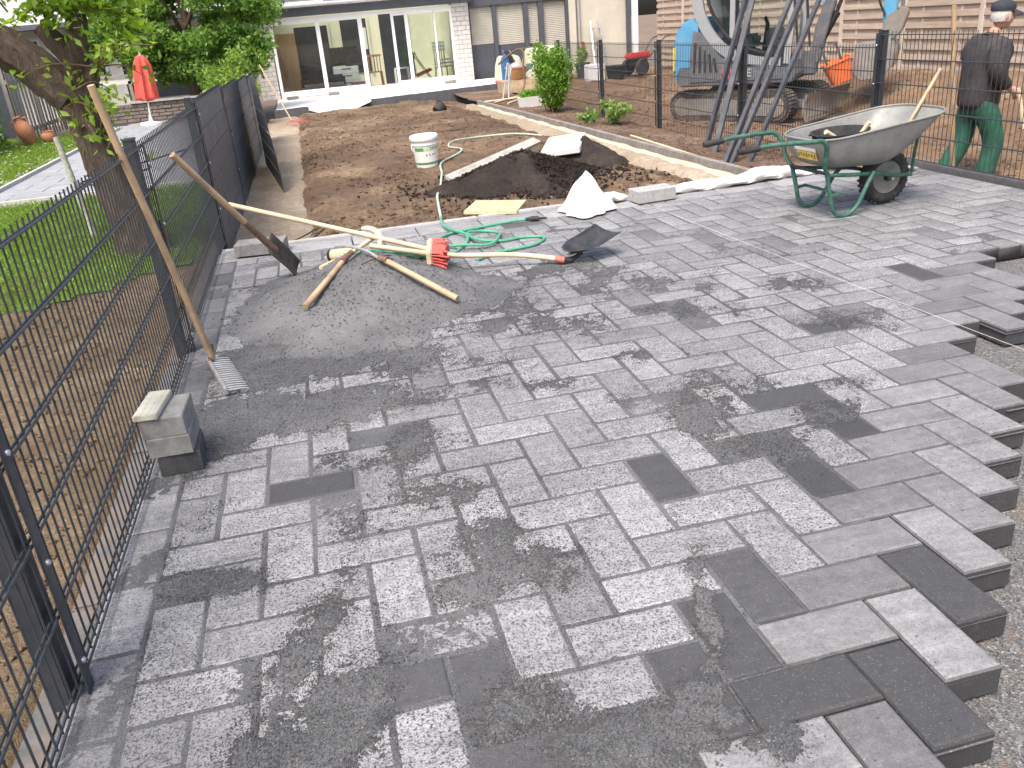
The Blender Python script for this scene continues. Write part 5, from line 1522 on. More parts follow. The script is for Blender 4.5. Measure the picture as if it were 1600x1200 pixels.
# swing bracket, boom, stick, linkage and bucket
MB().box((0.92, 0.05, 0.78), (0.22, 0.26, 0.36)).build('swing_bracket', m_mgrey, ex, bevel=0.03)
bm_ = side([(1.21, 1.62), (1.30, 1.7), (1.62, 2.45), (2.05, 2.86), (2.00, 3.00), (1.72, 2.90), (1.20, 2.15), (1.06, 1.62)], -0.05, 0.13, 'boom', m_blue, bev=0.015)
side([(0.90, 0.74), (1.06, 0.78), (1.26, 1.66), (1.12, 1.75), (0.98, 1.3)], -0.06, 0.14, 'boom_foot', m_mgrey, bm_, bev=0.015)
MB().tube([(1.02, 0.04, 0.98), (1.28, 0.04, 1.50)], 0.055, 10).tube([(1.26, 0.04, 1.46), (1.44, 0.04, 2.0)], 0.028, 10).build('boom_cylinder', m_rubber, ex, smooth=True)
side([(1.92, 3.02), (2.10, 3.06), (2.20, 2.80), (2.12, 1.35), (2.02, 1.22), (1.94, 1.32), (1.95, 2.6)], -0.03, 0.11, 'stick', m_blue, bev=0.015)
MB().tube([(2.24, 0.04, 2.6), (2.22, 0.04, 1.95)], 0.05, 10).tube([(2.22, 0.04, 2.0), (2.20, 0.04, 1.50)], 0.025, 10).build('bucket_cylinder', m_mgrey, ex, smooth=True)
lk = side([(1.96, 1.28), (2.02, 1.40), (2.24, 1.52), (2.30, 1.42), (2.22, 1.15), (2.06, 1.02), (1.95, 1.06)], -0.12, 0.20, 'linkage', m_trackside, bev=0.015)
MB().tube(curve([(2.05, -0.06, 2.6), (1.90, -0.08, 2.1), (1.86, -0.08, 1.7), (1.98, -0.06, 1.4)], 6), 0.018, 6).build('hydraulic_hose', m_rubber, ex, smooth=True)
bk = side([(1.62, 1.02), (2.12, 1.06), (2.20, 0.92), (2.14, 0.66), (1.96, 0.52), (1.72, 0.50), (1.60, 0.62)], -0.36, 0.44, 'bucket', m_scrape, bev=0.02)
for k in range(5):
    MB().bar((1.64, -0.30 + k * 0.17, 0.58), (1.50, -0.30 + k * 0.17, 0.60), 0.06, 0.03).build('bucket_tooth', m_scrape, bk)
# orange tub hung from the stick
def exw(x, y, z):
    c_, s_ = math.cos(R_(-42)), math.sin(R_(-42)); return (7.25 + x * c_ - y * s_, 13.25 + x * s_ + y * c_, -0.36 + z)
m_orange = pm('orange_plastic', (0.80, 0.17, 0.05), 0.12, 12, 0.5, 0.1, 0.002, dirt=(0.5, 0.28, 0.16), dirt_amt=0.3)
O = tuple(Vector(exw(1.62, -0.46, 0.72)) + Vector((-0.16, 0.0, -0.19)))
t = thing('orange_tub', 'bright orange plastic tub strapped beside the excavator bucket', 'tub', O, (0, R_(-20), R_(-20)))
n_ = 20
mb = MB()
for (hx, hy, z) in ((0.14, 0.10, 0.0), (0.17, 0.125, 0.14), (0.20, 0.15, 0.30), (0.215, 0.165, 0.30), (0.215, 0.165, 0.33), (0.195, 0.145, 0.33), (0.13, 0.09, 0.02)):
    for k in range(n_):
        a = 2 * math.pi * k / n_; ex_ = 0.5
        mb.v.append((hx * math.copysign(abs(math.cos(a)) ** ex_, math.cos(a)), hy * math.copysign(abs(math.sin(a)) ** ex_, math.sin(a)), z))
for i in range(6):
    for k in range(n_): mb.f.append((i * n_ + k, i * n_ + (k + 1) % n_, (i + 1) * n_ + (k + 1) % n_, (i + 1) * n_ + k))
mb.f += [tuple(reversed(range(n_))), tuple(range(6 * n_, 7 * n_))]
mb.build('shell', m_orange, t, smooth=True)
for xx, zz in ((-0.16, 0.62), (0.05, 0.58)):
    MB().bar((xx, -0.15, 0.28), (xx + 0.02, 0.0, zz), 0.035, 0.008).build('strap', m_rubber, t)
# ================================================================ the house at the end of the garden
HY = 25.80
m_brick = pm('white_brick', (0.58, 0.555, 0.52), 0.14, 9.0, 0.9, 0.35, 0.004, dirt=(0.40, 0.37, 0.33), dirt_amt=0.4, dirt_scale=3)
m_joint = pm('brick_mortar', (0.24, 0.215, 0.20), 0.2, 25.0, 0.95, 0.4, 0.004)
m_wframe = pm('window_white', (0.82, 0.82, 0.80), 0.03, 8.0, 0.4, 0.0)
m_room = pm('room_wall', (0.82, 0.81, 0.64), 0.05, 3.0, 0.9, 0.05)
m_roomfloor = pm('room_floor', (0.42, 0.36, 0.29), 0.15, 6.0, 0.5, 0.05)
m_fascia = pm('fascia_slate', (0.105, 0.115, 0.135), 0.12, 5.0, 0.6, 0.1, 0.002)
m_zincroof = pm('roof_edge', (0.42, 0.42, 0.43), 0.12, 8.0, 0.55, 0.1, 0.002)
m_grey_r = pm('slate_wall', (0.24, 0.245, 0.26), 0.18, 7.0, 0.85, 0.3, 0.004)
m_win = glass_mat('house_glass', (0.93, 0.96, 0.94), 0.05)
house = thing('row_house', 'white brick house with a wide white framed glass front behind the garden', 'house', (2.1, HY, -0.1))
HO = (2.1, HY, -0.1)
def hp(mb, nm, mat, par=house, bev=0.0, smooth=False): return mb.build(nm, mat, par, HO, smooth, bev)
# brick piers, brick by brick
bmesh_full = MB().box((0, 0, 0), (0.238, 0.115, 0.113)).mesh('brick', m_brick, bevel=0.004)
bmesh_half = MB().box((0, 0, 0), (0.113, 0.115, 0.113)).mesh('brick', m_brick, bevel=0.004)
def pier(x0, x1, z0, z1):
    core = hp(MB().box(((x0 + x1) / 2, HY + 0.20, (z0 + z1) / 2), (x1 - x0 - 0.012, 0.372, z1 - z0)), 'pier', m_joint)
    r = 0; z = z0 + 0.062
    while z < z1:
        x = x0
        if r % 2: link('brick', bmesh_half, core, (x + 0.0565 - HO[0], HY + 0.065 - HO[1] - 0.003, z - HO[2])); x += 0.125
        while x + 0.2 < x1 + 0.02:
            o = link('brick', bmesh_full, core, (x + 0.119 - HO[0], HY + 0.065 - HO[1] - 0.003 + random.gauss(0, 0.0015), z - HO[2])); x += 0.25
        if x + 0.10 < x1 + 0.02: link('brick', bmesh_half, core, (x + 0.0565 - HO[0], HY + 0.065 - HO[1] - 0.003, z - HO[2]))
        z += 0.125; r += 1
    return core
pier(4.62, 5.12, -0.10, 2.0); pier(-1.02, -0.52, -0.10, 2.0)
# upper storey and roof edge
hp(MB().box((2.05, HY + 0.10, 2.13), (6.3, 0.36, 0.26)), 'fascia', m_fascia, bev=0.01)
hp(MB().box((2.05, HY - 0.06, 2.285), (6.4, 0.62, 0.04)), 'roof_edge', m_zincroof, bev=0.005)
hp(MB().tube([(-1.1, HY - 0.36, 2.26), (5.2, HY - 0.36, 2.26)], 0.05, 10), 'gutter', m_zincroof, smooth=True)
for (_x, _y, _w, _d) in ((2.05, HY + 0.35, 6.3, 0.30), (2.05, HY + 3.55, 6.3, 2.1), (-0.80, HY + 1.5, 0.6, 2.0), (4.90, HY + 1.5, 0.6, 2.0)): hp(MB().box((_x, _y, 2.36), (_w, _d, 0.10)), 'flat_roof', m_grey_r)
hp(MB().box((2.05, HY + 1.5, 2.42), (5.2, 2.1, 0.012)), 'added_roof_light', m_win)  # unseen roof opening and pane, added to let daylight into the room
hp(MB().box((2.05, HY + 3.2, 3.9), (6.3, 0.3, 3.0)), 'upper_wall', m_grey_r)
for xx in (0.3, 3.4):
    w = hp(MB().box((xx, HY + 3.03, 3.6), (1.5, 0.06, 1.3)), 'upper_window', m_wframe)
    hp(MB().box((xx, HY + 2.995, 3.6), (1.34, 0.02, 1.14)), 'pane', pm('dark_pane', (0.05, 0.06, 0.07), 0.1, 3, 0.1, 0.0), w)
hp(MB().add([(-1.2, HY + 2.9, 5.4), (5.3, HY + 2.9, 5.4), (5.3, HY + 7, 7.8), (-1.2, HY + 7, 7.8), (-1.2, HY + 2.9, 5.3), (5.3, HY + 2.9, 5.3), (5.3, HY + 7, 7.7), (-1.2, HY + 7, 7.7)], [(0, 1, 2, 3), (7, 6, 5, 4), (0, 4, 5, 1), (1, 5, 6, 2), (3, 2, 6, 7), (0, 3, 7, 4)]), 'roof', pm('roof_tile', (0.17, 0.09, 0.07), 0.25, 14, 0.9, 0.4, 0.01))
# pale items on the roof edge
hp(MB().box((0.5, HY - 0.1, 2.335), (1.1, 0.12, 0.05)), 'roof_batten', m_wframe)
# room behind the glass
RD = 2.6
hp(MB().box((2.05, HY + RD, 1.1), (5.3, 0.1, 2.5)), 'room_back_wall', m_room)
hp(MB().box((-0.60, HY + RD / 2 + .1, 1.1), (0.08, RD, 2.5)), 'room_side_wall', m_room)
hp(MB().box((4.70, HY + RD / 2 + .2, 1.1), (0.08, RD - .2, 2.5)), 'room_side_wall', m_room)
hp(MB().box((2.05, HY + RD / 2, -0.13), (5.4, RD, 0.06)), 'room_floor', m_roomfloor)
m_ceil = pm('room_ceiling', (0.80, 0.79, 0.74), 0.03, 3, 0.9, 0.0)
hp(MB().box((2.05, HY + 0.36, 2.24), (5.3, 0.30, 0.05)).box((2.05, HY + 2.58, 2.24), (5.3, 0.12, 0.05)), 'room_ceiling', m_ceil)  # ceiling left open in the middle, below the added skylight
m_darkroom = pm('dark_doorway', (0.055, 0.06, 0.075), 0.15, 4, 0.8, 0.05)
for (x0, x1, z0, z1) in ((0.15, 1.15, 0.25, 1.75), (1.55, 2.35, 0.30, 1.85), (2.75, 3.60, -0.1, 1.95)):
    d = hp(MB().box(((x0 + x1) / 2, HY + RD - 0.065, (z0 + z1) / 2), (x1 - x0, 0.02, z1 - z0)), 'doorway', m_darkroom)
    for xx in (x0 - 0.03, x1 + 0.03): hp(MB().box((xx, HY + RD - 0.08, (z0 + z1) / 2), (0.06, 0.05, z1 - z0 + 0.1)), 'door_jamb', m_room, d)
hp(MB().box((2.22, HY + RD - 0.08, 1.28), (0.20, 0.02, 0.62)), 'back_light', m_wframe)
# white frame, mullions and panes of the glass front
fx = [-0.46, 0.80, 1.98, 2.90, 3.30, 4.10, 4.60]
frame = hp(MB().box((2.07, HY + 0.10, 1.925), (5.14, 0.11, 0.09)).box((2.07, HY + 0.10, -0.045), (5.14, 0.13, 0.09)), 'window_frame', m_wframe, bev=0.006)
wid = [0.085, 0.11, 0.12, 0.075, 0.10, 0.05, 0.085]
for x, w in zip(fx, wid):
    hp(MB().box((x, HY + 0.095, 0.94), (w, 0.10, 1.88)), 'mullion', m_wframe, frame, 0.006)
for a, b_ in ((0, 1), (1, 2), (3, 4), (4, 5), (5, 6)):
    hp(MB().box(((fx[a] + fx[b_]) / 2, HY + 0.11, 0.94), (fx[b_] - fx[a] - 0.06, 0.008, 1.86)), 'pane', m_win, frame)
    hp(MB().box(((fx[a] + fx[b_]) / 2, HY + 0.12, 1.845), (fx[b_] - fx[a] - 0.06, 0.06, 0.06)), 'sash_rail', m_wframe, frame)
    hp(MB().box(((fx[a] + fx[b_]) / 2, HY + 0.12, 0.04), (fx[b_] - fx[a] - 0.06, 0.06, 0.07)), 'sash_rail', m_wframe, frame)

# terrace slab with a white sheet over it
m_slabdark = pm('slab_edge', (0.115, 0.115, 0.125), 0.2, 8.0, 0.85, 0.3, 0.004)
m_sheet = pm('white_sheet', (0.86, 0.86, 0.85), 0.03, 5.0, 0.75, 0.35, 0.01)
o = MB().prism([(-0.66, 21.85), (5.9, 23.35), (5.9, HY + 0.05), (-0.66, HY + 0.05)], 0.30, None, (0, 0, -0.42)).build('terrace', m_slabdark, None)
tag(o, kind='structure')
def sheet_z(X, Y): return -0.108 + 0.014 * (fbm(X, Y, 2.5, 3, 401) - 0.3) + 0.008 * (fbm(X, Y, 9.0, 2, 405) - 0.5)
o = grid_mesh('plastic_sheet', -0.62, 5.85, 21.8, HY, 0.07, sheet_z, m_sheet, lambda x, y, z: y > 21.93 + (x + 0.62) * 0.2285, None)
tag(o, 'white plastic sheet spread over the terrace in front of the glass', 'sheet')
mb = MB(); P = [(0.15, 22.0), (0.5, 22.08), (0.9, 22.17), (1.3, 22.26), (1.7, 22.36)]
hang = [0.06, 0.20, 0.12, 0.16, 0.04]
for i, ((x, y), h) in enumerate(zip(P, hang)):
    mb.v += [(x, y + 0.06, -0.095), (x, y - 0.10, -0.105), (x + 0.02, y - 0.13, -0.11 - h * .5), (x, y - 0.16, -0.11 - h)]
    if i:
        for k in range(3): a = 4 * (i - 1) + k; mb.f.append((a, a + 1, a + 5, a + 4))
o = mb.build('sheet_corner', m_sheet, None, (0.9, 22.1, -0.1), smooth=True); tag(o, 'crumpled corner of white sheet hanging over the terrace edge', 'sheet')
for i, (x, y, nm, lb) in enumerate(((0.95, 25.35, 'grey_brick', 'grey brick weighing down the white sheet by the left window'), (4.3, 25.3, 'grey_brick', 'pair of grey bricks on the white sheet by the right pier'), (-0.2, 25.2, 'grey_brick', 'flat grey brick at the left end of the white sheet'))):
    block('grey_brick', (x, y, -0.095), (0.30, 0.14, 0.08), R_(8 * i), m_block, lb, 'brick')

# ---- furniture in the room
m_orwood = wood_mat('cabinet_wood', (0.36, 0.21, 0.12), (0.47, 0.30, 0.18), 0.6, 0.5, 'Z', dirt_amt=0.1)
m_dk = pm('dark_fabric', (0.07, 0.07, 0.085), 0.2, 14, 0.85, 0.3)
m_pl = pm('grey_fabric', (0.38, 0.38, 0.42), 0.15, 12, 0.85, 0.3)
m_wh = pm('white_lacquer', (0.74, 0.75, 0.76), 0.05, 6, 0.45, 0.0)
cb_ = thing('wardrobe', 'tall orange brown wooden cupboard behind the leftmost window pane', 'cupboard', (-0.15, HY + 2.05, -0.1))
MB().box((-0.15, HY + 2.05, 0.75), (0.60, 0.5, 1.70)).build('carcass', m_orwood, cb_, (-0.15, HY + 2.05, -0.1), bevel=0.01)
for s in (-1, 1): MB().box((-0.15 + s * 0.148, HY + 1.79, 0.75), (0.288, 0.02, 1.62)).build('door', m_orwood, cb_, (-0.15, HY + 2.05, -0.1))
dr = thing('drawer_chest', 'white chest of drawers with dark television on top behind the second pane', 'chest', (1.5, HY + 1.9, -0.1))
DO = (1.5, HY + 1.9, -0.1)
MB().box((1.5, HY + 1.9, 0.22), (0.75, 0.45, 0.64)).build('carcass', m_wh, dr, DO, bevel=0.01)
for k in range(3): MB().box((1.5, HY + 1.665, 0.05 + k * 0.2), (0.70, 0.02, 0.17)).build('drawer', m_wh, dr, DO); MB().box((1.5, HY + 1.65, 0.09 + k * 0.2), (0.3, 0.02, 0.02)).build('pull', m_dk, dr, DO)
tv = MB().box((1.5, HY + 1.9, 0.84), (0.85, 0.10, 0.52)).build('television', pm('screen_black', (0.02, 0.02, 0.025), 0.1, 4, 0.25, 0.0), None, (1.5, HY + 1.9, 0.55), bevel=0.01)
tag(tv, 'black flat television standing on the white chest', 'television')
def chair(loc, rz, mat, label, stacked=1):
    c = thing('garden_chair', label, 'chair', loc, (0, 0, rz))
    for k in range(stacked):
        z = 0.10 * k
        MB().box((0, 0, 0.42 + z), (0.44, 0.42, 0.03)).build('seat', mat, c, bevel=0.01)
        for j in range(5): MB().box((-0.17 + 0.085 * j, 0.20 + 0.03, 0.66 + z), (0.03, 0.02, 0.44)).build('back_slat', mat, c)
        MB().box((0, 0.235, 0.89 + z), (0.44, 0.03, 0.06)).build('top_rail', mat, c, bevel=0.01)
    for sx in (-1, 1):
        for sy in (-1, 1): MB().bar((sx * 0.19, sy * 0.18, 0.42), (sx * 0.215, sy * 0.21, 0.0), 0.035, 0.035).build('leg', mat, c)
    return c
chair((4.36, HY + 0.75, -0.1), R_(20), m_wh, 'stack of white plastic chairs behind the rightmost pane', 3)
chair((0.55, HY + 1.5, -0.1), R_(200), m_dk, 'dark chair behind the left window pane', 1)
chair((2.35, HY + 1.6, -0.1), R_(180), m_orwood, 'brown wooden chair beside the white chest', 1)
so = thing('sofa', 'low sofa with pale grey cover behind the left panes', 'sofa', (0.75, HY + 0.8, -0.1))
SO = (0.75, HY + 0.8, -0.1)
MB().box((0.75, HY + 0.8, 0.04), (1.3, 0.6, 0.26)).build('seat', m_pl, so, SO, bevel=0.08)
MB().box((0.75, HY + 1.1, 0.18), (1.3, 0.2, 0.40)).build('backrest', m_dk, so, SO, bevel=0.06)
cu = MB().box((1.75, HY + 0.75, 0.02), (0.55, 0.4, 0.22)).build('cushion', pm('pink_cloth', (0.62, 0.25, 0.36), 0.2, 12, 0.85, 0.3), None, (1.75, HY + 0.75, -0.1), bevel=0.07); tag(cu, 'pink cushion behind the second pane', 'cushion')
stl = thing('stool', 'small white metal stool in the open doorway', 'stool', (3.05, HY + 0.55, -0.1))
TO = (3.05, HY + 0.55, -0.1)
MB().box((3.05, HY + 0.55, 0.40), (0.42, 0.36, 0.03)).build('seat', m_wh, stl, TO, bevel=0.01)
for sx in (-1, 1):
    for sy in (-1, 1): MB().bar((3.05 + sx * 0.19, HY + 0.55 + sy * 0.16, 0.40), (3.05 + sx * 0.20, HY + 0.55 + sy * 0.17, -0.1), 0.025, 0.025).build('leg', m_wh, stl, TO)
rc = thing('deck_chair', 'folding lounge chair with red cushion behind the fourth pane', 'lounge chair', (3.72, HY + 0.9, -0.1))
RO = (3.72, HY + 0.9, -0.1)
MB().bar((3.50, HY + 0.9, 0.12), (3.98, HY + 0.9, 0.28), 0.45, 0.07).build('seat', pm('red_cloth', (0.42, 0.12, 0.08), 0.2, 14, 0.85, 0.3), rc, RO, bevel=0.02)
MB().bar((3.48, HY + 0.9, 0.14), (3.44, HY + 0.9, 0.72), 0.45, 0.05).build('backrest', m_pl, rc, RO, bevel=0.02)
for s in (-1, 1):
    MB().tube(curve([(3.40, HY + 0.9 + s * .23, -0.09), (3.44, HY + 0.9 + s * .23, 0.4), (3.50, HY + 0.9 + s * .23, 0.78), (3.58, HY + 0.9 + s * .23, 0.6), (4.02, HY + 0.9 + s * .23, -0.09)], 5), 0.014, 6).build('frame', m_dk, rc, RO, smooth=True)
# ================================================================ neighbouring house and wooden fence on the right
NY = 26.05
m_frame_dk = pm('shutter_frame', (0.075, 0.08, 0.098), 0.12, 6.0, 0.6, 0.1)
m_shut = pm('roller_shutter', (0.46, 0.44, 0.37), 0.08, 8.0, 0.6, 0.1, 0.001, dirt=(0.33, 0.31, 0.26), dirt_amt=0.3)
m_cream = pm('cream_render', (0.58, 0.54, 0.45), 0.08, 3.0, 0.9, 0.25, 0.004, dirt=(0.44, 0.41, 0.34), dirt_amt=0.35, dirt_scale=1.2)
NO = (7.6, NY, -0.3)
nh = thing('neighbour_house', 'house with closed beige roller shutters and cream rendered wall beside the brick pier', 'house', NO)
def nb(mb, nm, mat, par=nh, bev=0.0, smooth=False): return mb.build(nm, mat, par, NO, smooth, bev)
nb(MB().box((6.66, NY + 0.25, 0.25), (2.96, 0.3, 1.2)), 'lower_panel', m_frame_dk)
nb(MB().box((6.66, NY + 0.20, 2.12), (2.96, 0.44, 0.50)), 'shutter_box', m_frame_dk, bev=0.01)
for (x0, x1, zb) in ((5.20, 5.86, 0.84), (5.98, 6.80, 0.78), (6.94, 7.26, 0.74), (7.42, 8.10, 0.30)):
    mb = MB(); n = int((1.88 - zb) / 0.05)
    for k in range(n):
        z = zb + k * 0.05
        mb.add([(x0, NY + 0.10, z + 0.002), (x1, NY + 0.10, z + 0.002), (x1, NY + 0.092, z + 0.018), (x0, NY + 0.092, z + 0.018), (x1, NY + 0.10, z + 0.047), (x0, NY + 0.10, z + 0.047), (x1, NY + 0.112, z + 0.05), (x0, NY + 0.112, z + 0.05)], [(0, 1, 2, 3), (3, 2, 4, 5), (5, 4, 6, 7)])
    nb(mb, 'roller_shutter', m_shut)
    nb(MB().box(((x0 + x1) / 2, NY + 0.13, (zb + 1.88) / 2), (x1 - x0, 0.02, 1.88 - zb)), 'shutter_back', m_shut)
for x, w in ((5.92, 0.12), (6.87, 0.14), (7.34, 0.16), (8.14, 0.08), (5.17, 0.05)):
    nb(MB().box((x, NY + 0.08, 0.95), (w, 0.16, 2.4)), 'mullion', m_frame_dk, bev=0.006)
nb(MB().box((9.15, NY + 0.30, 1.3), (1.94, 0.4, 3.4)), 'render_wall', m_cream)
nb(MB().box((8.30, NY + 0.02, 1.3), (0.20, 0.16, 3.4)), 'wall_pilaster', m_cream)
nb(MB().tube([(8.52, NY + 0.04, -0.3), (8.52, NY + 0.04, 2.9)], 0.045, 10), 'downpipe', pm('downpipe_zinc', (0.40, 0.39, 0.37), 0.1, 6, 0.6, 0.1), smooth=True)
nb(MB().box((7.6, NY + 2.0, 2.45), (5.2, 4.2, 0.14)), 'flat_roof', m_fascia)
nb(MB().box((7.6, NY + 3.0, 4.0), (5.2, 0.3, 3.0)), 'upper_wall', m_cream)
nb(MB().box((10.22, NY - 0.2, 1.2), (0.16, 0.16, 3.2)), 'corner_post', m_wframe, bev=0.01)
nb(MB().box((10.06, NY - 0.08, 1.2), (0.12, 0.12, 3.2)), 'dark_post', m_frame_dk)

# lamella fence of pale brown boards
m_lam = wood_mat('lamella_wood', (0.40, 0.305, 0.235), (0.60, 0.50, 0.41), 0.4, 0.85, 'Y', (0.33, 0.26, 0.21), 0.4)
m_lampost = wood_mat('fence_post_wood', (0.46, 0.39, 0.32), (0.64, 0.57, 0.49), 0.4, 0.85, 'Z', (0.34, 0.29, 0.25), 0.3)
WX = 10.5
wf = thing('wooden_fence', 'tall pale brown fence of horizontal wooden boards behind the excavator', 'fence', (WX, 14.8, 0.0))
front = MB().box((0, 0, 0), (0.018, 1.74, 0.096)).mesh('board', m_lam, bevel=0.004)
back = MB().box((0, 0, 0), (0.014, 1.74, 0.085)).mesh('board', m_lam, bevel=0.003)
lath = MB().box((0, 0, 0.95), (0.02, 0.045, 1.86)).mesh('lath', m_lampost)
pst = MB().box((0, 0, 1.0), (0.09, 0.09, 2.3)).mesh('post', m_lampost, bevel=0.006)
y = 25.7 - 1.83
k = 0
while y > 3.0:
    zb = -0.02 if y > 16 else 0.03
    zb = zb + (-0.14 if y > 20 else 0)
    for j in range(11):
        link('board', front, wf, (-0.030 + random.gauss(0, 0.002), y - 14.8, zb + 0.06 + j * 0.172))
        link('board', back, wf, (0.004, y - 14.8, zb + 0.146 + j * 0.172))
    for q in (-0.45, 0.45): link('lath', lath, wf, (-0.012, y - 14.8 + q, zb))
    link('post', pst, wf, (-0.01, y - 14.8 - 0.915, zb - 0.3))
    y -= 1.83; k += 1

# ---- bush, little plants and planter in the bed
def leaf_cloud(name, P, size, mat, parent=None, up=0.3, kind='stuff', asp=0.5):
    """a folded leaf (two triangles) at every point"""
    P = np.asarray(P, float); n = len(P)
    d = rng.normal(0, 1, (n, 3)); d[:, 2] += up; d /= np.linalg.norm(d, axis=1, keepdims=True)
    r = rng.normal(0, 1, (n, 3)); s = np.cross(d, r); s /= np.linalg.norm(s, axis=1, keepdims=True)
    nn = np.cross(d, s)
    L = size * (0.6 + 0.8 * rng.random((n, 1))); Wd = L * asp
    V = np.zeros((n, 4, 3))
    V[:, 0] = P - d * L * .5; V[:, 1] = P + s * Wd * .5 + nn * Wd * .12; V[:, 2] = P + d * L * .5; V[:, 3] = P - s * Wd * .5 + nn * Wd * .12
    i = np.arange(n)[:, None] * 4
    F = np.concatenate([i + [[0, 1, 2]], i + [[0, 2, 3]]], 0)
    # keep the two halves of a leaf next to each other
    return np_mesh(name, V.reshape(-1, 3), F, mat, kind, False, parent)
def blob_points(n, c, r, seed=0, shell=0.55):
    v = rng.normal(0, 1, (n, 3)); v /= np.linalg.norm(v, axis=1, keepdims=True)
    u = (shell + (1 - shell) * rng.random((n, 1))) ** 0.7
    w = 1 + 0.28 * np.sin(v[:, :1] * 5 + seed) * np.cos(v[:, 2:] * 4 + seed * 2) + 0.12 * rng.normal(0, 1, (n, 1))
    return np.asarray(c) + v * u * w * np.asarray(r)
m_bush = leaf_mat('bush_leaf', (0.10, 0.22, 0.025), (0.24, 0.40, 0.06), 0.4)
m_stem = pm('stem_bark', (0.16, 0.11, 0.07), 0.3, 20, 0.9, 0.4, 0.004)
def bz(x, y): return float(bed_z(np.array([x]), np.array([y]))[0])
O = (4.62, 15.9, bz(4.62, 15.9))
t = thing('bush', 'bright green bush with upright shoots growing in the bed by the fence', 'bush', O)
pts = []; stems = MB()
for k in range(26):
    a = random.uniform(0, 6.28); sp = random.uniform(0.05, 0.44); h = random.uniform(0.75, 1.22) - sp * 0.25
    b0 = Vector((random.gauss(0, 0.05), random.gauss(0, 0.05), 0)); tip = Vector((math.cos(a) * sp, math.sin(a) * sp, h))
    mid = b0.lerp(tip, 0.5) + Vector((math.cos(a) * 0.06, math.sin(a) * 0.06, 0.0))
    c_ = curve([b0, mid, tip], 7); stems.tube(c_, np.linspace(0.010, 0.003, len(c_)), 5)
    for p in c_[3:]:
        f = p.z / h
        for q in range(26): pts.append(p + Vector((random.gauss(0, 0.065), random.gauss(0, 0.065), random.gauss(0, 0.05))) * (0.6 + 0.6 * f))
stems.build('stems', m_stem, t, smooth=True)
leaf_cloud('leaves', pts, 0.062, m_bush, t, 0.7)
m_plant = leaf_mat('plant_leaf', (0.19, 0.30, 0.08), (0.36, 0.46, 0.20), 0.35)
def small_plant(x, y, h, r, n, label, mat=m_plant, size=0.07):
    t = thing('small_plant', label, 'plant', (x, y, bz(x, y)))
    pts = []; st = MB()
    for k in range(12):
        a = random.uniform(0, 6.28); rr = r * random.random() ** .6; tip = Vector((math.cos(a) * rr, math.sin(a) * rr, h * (1 - 0.5 * (rr / r) ** 2) * random.uniform(.7, 1.05)))
        c_ = curve([(0, 0, 0), tip * 0.5 + Vector((0, 0, 0.02)), tip], 5); st.tube(c_, 0.004, 4)
        for p in c_[2:]:
            for q in range(n): pts.append(p + Vector((random.gauss(0, 0.03), random.gauss(0, 0.03), random.gauss(0, 0.025))))
    st.build('stems', m_stem, t); leaf_cloud('leaves', pts, size, mat, t, 0.5)
small_plant(4.76, 13.05, 0.42, 0.28, 7, 'taller pale green leafy plant by the fence post')
small_plant(4.45, 13.35, 0.22, 0.20, 5, 'low pale green plant to the left of the taller one')
O = (4.60, 17.35, bz(4.6, 17.35))
t = thing('planter', 'white window box with fresh green plants beside the bush', 'planter', O, (0, 0, R_(8)))
mb = MB(); b0, b1, h = (0.27, 0.075), (0.30, 0.10), 0.20
for (a, b_), z in ((b0, 0), (b1, h), ((0.285, 0.085), h), ((0.265, 0.07), 0.14)):
    mb.v += [(-a, -b_, z), (a, -b_, z), (a, b_, z), (-a, b_, z)]
for i in range(3):
    for k in range(4): mb.f.append((4 * i + k, 4 * i + (k + 1) % 4, 4 * i + 4 + (k + 1) % 4, 4 * i + 4 + k))
mb.f += [(3, 2, 1, 0), (12, 13, 14, 15)]
mb.build('box', m_white, t)
leaf_cloud('plants', np.stack([rng.uniform(-.26, .26, 700), rng.uniform(-.07, .07, 700), 0.16 + 0.17 * rng.random(700)], 1), 0.05, leaf_mat('seedling_leaf', (0.13, 0.33, 0.03), (0.25, 0.48, 0.07), 0.4), t, 1.2)

# ---- clutter at the corner of the terrace
m_tarp = pm('beige_tarp', (0.47, 0.44, 0.34), 0.12, 6.0, 0.85, 0.5, 0.01)
def drape(c, rx, ry, h, seed, label):
    cloth_blob('covered_heap', c, rx, ry, h, (0.0, 0.0), seed, m_tarp, label, 'cover')
o = grid_mesh('covered_furniture', 6.1, 7.35, 23.2, 24.4, 0.06, lambda X, Y: -0.25 + 0.95 * np.clip(1.25 - ((X - 6.72) / 0.6) ** 4 - ((Y - 23.8) / 0.55) ** 4, 0, 1) ** 0.5 + 0.05 * (fbm(X, Y, 3, 3, 421) - 0.5), m_tarp, None, None)
tag(o, 'garden furniture under a rounded beige cover in front of the shutters', 'covered furniture')
o = grid_mesh('covered_furniture', 5.3, 6.1, 23.4, 24.2, 0.06, lambda X, Y: -0.25 + 0.80 * np.clip(1.2 - ((X - 5.7) / 0.38) ** 4 - ((Y - 23.8) / 0.38) ** 4, 0, 1) ** 0.5 + 0.05 * (fbm(X, Y, 3, 3, 431) - 0.5), m_tarp, None, None)
tag(o, 'small beige covered bundle next to the brick pier', 'covered furniture')
fc = thing('folding_chair', 'dark folding garden chair leaning tilted in front of the beige cover', 'chair', (5.95, 22.9, -0.2), (0, R_(-12), R_(10)))
MB().bar((-0.2, 0, 0.38), (-0.32, 0.05, 1.0), 0.42, 0.03, (1, 0, 0)).build('backrest', m_dk, fc); MB().box((0.05, 0, 0.40), (0.46, 0.42, 0.04), (0, R_(-20), 0)).build('seat', pm('green_cushion', (0.05, 0.10, 0.09), 0.2, 12, 0.85, 0.3), fc, bevel=0.01)
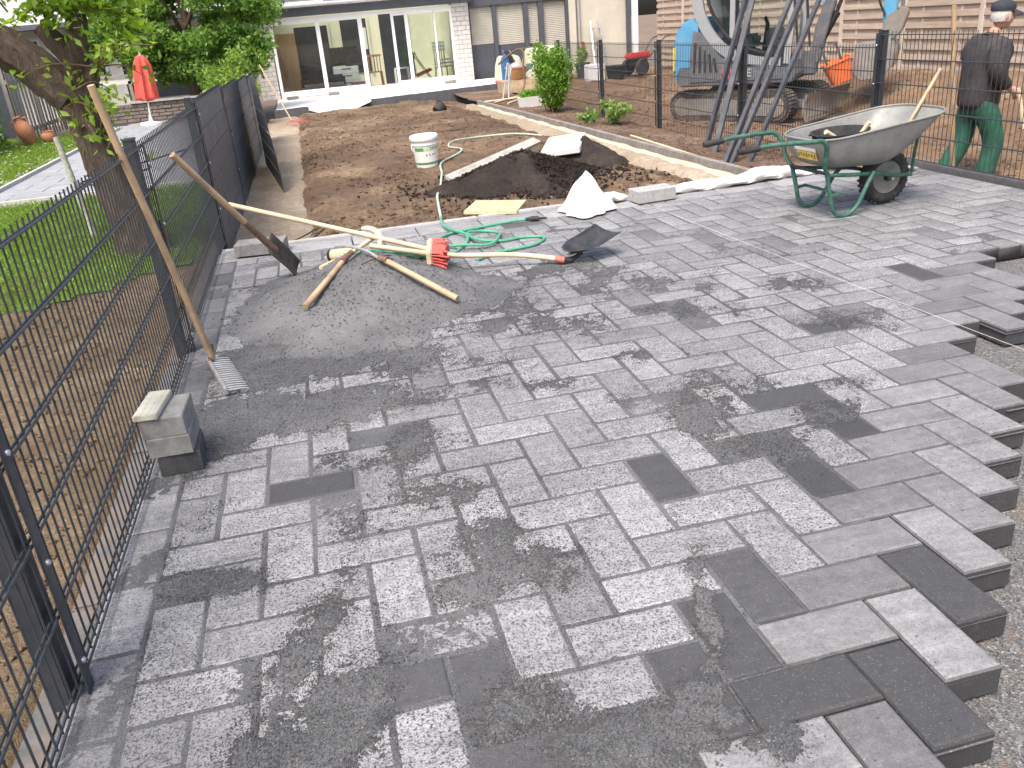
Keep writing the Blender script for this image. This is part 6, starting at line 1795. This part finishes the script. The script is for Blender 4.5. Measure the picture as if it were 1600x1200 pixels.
for s in (-1, 1):
    MB().tube([(-0.34, s * 0.22, 1.02), (-0.18, s * 0.22, 0.38), (0.20, s * 0.22, -0.02)], 0.013, 6).build('frame', m_galv, fc, smooth=True)
    MB().tube([(0.28, s * 0.21, 0.5), (-0.22, s * 0.21, -0.02)], 0.013, 6).build('frame', m_galv, fc, smooth=True)
ts = thing('trestle', 'grey metal trestle legs standing at the corner of the terrace', 'trestle', (4.72, 20.2, -0.24))
TS = (4.72, 20.2, -0.24)
for (a, b_) in (((4.48, 19.55, -0.23), (4.93, 20.7, 0.50)), ((4.62, 19.55, -0.23), (4.97, 20.7, 0.48)), ((4.95, 20.85, -0.23), (4.94, 20.7, 0.50)), ((4.70, 19.9, -0.23), (5.02, 20.7, 0.46))):
    MB().tube([a, b_], 0.016, 6).build('leg', m_galv, ts, TS, smooth=True)
MB().bar((4.40, 19.5, -0.235), (4.72, 19.6, -0.235), 0.05, 0.03).build('foot', m_dk, ts, TS)
ar = MB().tube(curve([(4.75, 19.3, -0.22), (5.0, 19.5, 0.05), (5.02, 19.55, 0.45), (5.05, 19.6, 0.75), (4.9, 19.7, 0.80), (4.55, 20.0, 0.52)], 7), 0.022, 7).tube(curve([(4.9, 19.7, 0.80), (5.3, 19.8, 0.83), (5.7, 19.9, 0.80)], 5), 0.014, 6).build('dry_branch', m_stem, None, (4.75, 19.3, -0.22), smooth=True)
tag(ar, 'dark bent branch arching beside the planter', 'branch')
bk_ = thing('wicker_basket', 'brown wicker basket under the arching branch', 'basket', (5.35, 21.6, 0.06))
MB().lathe([(0.16, 0.0), (0.24, 0.12), (0.27, 0.26), (0.29, 0.27), (0.29, 0.30), (0.25, 0.30), (0.14, 0.03)], 20).build('shell', pm('wicker', (0.45, 0.25, 0.12), 0.4, 40, 0.8, 0.6, 0.008), bk_, smooth=True)
MB().lathe([(0.08, 0.24), (0.16, 0.30), (0.10, 0.38), (0.01, 0.40)], 12).build('contents', m_pl, bk_, smooth=True)
MB().box((0, 0, -0.15), (0.9, 0.5, 0.28)).build('crate_below', wood_mat('crate_wood', (0.40, 0.29, 0.18), (0.56, 0.43, 0.28), 0.5), bk_)
bb = MB().prism([(-0.1, 0), (0.12, 0), (0.16, 0.35), (0.02, 0.75), (-0.12, 0.6)], 0.22, SX, (5.42, 23.1, -0.1)).build('blue_bag', pm('blue_sheeting', (0.05, 0.16, 0.34), 0.2, 8, 0.5, 0.4, 0.01), None, (5.42, 23.0, -0.1), bevel=0.03); tag(bb, 'slumped blue bag between the brick pier and the cover', 'bag')
sh_ = MB().box((5.3, 22.85, -0.05), (0.45, 0.18, 0.09)).build('red_cloth', pm('red_rag', (0.55, 0.10, 0.14), 0.3, 14, 0.8, 0.4, 0.01), None, (5.3, 22.85, -0.1), bevel=0.03); tag(sh_, 'small crumpled red cloth at the end of the terrace', 'cloth')
for i, (a, b_, lb) in enumerate((((4.15, 18.9, -0.2), (5.0, 19.6, -0.16), 'pale wooden stick lying in front of the trestle'), ((4.3, 18.3, -0.2), (4.75, 18.9, -0.18), 'short light piece of wood near the kerb end'), ((4.0, 19.3, -0.2), (4.9, 19.1, -0.17), 'longest of the thin sticks lying by the terrace corner'))):
    o = stick('stick', a, b_, 0.018, 0.014, m_handle_pale, None, (0, 0, 0)); tag(o, lb, 'stick')
# red tiller, crate, tub and ladder in front of the cream wall
tl = thing('garden_tiller', 'red garden tiller with black wheels beside the wooden fence', 'tiller', (9.0, 22.6, -0.22), (0, 0, R_(200)))
MB().box((0, 0, 0.50), (0.75, 0.32, 0.16)).build('hood', pm('tiller_red', (0.55, 0.05, 0.05), 0.1, 8, 0.4, 0.0), tl, bevel=0.05)
MB().box((0, 0, 0.34), (0.5, 0.26, 0.20)).build('engine', m_rubber, tl, bevel=0.03)
for s in (-1, 1):
    MB().lathe([(0.05, -0.05), (0.2, -0.05), (0.22, 0), (0.2, 0.05), (0.05, 0.05)], 18, (0.1, s * 0.28, 0.22), SX).build('wheel', m_tyre, tl, smooth=True)
    MB().tube(curve([(-0.3, s * 0.15, 0.45), (-0.7, s * 0.22, 0.85), (-0.95, s * 0.25, 0.92)], 5), 0.016, 6).build('handle', m_dk, tl, smooth=True)
cr = MB().box((7.55, 22.0, 0.0), (0.45, 0.35, 0.42)).build('white_crate', m_wh, None, (7.55, 22.0, -0.21), bevel=0.02); tag(cr, 'pale grey storage box on the neighbour\'s ground behind the bush', 'box')
tb_ = MB().lathe([(0.22, 0), (0.27, 0.30), (0.29, 0.32), (0.27, 0.33), (0.2, 0.30), (0.02, 0.29)], 20).build('black_tub', m_rubber, None, smooth=True); tb_.location = (8.25, 22.3, -0.22); tag(tb_, 'black builder\'s tub standing on the neighbour\'s ground', 'tub')
ld = thing('step_ladder', 'grey step ladder leaning against the cream wall', 'ladder', (9.0, 25.9, -0.25))
for s in (-1, 1): MB().bar((s * 0.24, -0.5, 0), (s * 0.12, 0.18, 1.45), 0.06, 0.03).build('rail', m_galv, ld)
for k in range(5): MB().bar((-0.22 + 0.02 * k, -0.42 + 0.12 * k, 0.2 + 0.26 * k), (0.22 - 0.02 * k, -0.42 + 0.12 * k, 0.2 + 0.26 * k), 0.08, 0.025).build('rung', m_galv, ld)
pt = thing('flower_pot', 'potted plant with an orange flower in front of the shutters', 'flower pot', (7.95, 24.2, -0.25))
MB().lathe([(0.14, 0), (0.2, 0.35), (0.22, 0.36), (0.22, 0.40), (0.18, 0.38)], 16).build('pot', m_dk, pt, smooth=True)
leaf_cloud('leaves', blob_points(220, (0, 0, 0.62), (0.16, 0.16, 0.25), 3), 0.14, m_plant, pt, 1.0, asp=0.25)
leaf_cloud('flower', blob_points(40, (0.05, 0, 0.88), (0.05, 0.05, 0.10), 3), 0.09, pm('flower_orange', (0.7, 0.22, 0.12), 0.2, 10, 0.6, 0.0), pt, 1.0)

# far rake leaning on the strip fence, plastic pot on the soil
fr = thing('lawn_rake', 'brown rake with red tines leaning on the far end of the strip fence', 'rake', (-0.22, 19.3, -0.24))
FO = (-0.22, 19.3, -0.24)
stick('handle', (-0.25, 19.35, -0.18), (-0.745, 20.3, 0.98), 0.016, 0.015, m_handle, fr, FO)
for k in range(7): MB().tube([(-0.25, 19.35, -0.16), (-0.38 + k * 0.09, 19.1, -0.20), (-0.40 + k * 0.095, 19.02, -0.235)], 0.006, 5).build('tine', m_red, fr, FO)
pp = MB().lathe([(0.10, 0), (0.13, 0.18), (0.145, 0.185), (0.13, 0.19), (0.10, 0.02)], 16).build('plastic_pot', m_rubber, None, smooth=True); pp.location = (2.78, 18.6, sz(2.78, 18.6)); pp.rotation_euler = (0, R_(60), R_(30)); tag(pp, 'small black plastic pot tipped over on the soil near the terrace', 'pot')
# ================================================================ neighbouring garden on the left
m_bark = pm('tree_bark', (0.125, 0.088, 0.068), 0.5, 7.0, 0.95, 1.0, 0.03, dirt=(0.21, 0.165, 0.13), dirt_amt=0.5, dirt_scale=3.0, stretch=(5, 5, 0.9))
m_treeleaf = leaf_mat('tree_leaf', (0.15, 0.27, 0.03), (0.38, 0.50, 0.09), 0.45)
def limb(pts, rs, seg=16, seed=0.0, n=7):
    """tapered limb with a furrowed, uneven surface"""
    P = curve(pts, n); m = len(P); rr = np.interp(np.linspace(0, 1, m), np.linspace(0, 1, len(rs)), rs)
    mb = MB(); mb.tube(P, rr, seg)
    vs = []
    for k, v in enumerate(mb.v):
        i = min(k // seg, m - 1); a = (k % seg)
        c = P[i]; d = Vector(v) - c
        f = 1 + 0.07 * math.sin(a * 2.4 + i * 0.23 + seed) + 0.05 * math.sin(a * 5.1 - i * 0.5 + seed * 2) + 0.04 * random.gauss(0, 1)
        vs.append(tuple(c + d * f))
    mb.v = vs
    return mb
TO_ = (-1.52, 7.25, -0.08)
tree = thing('leaning_tree', 'old pollarded tree with a thick leaning trunk right behind the near fence', 'tree', TO_)
tk = limb([(-1.44, 7.25, -0.15), (-1.46, 7.25, 0.15), (-1.56, 7.25, 0.6), (-1.63, 7.25, 1.05), (-1.69, 7.25, 1.28)], [0.23, 0.175, 0.145, 0.135, 0.135], 20, 1.0).build('trunk', m_bark, tree, TO_, smooth=True)
limb([(-1.67, 7.25, 1.16), (-1.88, 7.25, 1.42), (-2.12, 7.22, 1.63), (-2.55, 7.15, 2.0), (-2.9, 7.1, 2.7), (-3.1, 7.1, 3.3)], [0.145, 0.14, 0.135, 0.11, 0.08, 0.04], 16, 2.0).build('limb', m_bark, tree, TO_, smooth=True)
limb([(-1.62, 7.25, 1.18), (-1.57, 7.26, 1.42), (-1.53, 7.28, 1.58), (-1.50, 7.28, 1.74)], [0.10, 0.085, 0.08, 0.07], 14, 3.0).build('limb_stub', m_bark, tree, TO_, smooth=True)
limb([(-1.57, 7.27, 1.40), (-1.68, 7.28, 1.55), (-1.76, 7.30, 1.66)], [0.07, 0.075, 0.06], 12, 4.0).build('limb_stub', m_bark, tree, TO_, smooth=True)
limb([(-1.60, 7.22, 1.05), (-1.50, 7.2, 1.25), (-1.46, 7.2, 1.36)], [0.05, 0.05, 0.04], 10, 5.0).build('limb_stub', m_bark, tree, TO_, smooth=True)
# shoots with single large leaves
leaf_me = MB().add([(0, 0, 0), (0.016, 0.016, 0.003), (0.020, 0.038, 0.002), (0.010, 0.060, -0.004), (0, 0.070, -0.008), (-0.010, 0.060, -0.004), (-0.020, 0.038, 0.002), (-0.016, 0.016, 0.003), (0, 0.018, -0.003), (0, 0.042, -0.005)],
                   [(0, 1, 8), (1, 2, 9, 8), (2, 3, 9), (3, 4, 9), (0, 8, 7), (7, 8, 9, 6), (6, 9, 5), (5, 9, 4)]).mesh('leaf', m_treeleaf, smooth=True, fix=False)
shoots = MB(); cnt = 0; extra = []
seeds_ = [(-1.50, 7.26, 1.76)] * 11 + [(-1.70, 7.30, 1.70)] * 3 + [(-1.42, 7.16, 1.36)] * 8 + [(-1.60, 7.10, 1.22)] * 1 + [(-1.53, 7.10, 0.85)] * 2 + [(-1.47, 7.10, 1.05)] * 3 + [(-1.95, 7.3, 1.78)] * 1 + [(-1.42, 7.12, 0.72)] * 2
for sx, sy, szz in seeds_:
    a = random.uniform(0, 6.28); L = random.uniform(0.22, 0.62)
    d = Vector((math.cos(a) * 0.8 + 0.25, math.sin(a) * 0.6 - 0.1, random.uniform(-0.3, 0.9))).normalized()
    if szz < 1.25: L *= 0.5
    c_ = curve([(sx, sy, szz), Vector((sx, sy, szz)) + d * L * .55 + Vector((0, 0, 0.05)), Vector((sx, sy, szz)) + d * L + Vector((0, 0, -0.05 * random.random()))], 6)
    shoots.tube(c_, np.linspace(0.008, 0.002, len(c_)), 5)
    for i in range(2, len(c_)):
        for s in (-1, 1):
            if cnt < 290:
                o = link('leaf', leaf_me, tree, c_[i] - Vector(TO_)); cnt += 1
                sc = random.uniform(0.8, 1.5); o.scale = (sc, sc, sc)
                o.rotation_euler = (random.gauss(0.1, 0.5), random.gauss(0, 0.5), random.uniform(0, 6.28))
            extra.append(c_[i] + Vector((random.gauss(0, 0.05), random.gauss(0, 0.05), random.gauss(0, 0.05))))
shoots.build('shoots', m_stem, tree, TO_, smooth=True)
up_ = [np.array(p) for p in extra] + [np.array(p) for p in blob_points(900, (-1.65, 7.3, 2.35), (0.8, 0.6, 0.5), 2)] + [np.array(p) for p in blob_points(1500, (-2.9, 7.2, 3.3), (1.2, 1.0, 0.7), 5)]
lc = leaf_cloud('leaves', np.array(up_) - np.array(TO_), 0.07, m_treeleaf, tree, 0.4)
o = stick('tree_stake', (-2.02, 8.2, -0.08), (-2.13, 8.3, 0.82), 0.028, 0.026, m_weather, None, (0, 0, 0)); tag(o, 'grey wooden stake standing behind the leaning tree', 'stake')

# big leafy tree in front of the left house
m_big = leaf_mat('big_tree_leaf', (0.08, 0.18, 0.035), (0.27, 0.41, 0.09), 0.42)
BO = (-2.4, 22.6, -0.05)
bt = thing('leafy_tree', 'large bushy green tree at the end of the neighbouring garden', 'tree', BO)
limb([(-2.4, 22.6, -0.1), (-2.42, 22.6, 0.8), (-2.3, 22.6, 1.8), (-2.4, 22.6, 3.0)], [0.16, 0.13, 0.10, 0.05], 12, 1).build('trunk', m_bark, bt, BO, smooth=True)
for k in range(7):
    a = 6.28 * k / 7; limb([(-2.38, 22.6, 0.9 + 0.15 * k), (-2.38 + math.cos(a) * 0.7, 22.6 + math.sin(a) * 0.6, 1.5 + 0.15 * k), (-2.38 + math.cos(a) * 1.4, 22.6 + math.sin(a) * 1.1, 2.0 + 0.12 * k)], [0.06, 0.045, 0.015], 8, k).build('branch', m_bark, bt, BO, smooth=True)
pts = []
for k in range(80):
    v = rng.normal(0, 1, 3); v /= np.linalg.norm(v); rr = 0.55 + 0.45 * rng.random()
    c = np.array([-2.1, 22.6, 2.0]) + v * rr * np.array([1.85, 1.25, 1.75])
    if c[2] < 0.65: c[2] = 0.65 + 0.3 * rng.random()
    if c[0] < -3.2 and c[2] < 1.35: c[2] = 1.4 + 0.4 * rng.random()
    r = rng.uniform(0.32, 0.58)
    pts.append(blob_points(520, c, (r, r, r * 0.75), k, 0.25))
for k in range(16):
    c = np.array([rng.uniform(-4.5, -3.2), rng.uniform(21.9, 23.2), rng.uniform(1.55, 3.0)]); pts.append(blob_points(480, c, (0.42, 0.42, 0.34), k + 90, 0.25))
leaf_cloud('crown', np.concatenate(pts) - np.array(BO), 0.115, m_big, bt, 0.2, asp=0.45)
# lower shrub by the fence end
SO_ = (-1.35, 20.6, -0.05)
sh = thing('shrub', 'loose light green shrub behind the far end of the strip fence', 'shrub', SO_)
st = MB()
for k in range(9): st.tube([(0, 0, 0), (random.uniform(-.5, .5), random.uniform(-.4, .4), random.uniform(.7, 1.2))], [0.015, 0.005], 5)
st.build('stems', m_stem, sh)
pts = [blob_points(230, (random.uniform(-.55, .55), random.uniform(-.4, .4), random.uniform(.45, 1.35)), (.26, .26, .24), k, 0.2) for k in range(14)]
leaf_cloud('leaves', np.concatenate(pts), 0.085, leaf_mat('shrub_leaf', (0.14, 0.26, 0.04), (0.33, 0.43, 0.12), 0.4), sh, 0.4)

# hedge on the far left
HO_ = (-6.15, 17.6, -0.05)
hg = thing('hedge', 'clipped green hedge at the left edge beside the slatted fence', 'hedge', HO_)
n = 9000
P = np.stack([rng.uniform(-0.42, 0.42, n), rng.uniform(-1.3, 1.3, n), rng.uniform(0.02, 1.62, n)], 1)
P[:, 0] = np.where(rng.random(n) < 0.5, np.sign(P[:, 0]) * 0.42, P[:, 0]) + rng.normal(0, 0.04, n)
P[:, 1] += rng.normal(0, 0.05, n)
leaf_cloud('leaves', P, 0.075, m_big, hg, 0.3)
st = MB()
for k in range(7): st.tube([(0, -1.2 + 0.4 * k, -0.02), (0.05, -1.2 + 0.4 * k, 1.4)], [0.025, 0.01], 6)
st.build('stems', m_stem, hg)

# slatted wooden fence
m_slat = wood_mat('grey_slat', (0.19, 0.165, 0.15), (0.34, 0.31, 0.285), 0.5, 0.85, 'Z', (0.14, 0.12, 0.11), 0.4)
sf = thing('slat_fence', 'weathered grey fence of upright wooden slats behind the leaning tree', 'fence', (-5.5, 19.2, -0.08))
sl = MB().box((0, 0, 0.75), (0.014, 0.13, 1.5)).mesh('slat', m_slat, bevel=0.004)
for k in range(15): link('slat', sl, sf, (random.gauss(0, 0.003), k * 0.25, random.gauss(0, 0.006)))
for z in (0.25, 1.2):
    MB().box((-0.03, 1.75, z), (0.04, 3.6, 0.08)).build('cross_rail', m_slat, sf)
for yv in (0.0, 1.8, 3.5): MB().box((-0.08, yv, 0.75), (0.08, 0.08, 1.6)).build('post', m_slat, sf)

# terracotta amphora and pot
m_terra = pm('terracotta', (0.47, 0.20, 0.115), 0.15, 10, 0.85, 0.2, 0.003)
am = thing('amphora', 'terracotta amphora leaning at the end of the lawn', 'amphora', (-5.22, 18.7, -0.06), (R_(8), R_(-16), 0))
MB().lathe([(0.05, 0.0), (0.09, 0.08), (0.15, 0.22), (0.165, 0.33), (0.13, 0.43), (0.07, 0.50), (0.06, 0.55), (0.085, 0.58), (0.07, 0.585), (0.04, 0.54)], 20).build('body', m_terra, am, smooth=True)
for s in (-1, 1): MB().tube(curve([(s * 0.06, 0, 0.53), (s * 0.15, 0, 0.52), (s * 0.14, 0, 0.42)], 5), 0.014, 6).build('handle', m_terra, am, smooth=True)
o = MB().lathe([(0.06, 0.0), (0.12, 0.06), (0.13, 0.15), (0.09, 0.21), (0.10, 0.23), (0.08, 0.23), (0.05, 0.18)], 18).build('terracotta_pot', m_terra, None, smooth=True); o.location = (-4.98, 18.9, -0.06); tag(o, 'small round terracotta pot next to the amphora', 'pot')

# closed red parasol
m_par = pm('parasol_red', (0.66, 0.10, 0.075), 0.15, 10, 0.8, 0.4, 0.006)
pr = thing('parasol', 'closed red parasol standing under the big tree', 'parasol', (-3.3, 20.7, -0.05), (0, R_(4), 0))
MB().lathe([(0.02, 0.0), (0.02, 1.5)], 8).build('pole', m_wh, pr, smooth=True)
mb = MB(); nn_ = 28
for z, r in ((0.52, 0.10), (0.56, 0.21), (0.75, 0.20), (1.0, 0.18), (1.25, 0.15), (1.38, 0.10), (1.44, 0.03)):
    for k in range(nn_):
        a = 2 * math.pi * k / nn_; f = 1 + 0.28 * math.sin(7 * a + z); mb.v.append((r * f * math.cos(a), r * f * math.sin(a), z + 0.02 * math.sin(5 * a)))
for i in range(6):
    for k in range(nn_): mb.f.append((i * nn_ + k, i * nn_ + (k + 1) % nn_, (i + 1) * nn_ + (k + 1) % nn_, (i + 1) * nn_ + k))
mb.f += [tuple(reversed(range(nn_))), tuple(range(6 * nn_, 7 * nn_))]
mb.build('canopy', m_par, pr, smooth=True)
MB().lathe([(0.24, 0.0), (0.24, 0.05), (0.05, 0.08), (0.03, 0.2)], 18).build('base', m_wh, pr, smooth=True)

# low stone-clad wall with pale coping, and porch of the left house
m_stone = pm('wall_stone', (0.24, 0.20, 0.175), 0.35, 10, 0.9, 0.5, 0.01)
lw = thing('garden_wall', 'low grey brown stone wall with a pale coping below the big tree', 'wall', (-3.3, 22.2, -0.05))
stm = MB().box((0, 0, 0), (0.292, 0.12, 0.072)).mesh('stone', m_stone, bevel=0.008)
MB().box((0, 0.12, 0.19), (3.3, 0.16, 0.40)).build('core', m_joint, lw)
for r in range(5):
    for k in range(11): link('stone', stm, lw, (-1.5 + k * 0.3 + (0.15 if r % 2 else 0) - 0.0, 0.02 + random.gauss(0, 0.006), 0.03 + r * 0.08))
MB().box((0.5, 0.06, 0.425), (2.2, 0.30, 0.05)).build('coping', m_pale_edge, lw, bevel=0.008)
lh_o = (-4.6, 26.0, -0.1)
lh = thing('left_house', 'white walled house with dark windows behind the big tree', 'house', lh_o)
def lp(mb, nm, mat, par=lh, bev=0.0): return mb.build(nm, mat, par, lh_o, False, bev)
m_lwall = pm('left_white_wall', (0.74, 0.74, 0.72), 0.05, 3, 0.9, 0.2, 0.003)
lp(MB().box((-6.2, 26.3, 2.3), (10.0, 0.5, 5.0)), 'wall', m_lwall)
m_dp = pm('dark_glass_left', (0.045, 0.055, 0.065), 0.2, 2, 0.12, 0.0)
for (x0, x1, z0, z1) in ((-5.9, -4.9, 0.9, 2.0), (-4.6, -2.6, 0.2, 2.0), (-2.3, -1.3, 0.2, 2.0), (-8.2, -6.4, 0.9, 2.0)):
    w = lp(MB().box(((x0 + x1) / 2, 26.03, (z0 + z1) / 2), (x1 - x0, 0.06, z1 - z0)), 'window_frame', m_wframe)
    lp(MB().box(((x0 + x1) / 2, 25.99, (z0 + z1) / 2), (x1 - x0 - 0.14, 0.03, z1 - z0 - 0.14)), 'pane', m_dp, w)
lp(MB().box((-6.2, 25.7, 2.25), (10.2, 1.2, 0.12)), 'canopy', m_fascia)
lp(MB().box((-4.2, 24.6, 0.80), (3.2, 0.08, 0.14)), 'porch_rail', m_wframe)
lp(MB().box((-4.2, 24.6, 0.93), (3.2, 0.14, 0.05)), 'porch_rail', m_plank)
for xx in (-5.7, -4.2, -2.7): lp(MB().box((xx, 24.6, 0.35), (0.08, 0.08, 0.9)), 'porch_post', m_plank)
lp(MB().add([(-11.4, 25.4, 4.8), (-1.1, 25.4, 4.8), (-1.1, 30, 7.4), (-11.4, 30, 7.4), (-11.4, 25.4, 4.68), (-1.1, 25.4, 4.68), (-1.1, 30, 7.28), (-11.4, 30, 7.28)], [(0, 1, 2, 3), (7, 6, 5, 4), (0, 4, 5, 1), (1, 5, 6, 2), (2, 6, 7, 3), (0, 3, 7, 4)]), 'roof', _M['roof_tile'])
# grey outbuilding on the far left
ob_o = (-9.5, 22.5, -0.1)
ob = thing('garden_shed', 'blue grey shed behind the hedge at the left edge', 'shed', ob_o)
MB().box((-8.9, 22.6, 0.75), (4.6, 2.0, 1.8)).build('wall', pm('shed_grey', (0.27, 0.30, 0.34), 0.1, 4, 0.8, 0.2), ob, ob_o)
MB().box((-8.9, 22.6, 1.70), (4.9, 2.4, 0.10)).build('roof', m_fascia, ob, ob_o)
MB().box((-7.4, 21.58, 1.12), (0.9, 0.05, 0.42)).build('window', m_dp, ob, ob_o)
# dark cable on the grey path
o = MB().tube(curve([(-3.0, 12.6, -0.035), (-2.6, 12.2, -0.035), (-2.2, 12.6, -0.035), (-2.3, 13.6, -0.035), (-1.9, 14.6, -0.035), (-2.6, 12.9, -0.035), (-2.9, 11.8, -0.035), (-2.1, 11.3, -0.035)], 8), 0.010, 6).build('path_cable', m_rubber, None, (-2.5, 12.5, -0.04), smooth=True); tag(o, 'dark cable lying loosely on the grey garden path', 'cable')

# ================================================================ merge the pieces of one stuff, describe stuff, group repeats
def merge_same(prefix):
    obs = [o for o in COL.objects if o.name.split('.')[0] == prefix and o.parent is None and o.type == 'MESH']
    if len(obs) < 2: return
    V, F, off = [], [], 0
    for o in obs:
        me = o.data; v = np.empty(len(me.vertices) * 3, np.float32); me.vertices.foreach_get('co', v)
        f = np.empty(len(me.loops), np.int32); me.loops.foreach_get('vertex_index', f)
        k = len(me.loops) // len(me.polygons)
        V.append(v.reshape(-1, 3)); F.append(f.reshape(-1, k) + off); off += len(me.vertices)
    mat, kind, sm = obs[0].data.materials[0], obs[0].get('kind'), obs[0].data.polygons[0].use_smooth
    for o in obs:
        me = o.data; bpy.data.objects.remove(o); bpy.data.meshes.remove(me)
    np_mesh(prefix, np.concatenate(V), np.concatenate(F), mat, kind, sm)
for n_ in ('sand_layer', 'lawn_grass'):
    merge_same(n_)
STUFF = {'sand_layer': ('dark grey jointing sand filling the joints and drifting over the pavers', 'sand'),
         'loose_grit': ('loose dark grains of grit scattered over the pale pavers', 'grit'),
         'bedding_chips': ('grey stone chips of the open bedding at the right edge', 'gravel'),
         'soil_clods': ('small clods of brown earth on the garden soil', 'soil'),
         'bed_clods': ('crumbs of earth on the narrow bed along the fence', 'soil'),
         'earth_clods': ('clods of tan earth on the neighbouring plot around the excavator', 'soil'),
         'left_clods': ('clods of earth in the strip behind the left fence', 'soil'),
         'lawn_grass': ('short bright green grass of the neighbouring lawn', 'grass'),
         'fallen_leaves': ('pale fallen leaves lying on the far lawn', 'leaves'),
         'sand_lumps': ('small lumps of damp sand on and around the sand heap', 'sand'),
         'soil_lumps': ('dark lumps of topsoil on and around the long mound', 'soil')}
for k_, (lb_, ct_) in STUFF.items():
    o = COL.objects.get(k_)
    if o: tag(o, lb_, ct_)
GROUPS = {'metal_fence': 'dark grey rod mesh fences', 'grey_brick': 'bricks weighing down the white sheet', 'stick': 'sticks by the terrace corner', 'soil_mound': 'mounds of dark topsoil', 'garden_chair': 'chairs in the room behind the glass', 'covered_furniture': 'garden furniture under beige covers', 'paving_stone': 'stones stacked by the fence', 'fleece_roll': 'white fleece along the paving edge', 'small_plant': 'low plants in the bed', 'concrete_block': 'single concrete blocks at the paving edge'}
for o in COL.objects:
    g_ = GROUPS.get(o.name.split('.')[0])
    if g_ and o.parent is None: o['group'] = g_
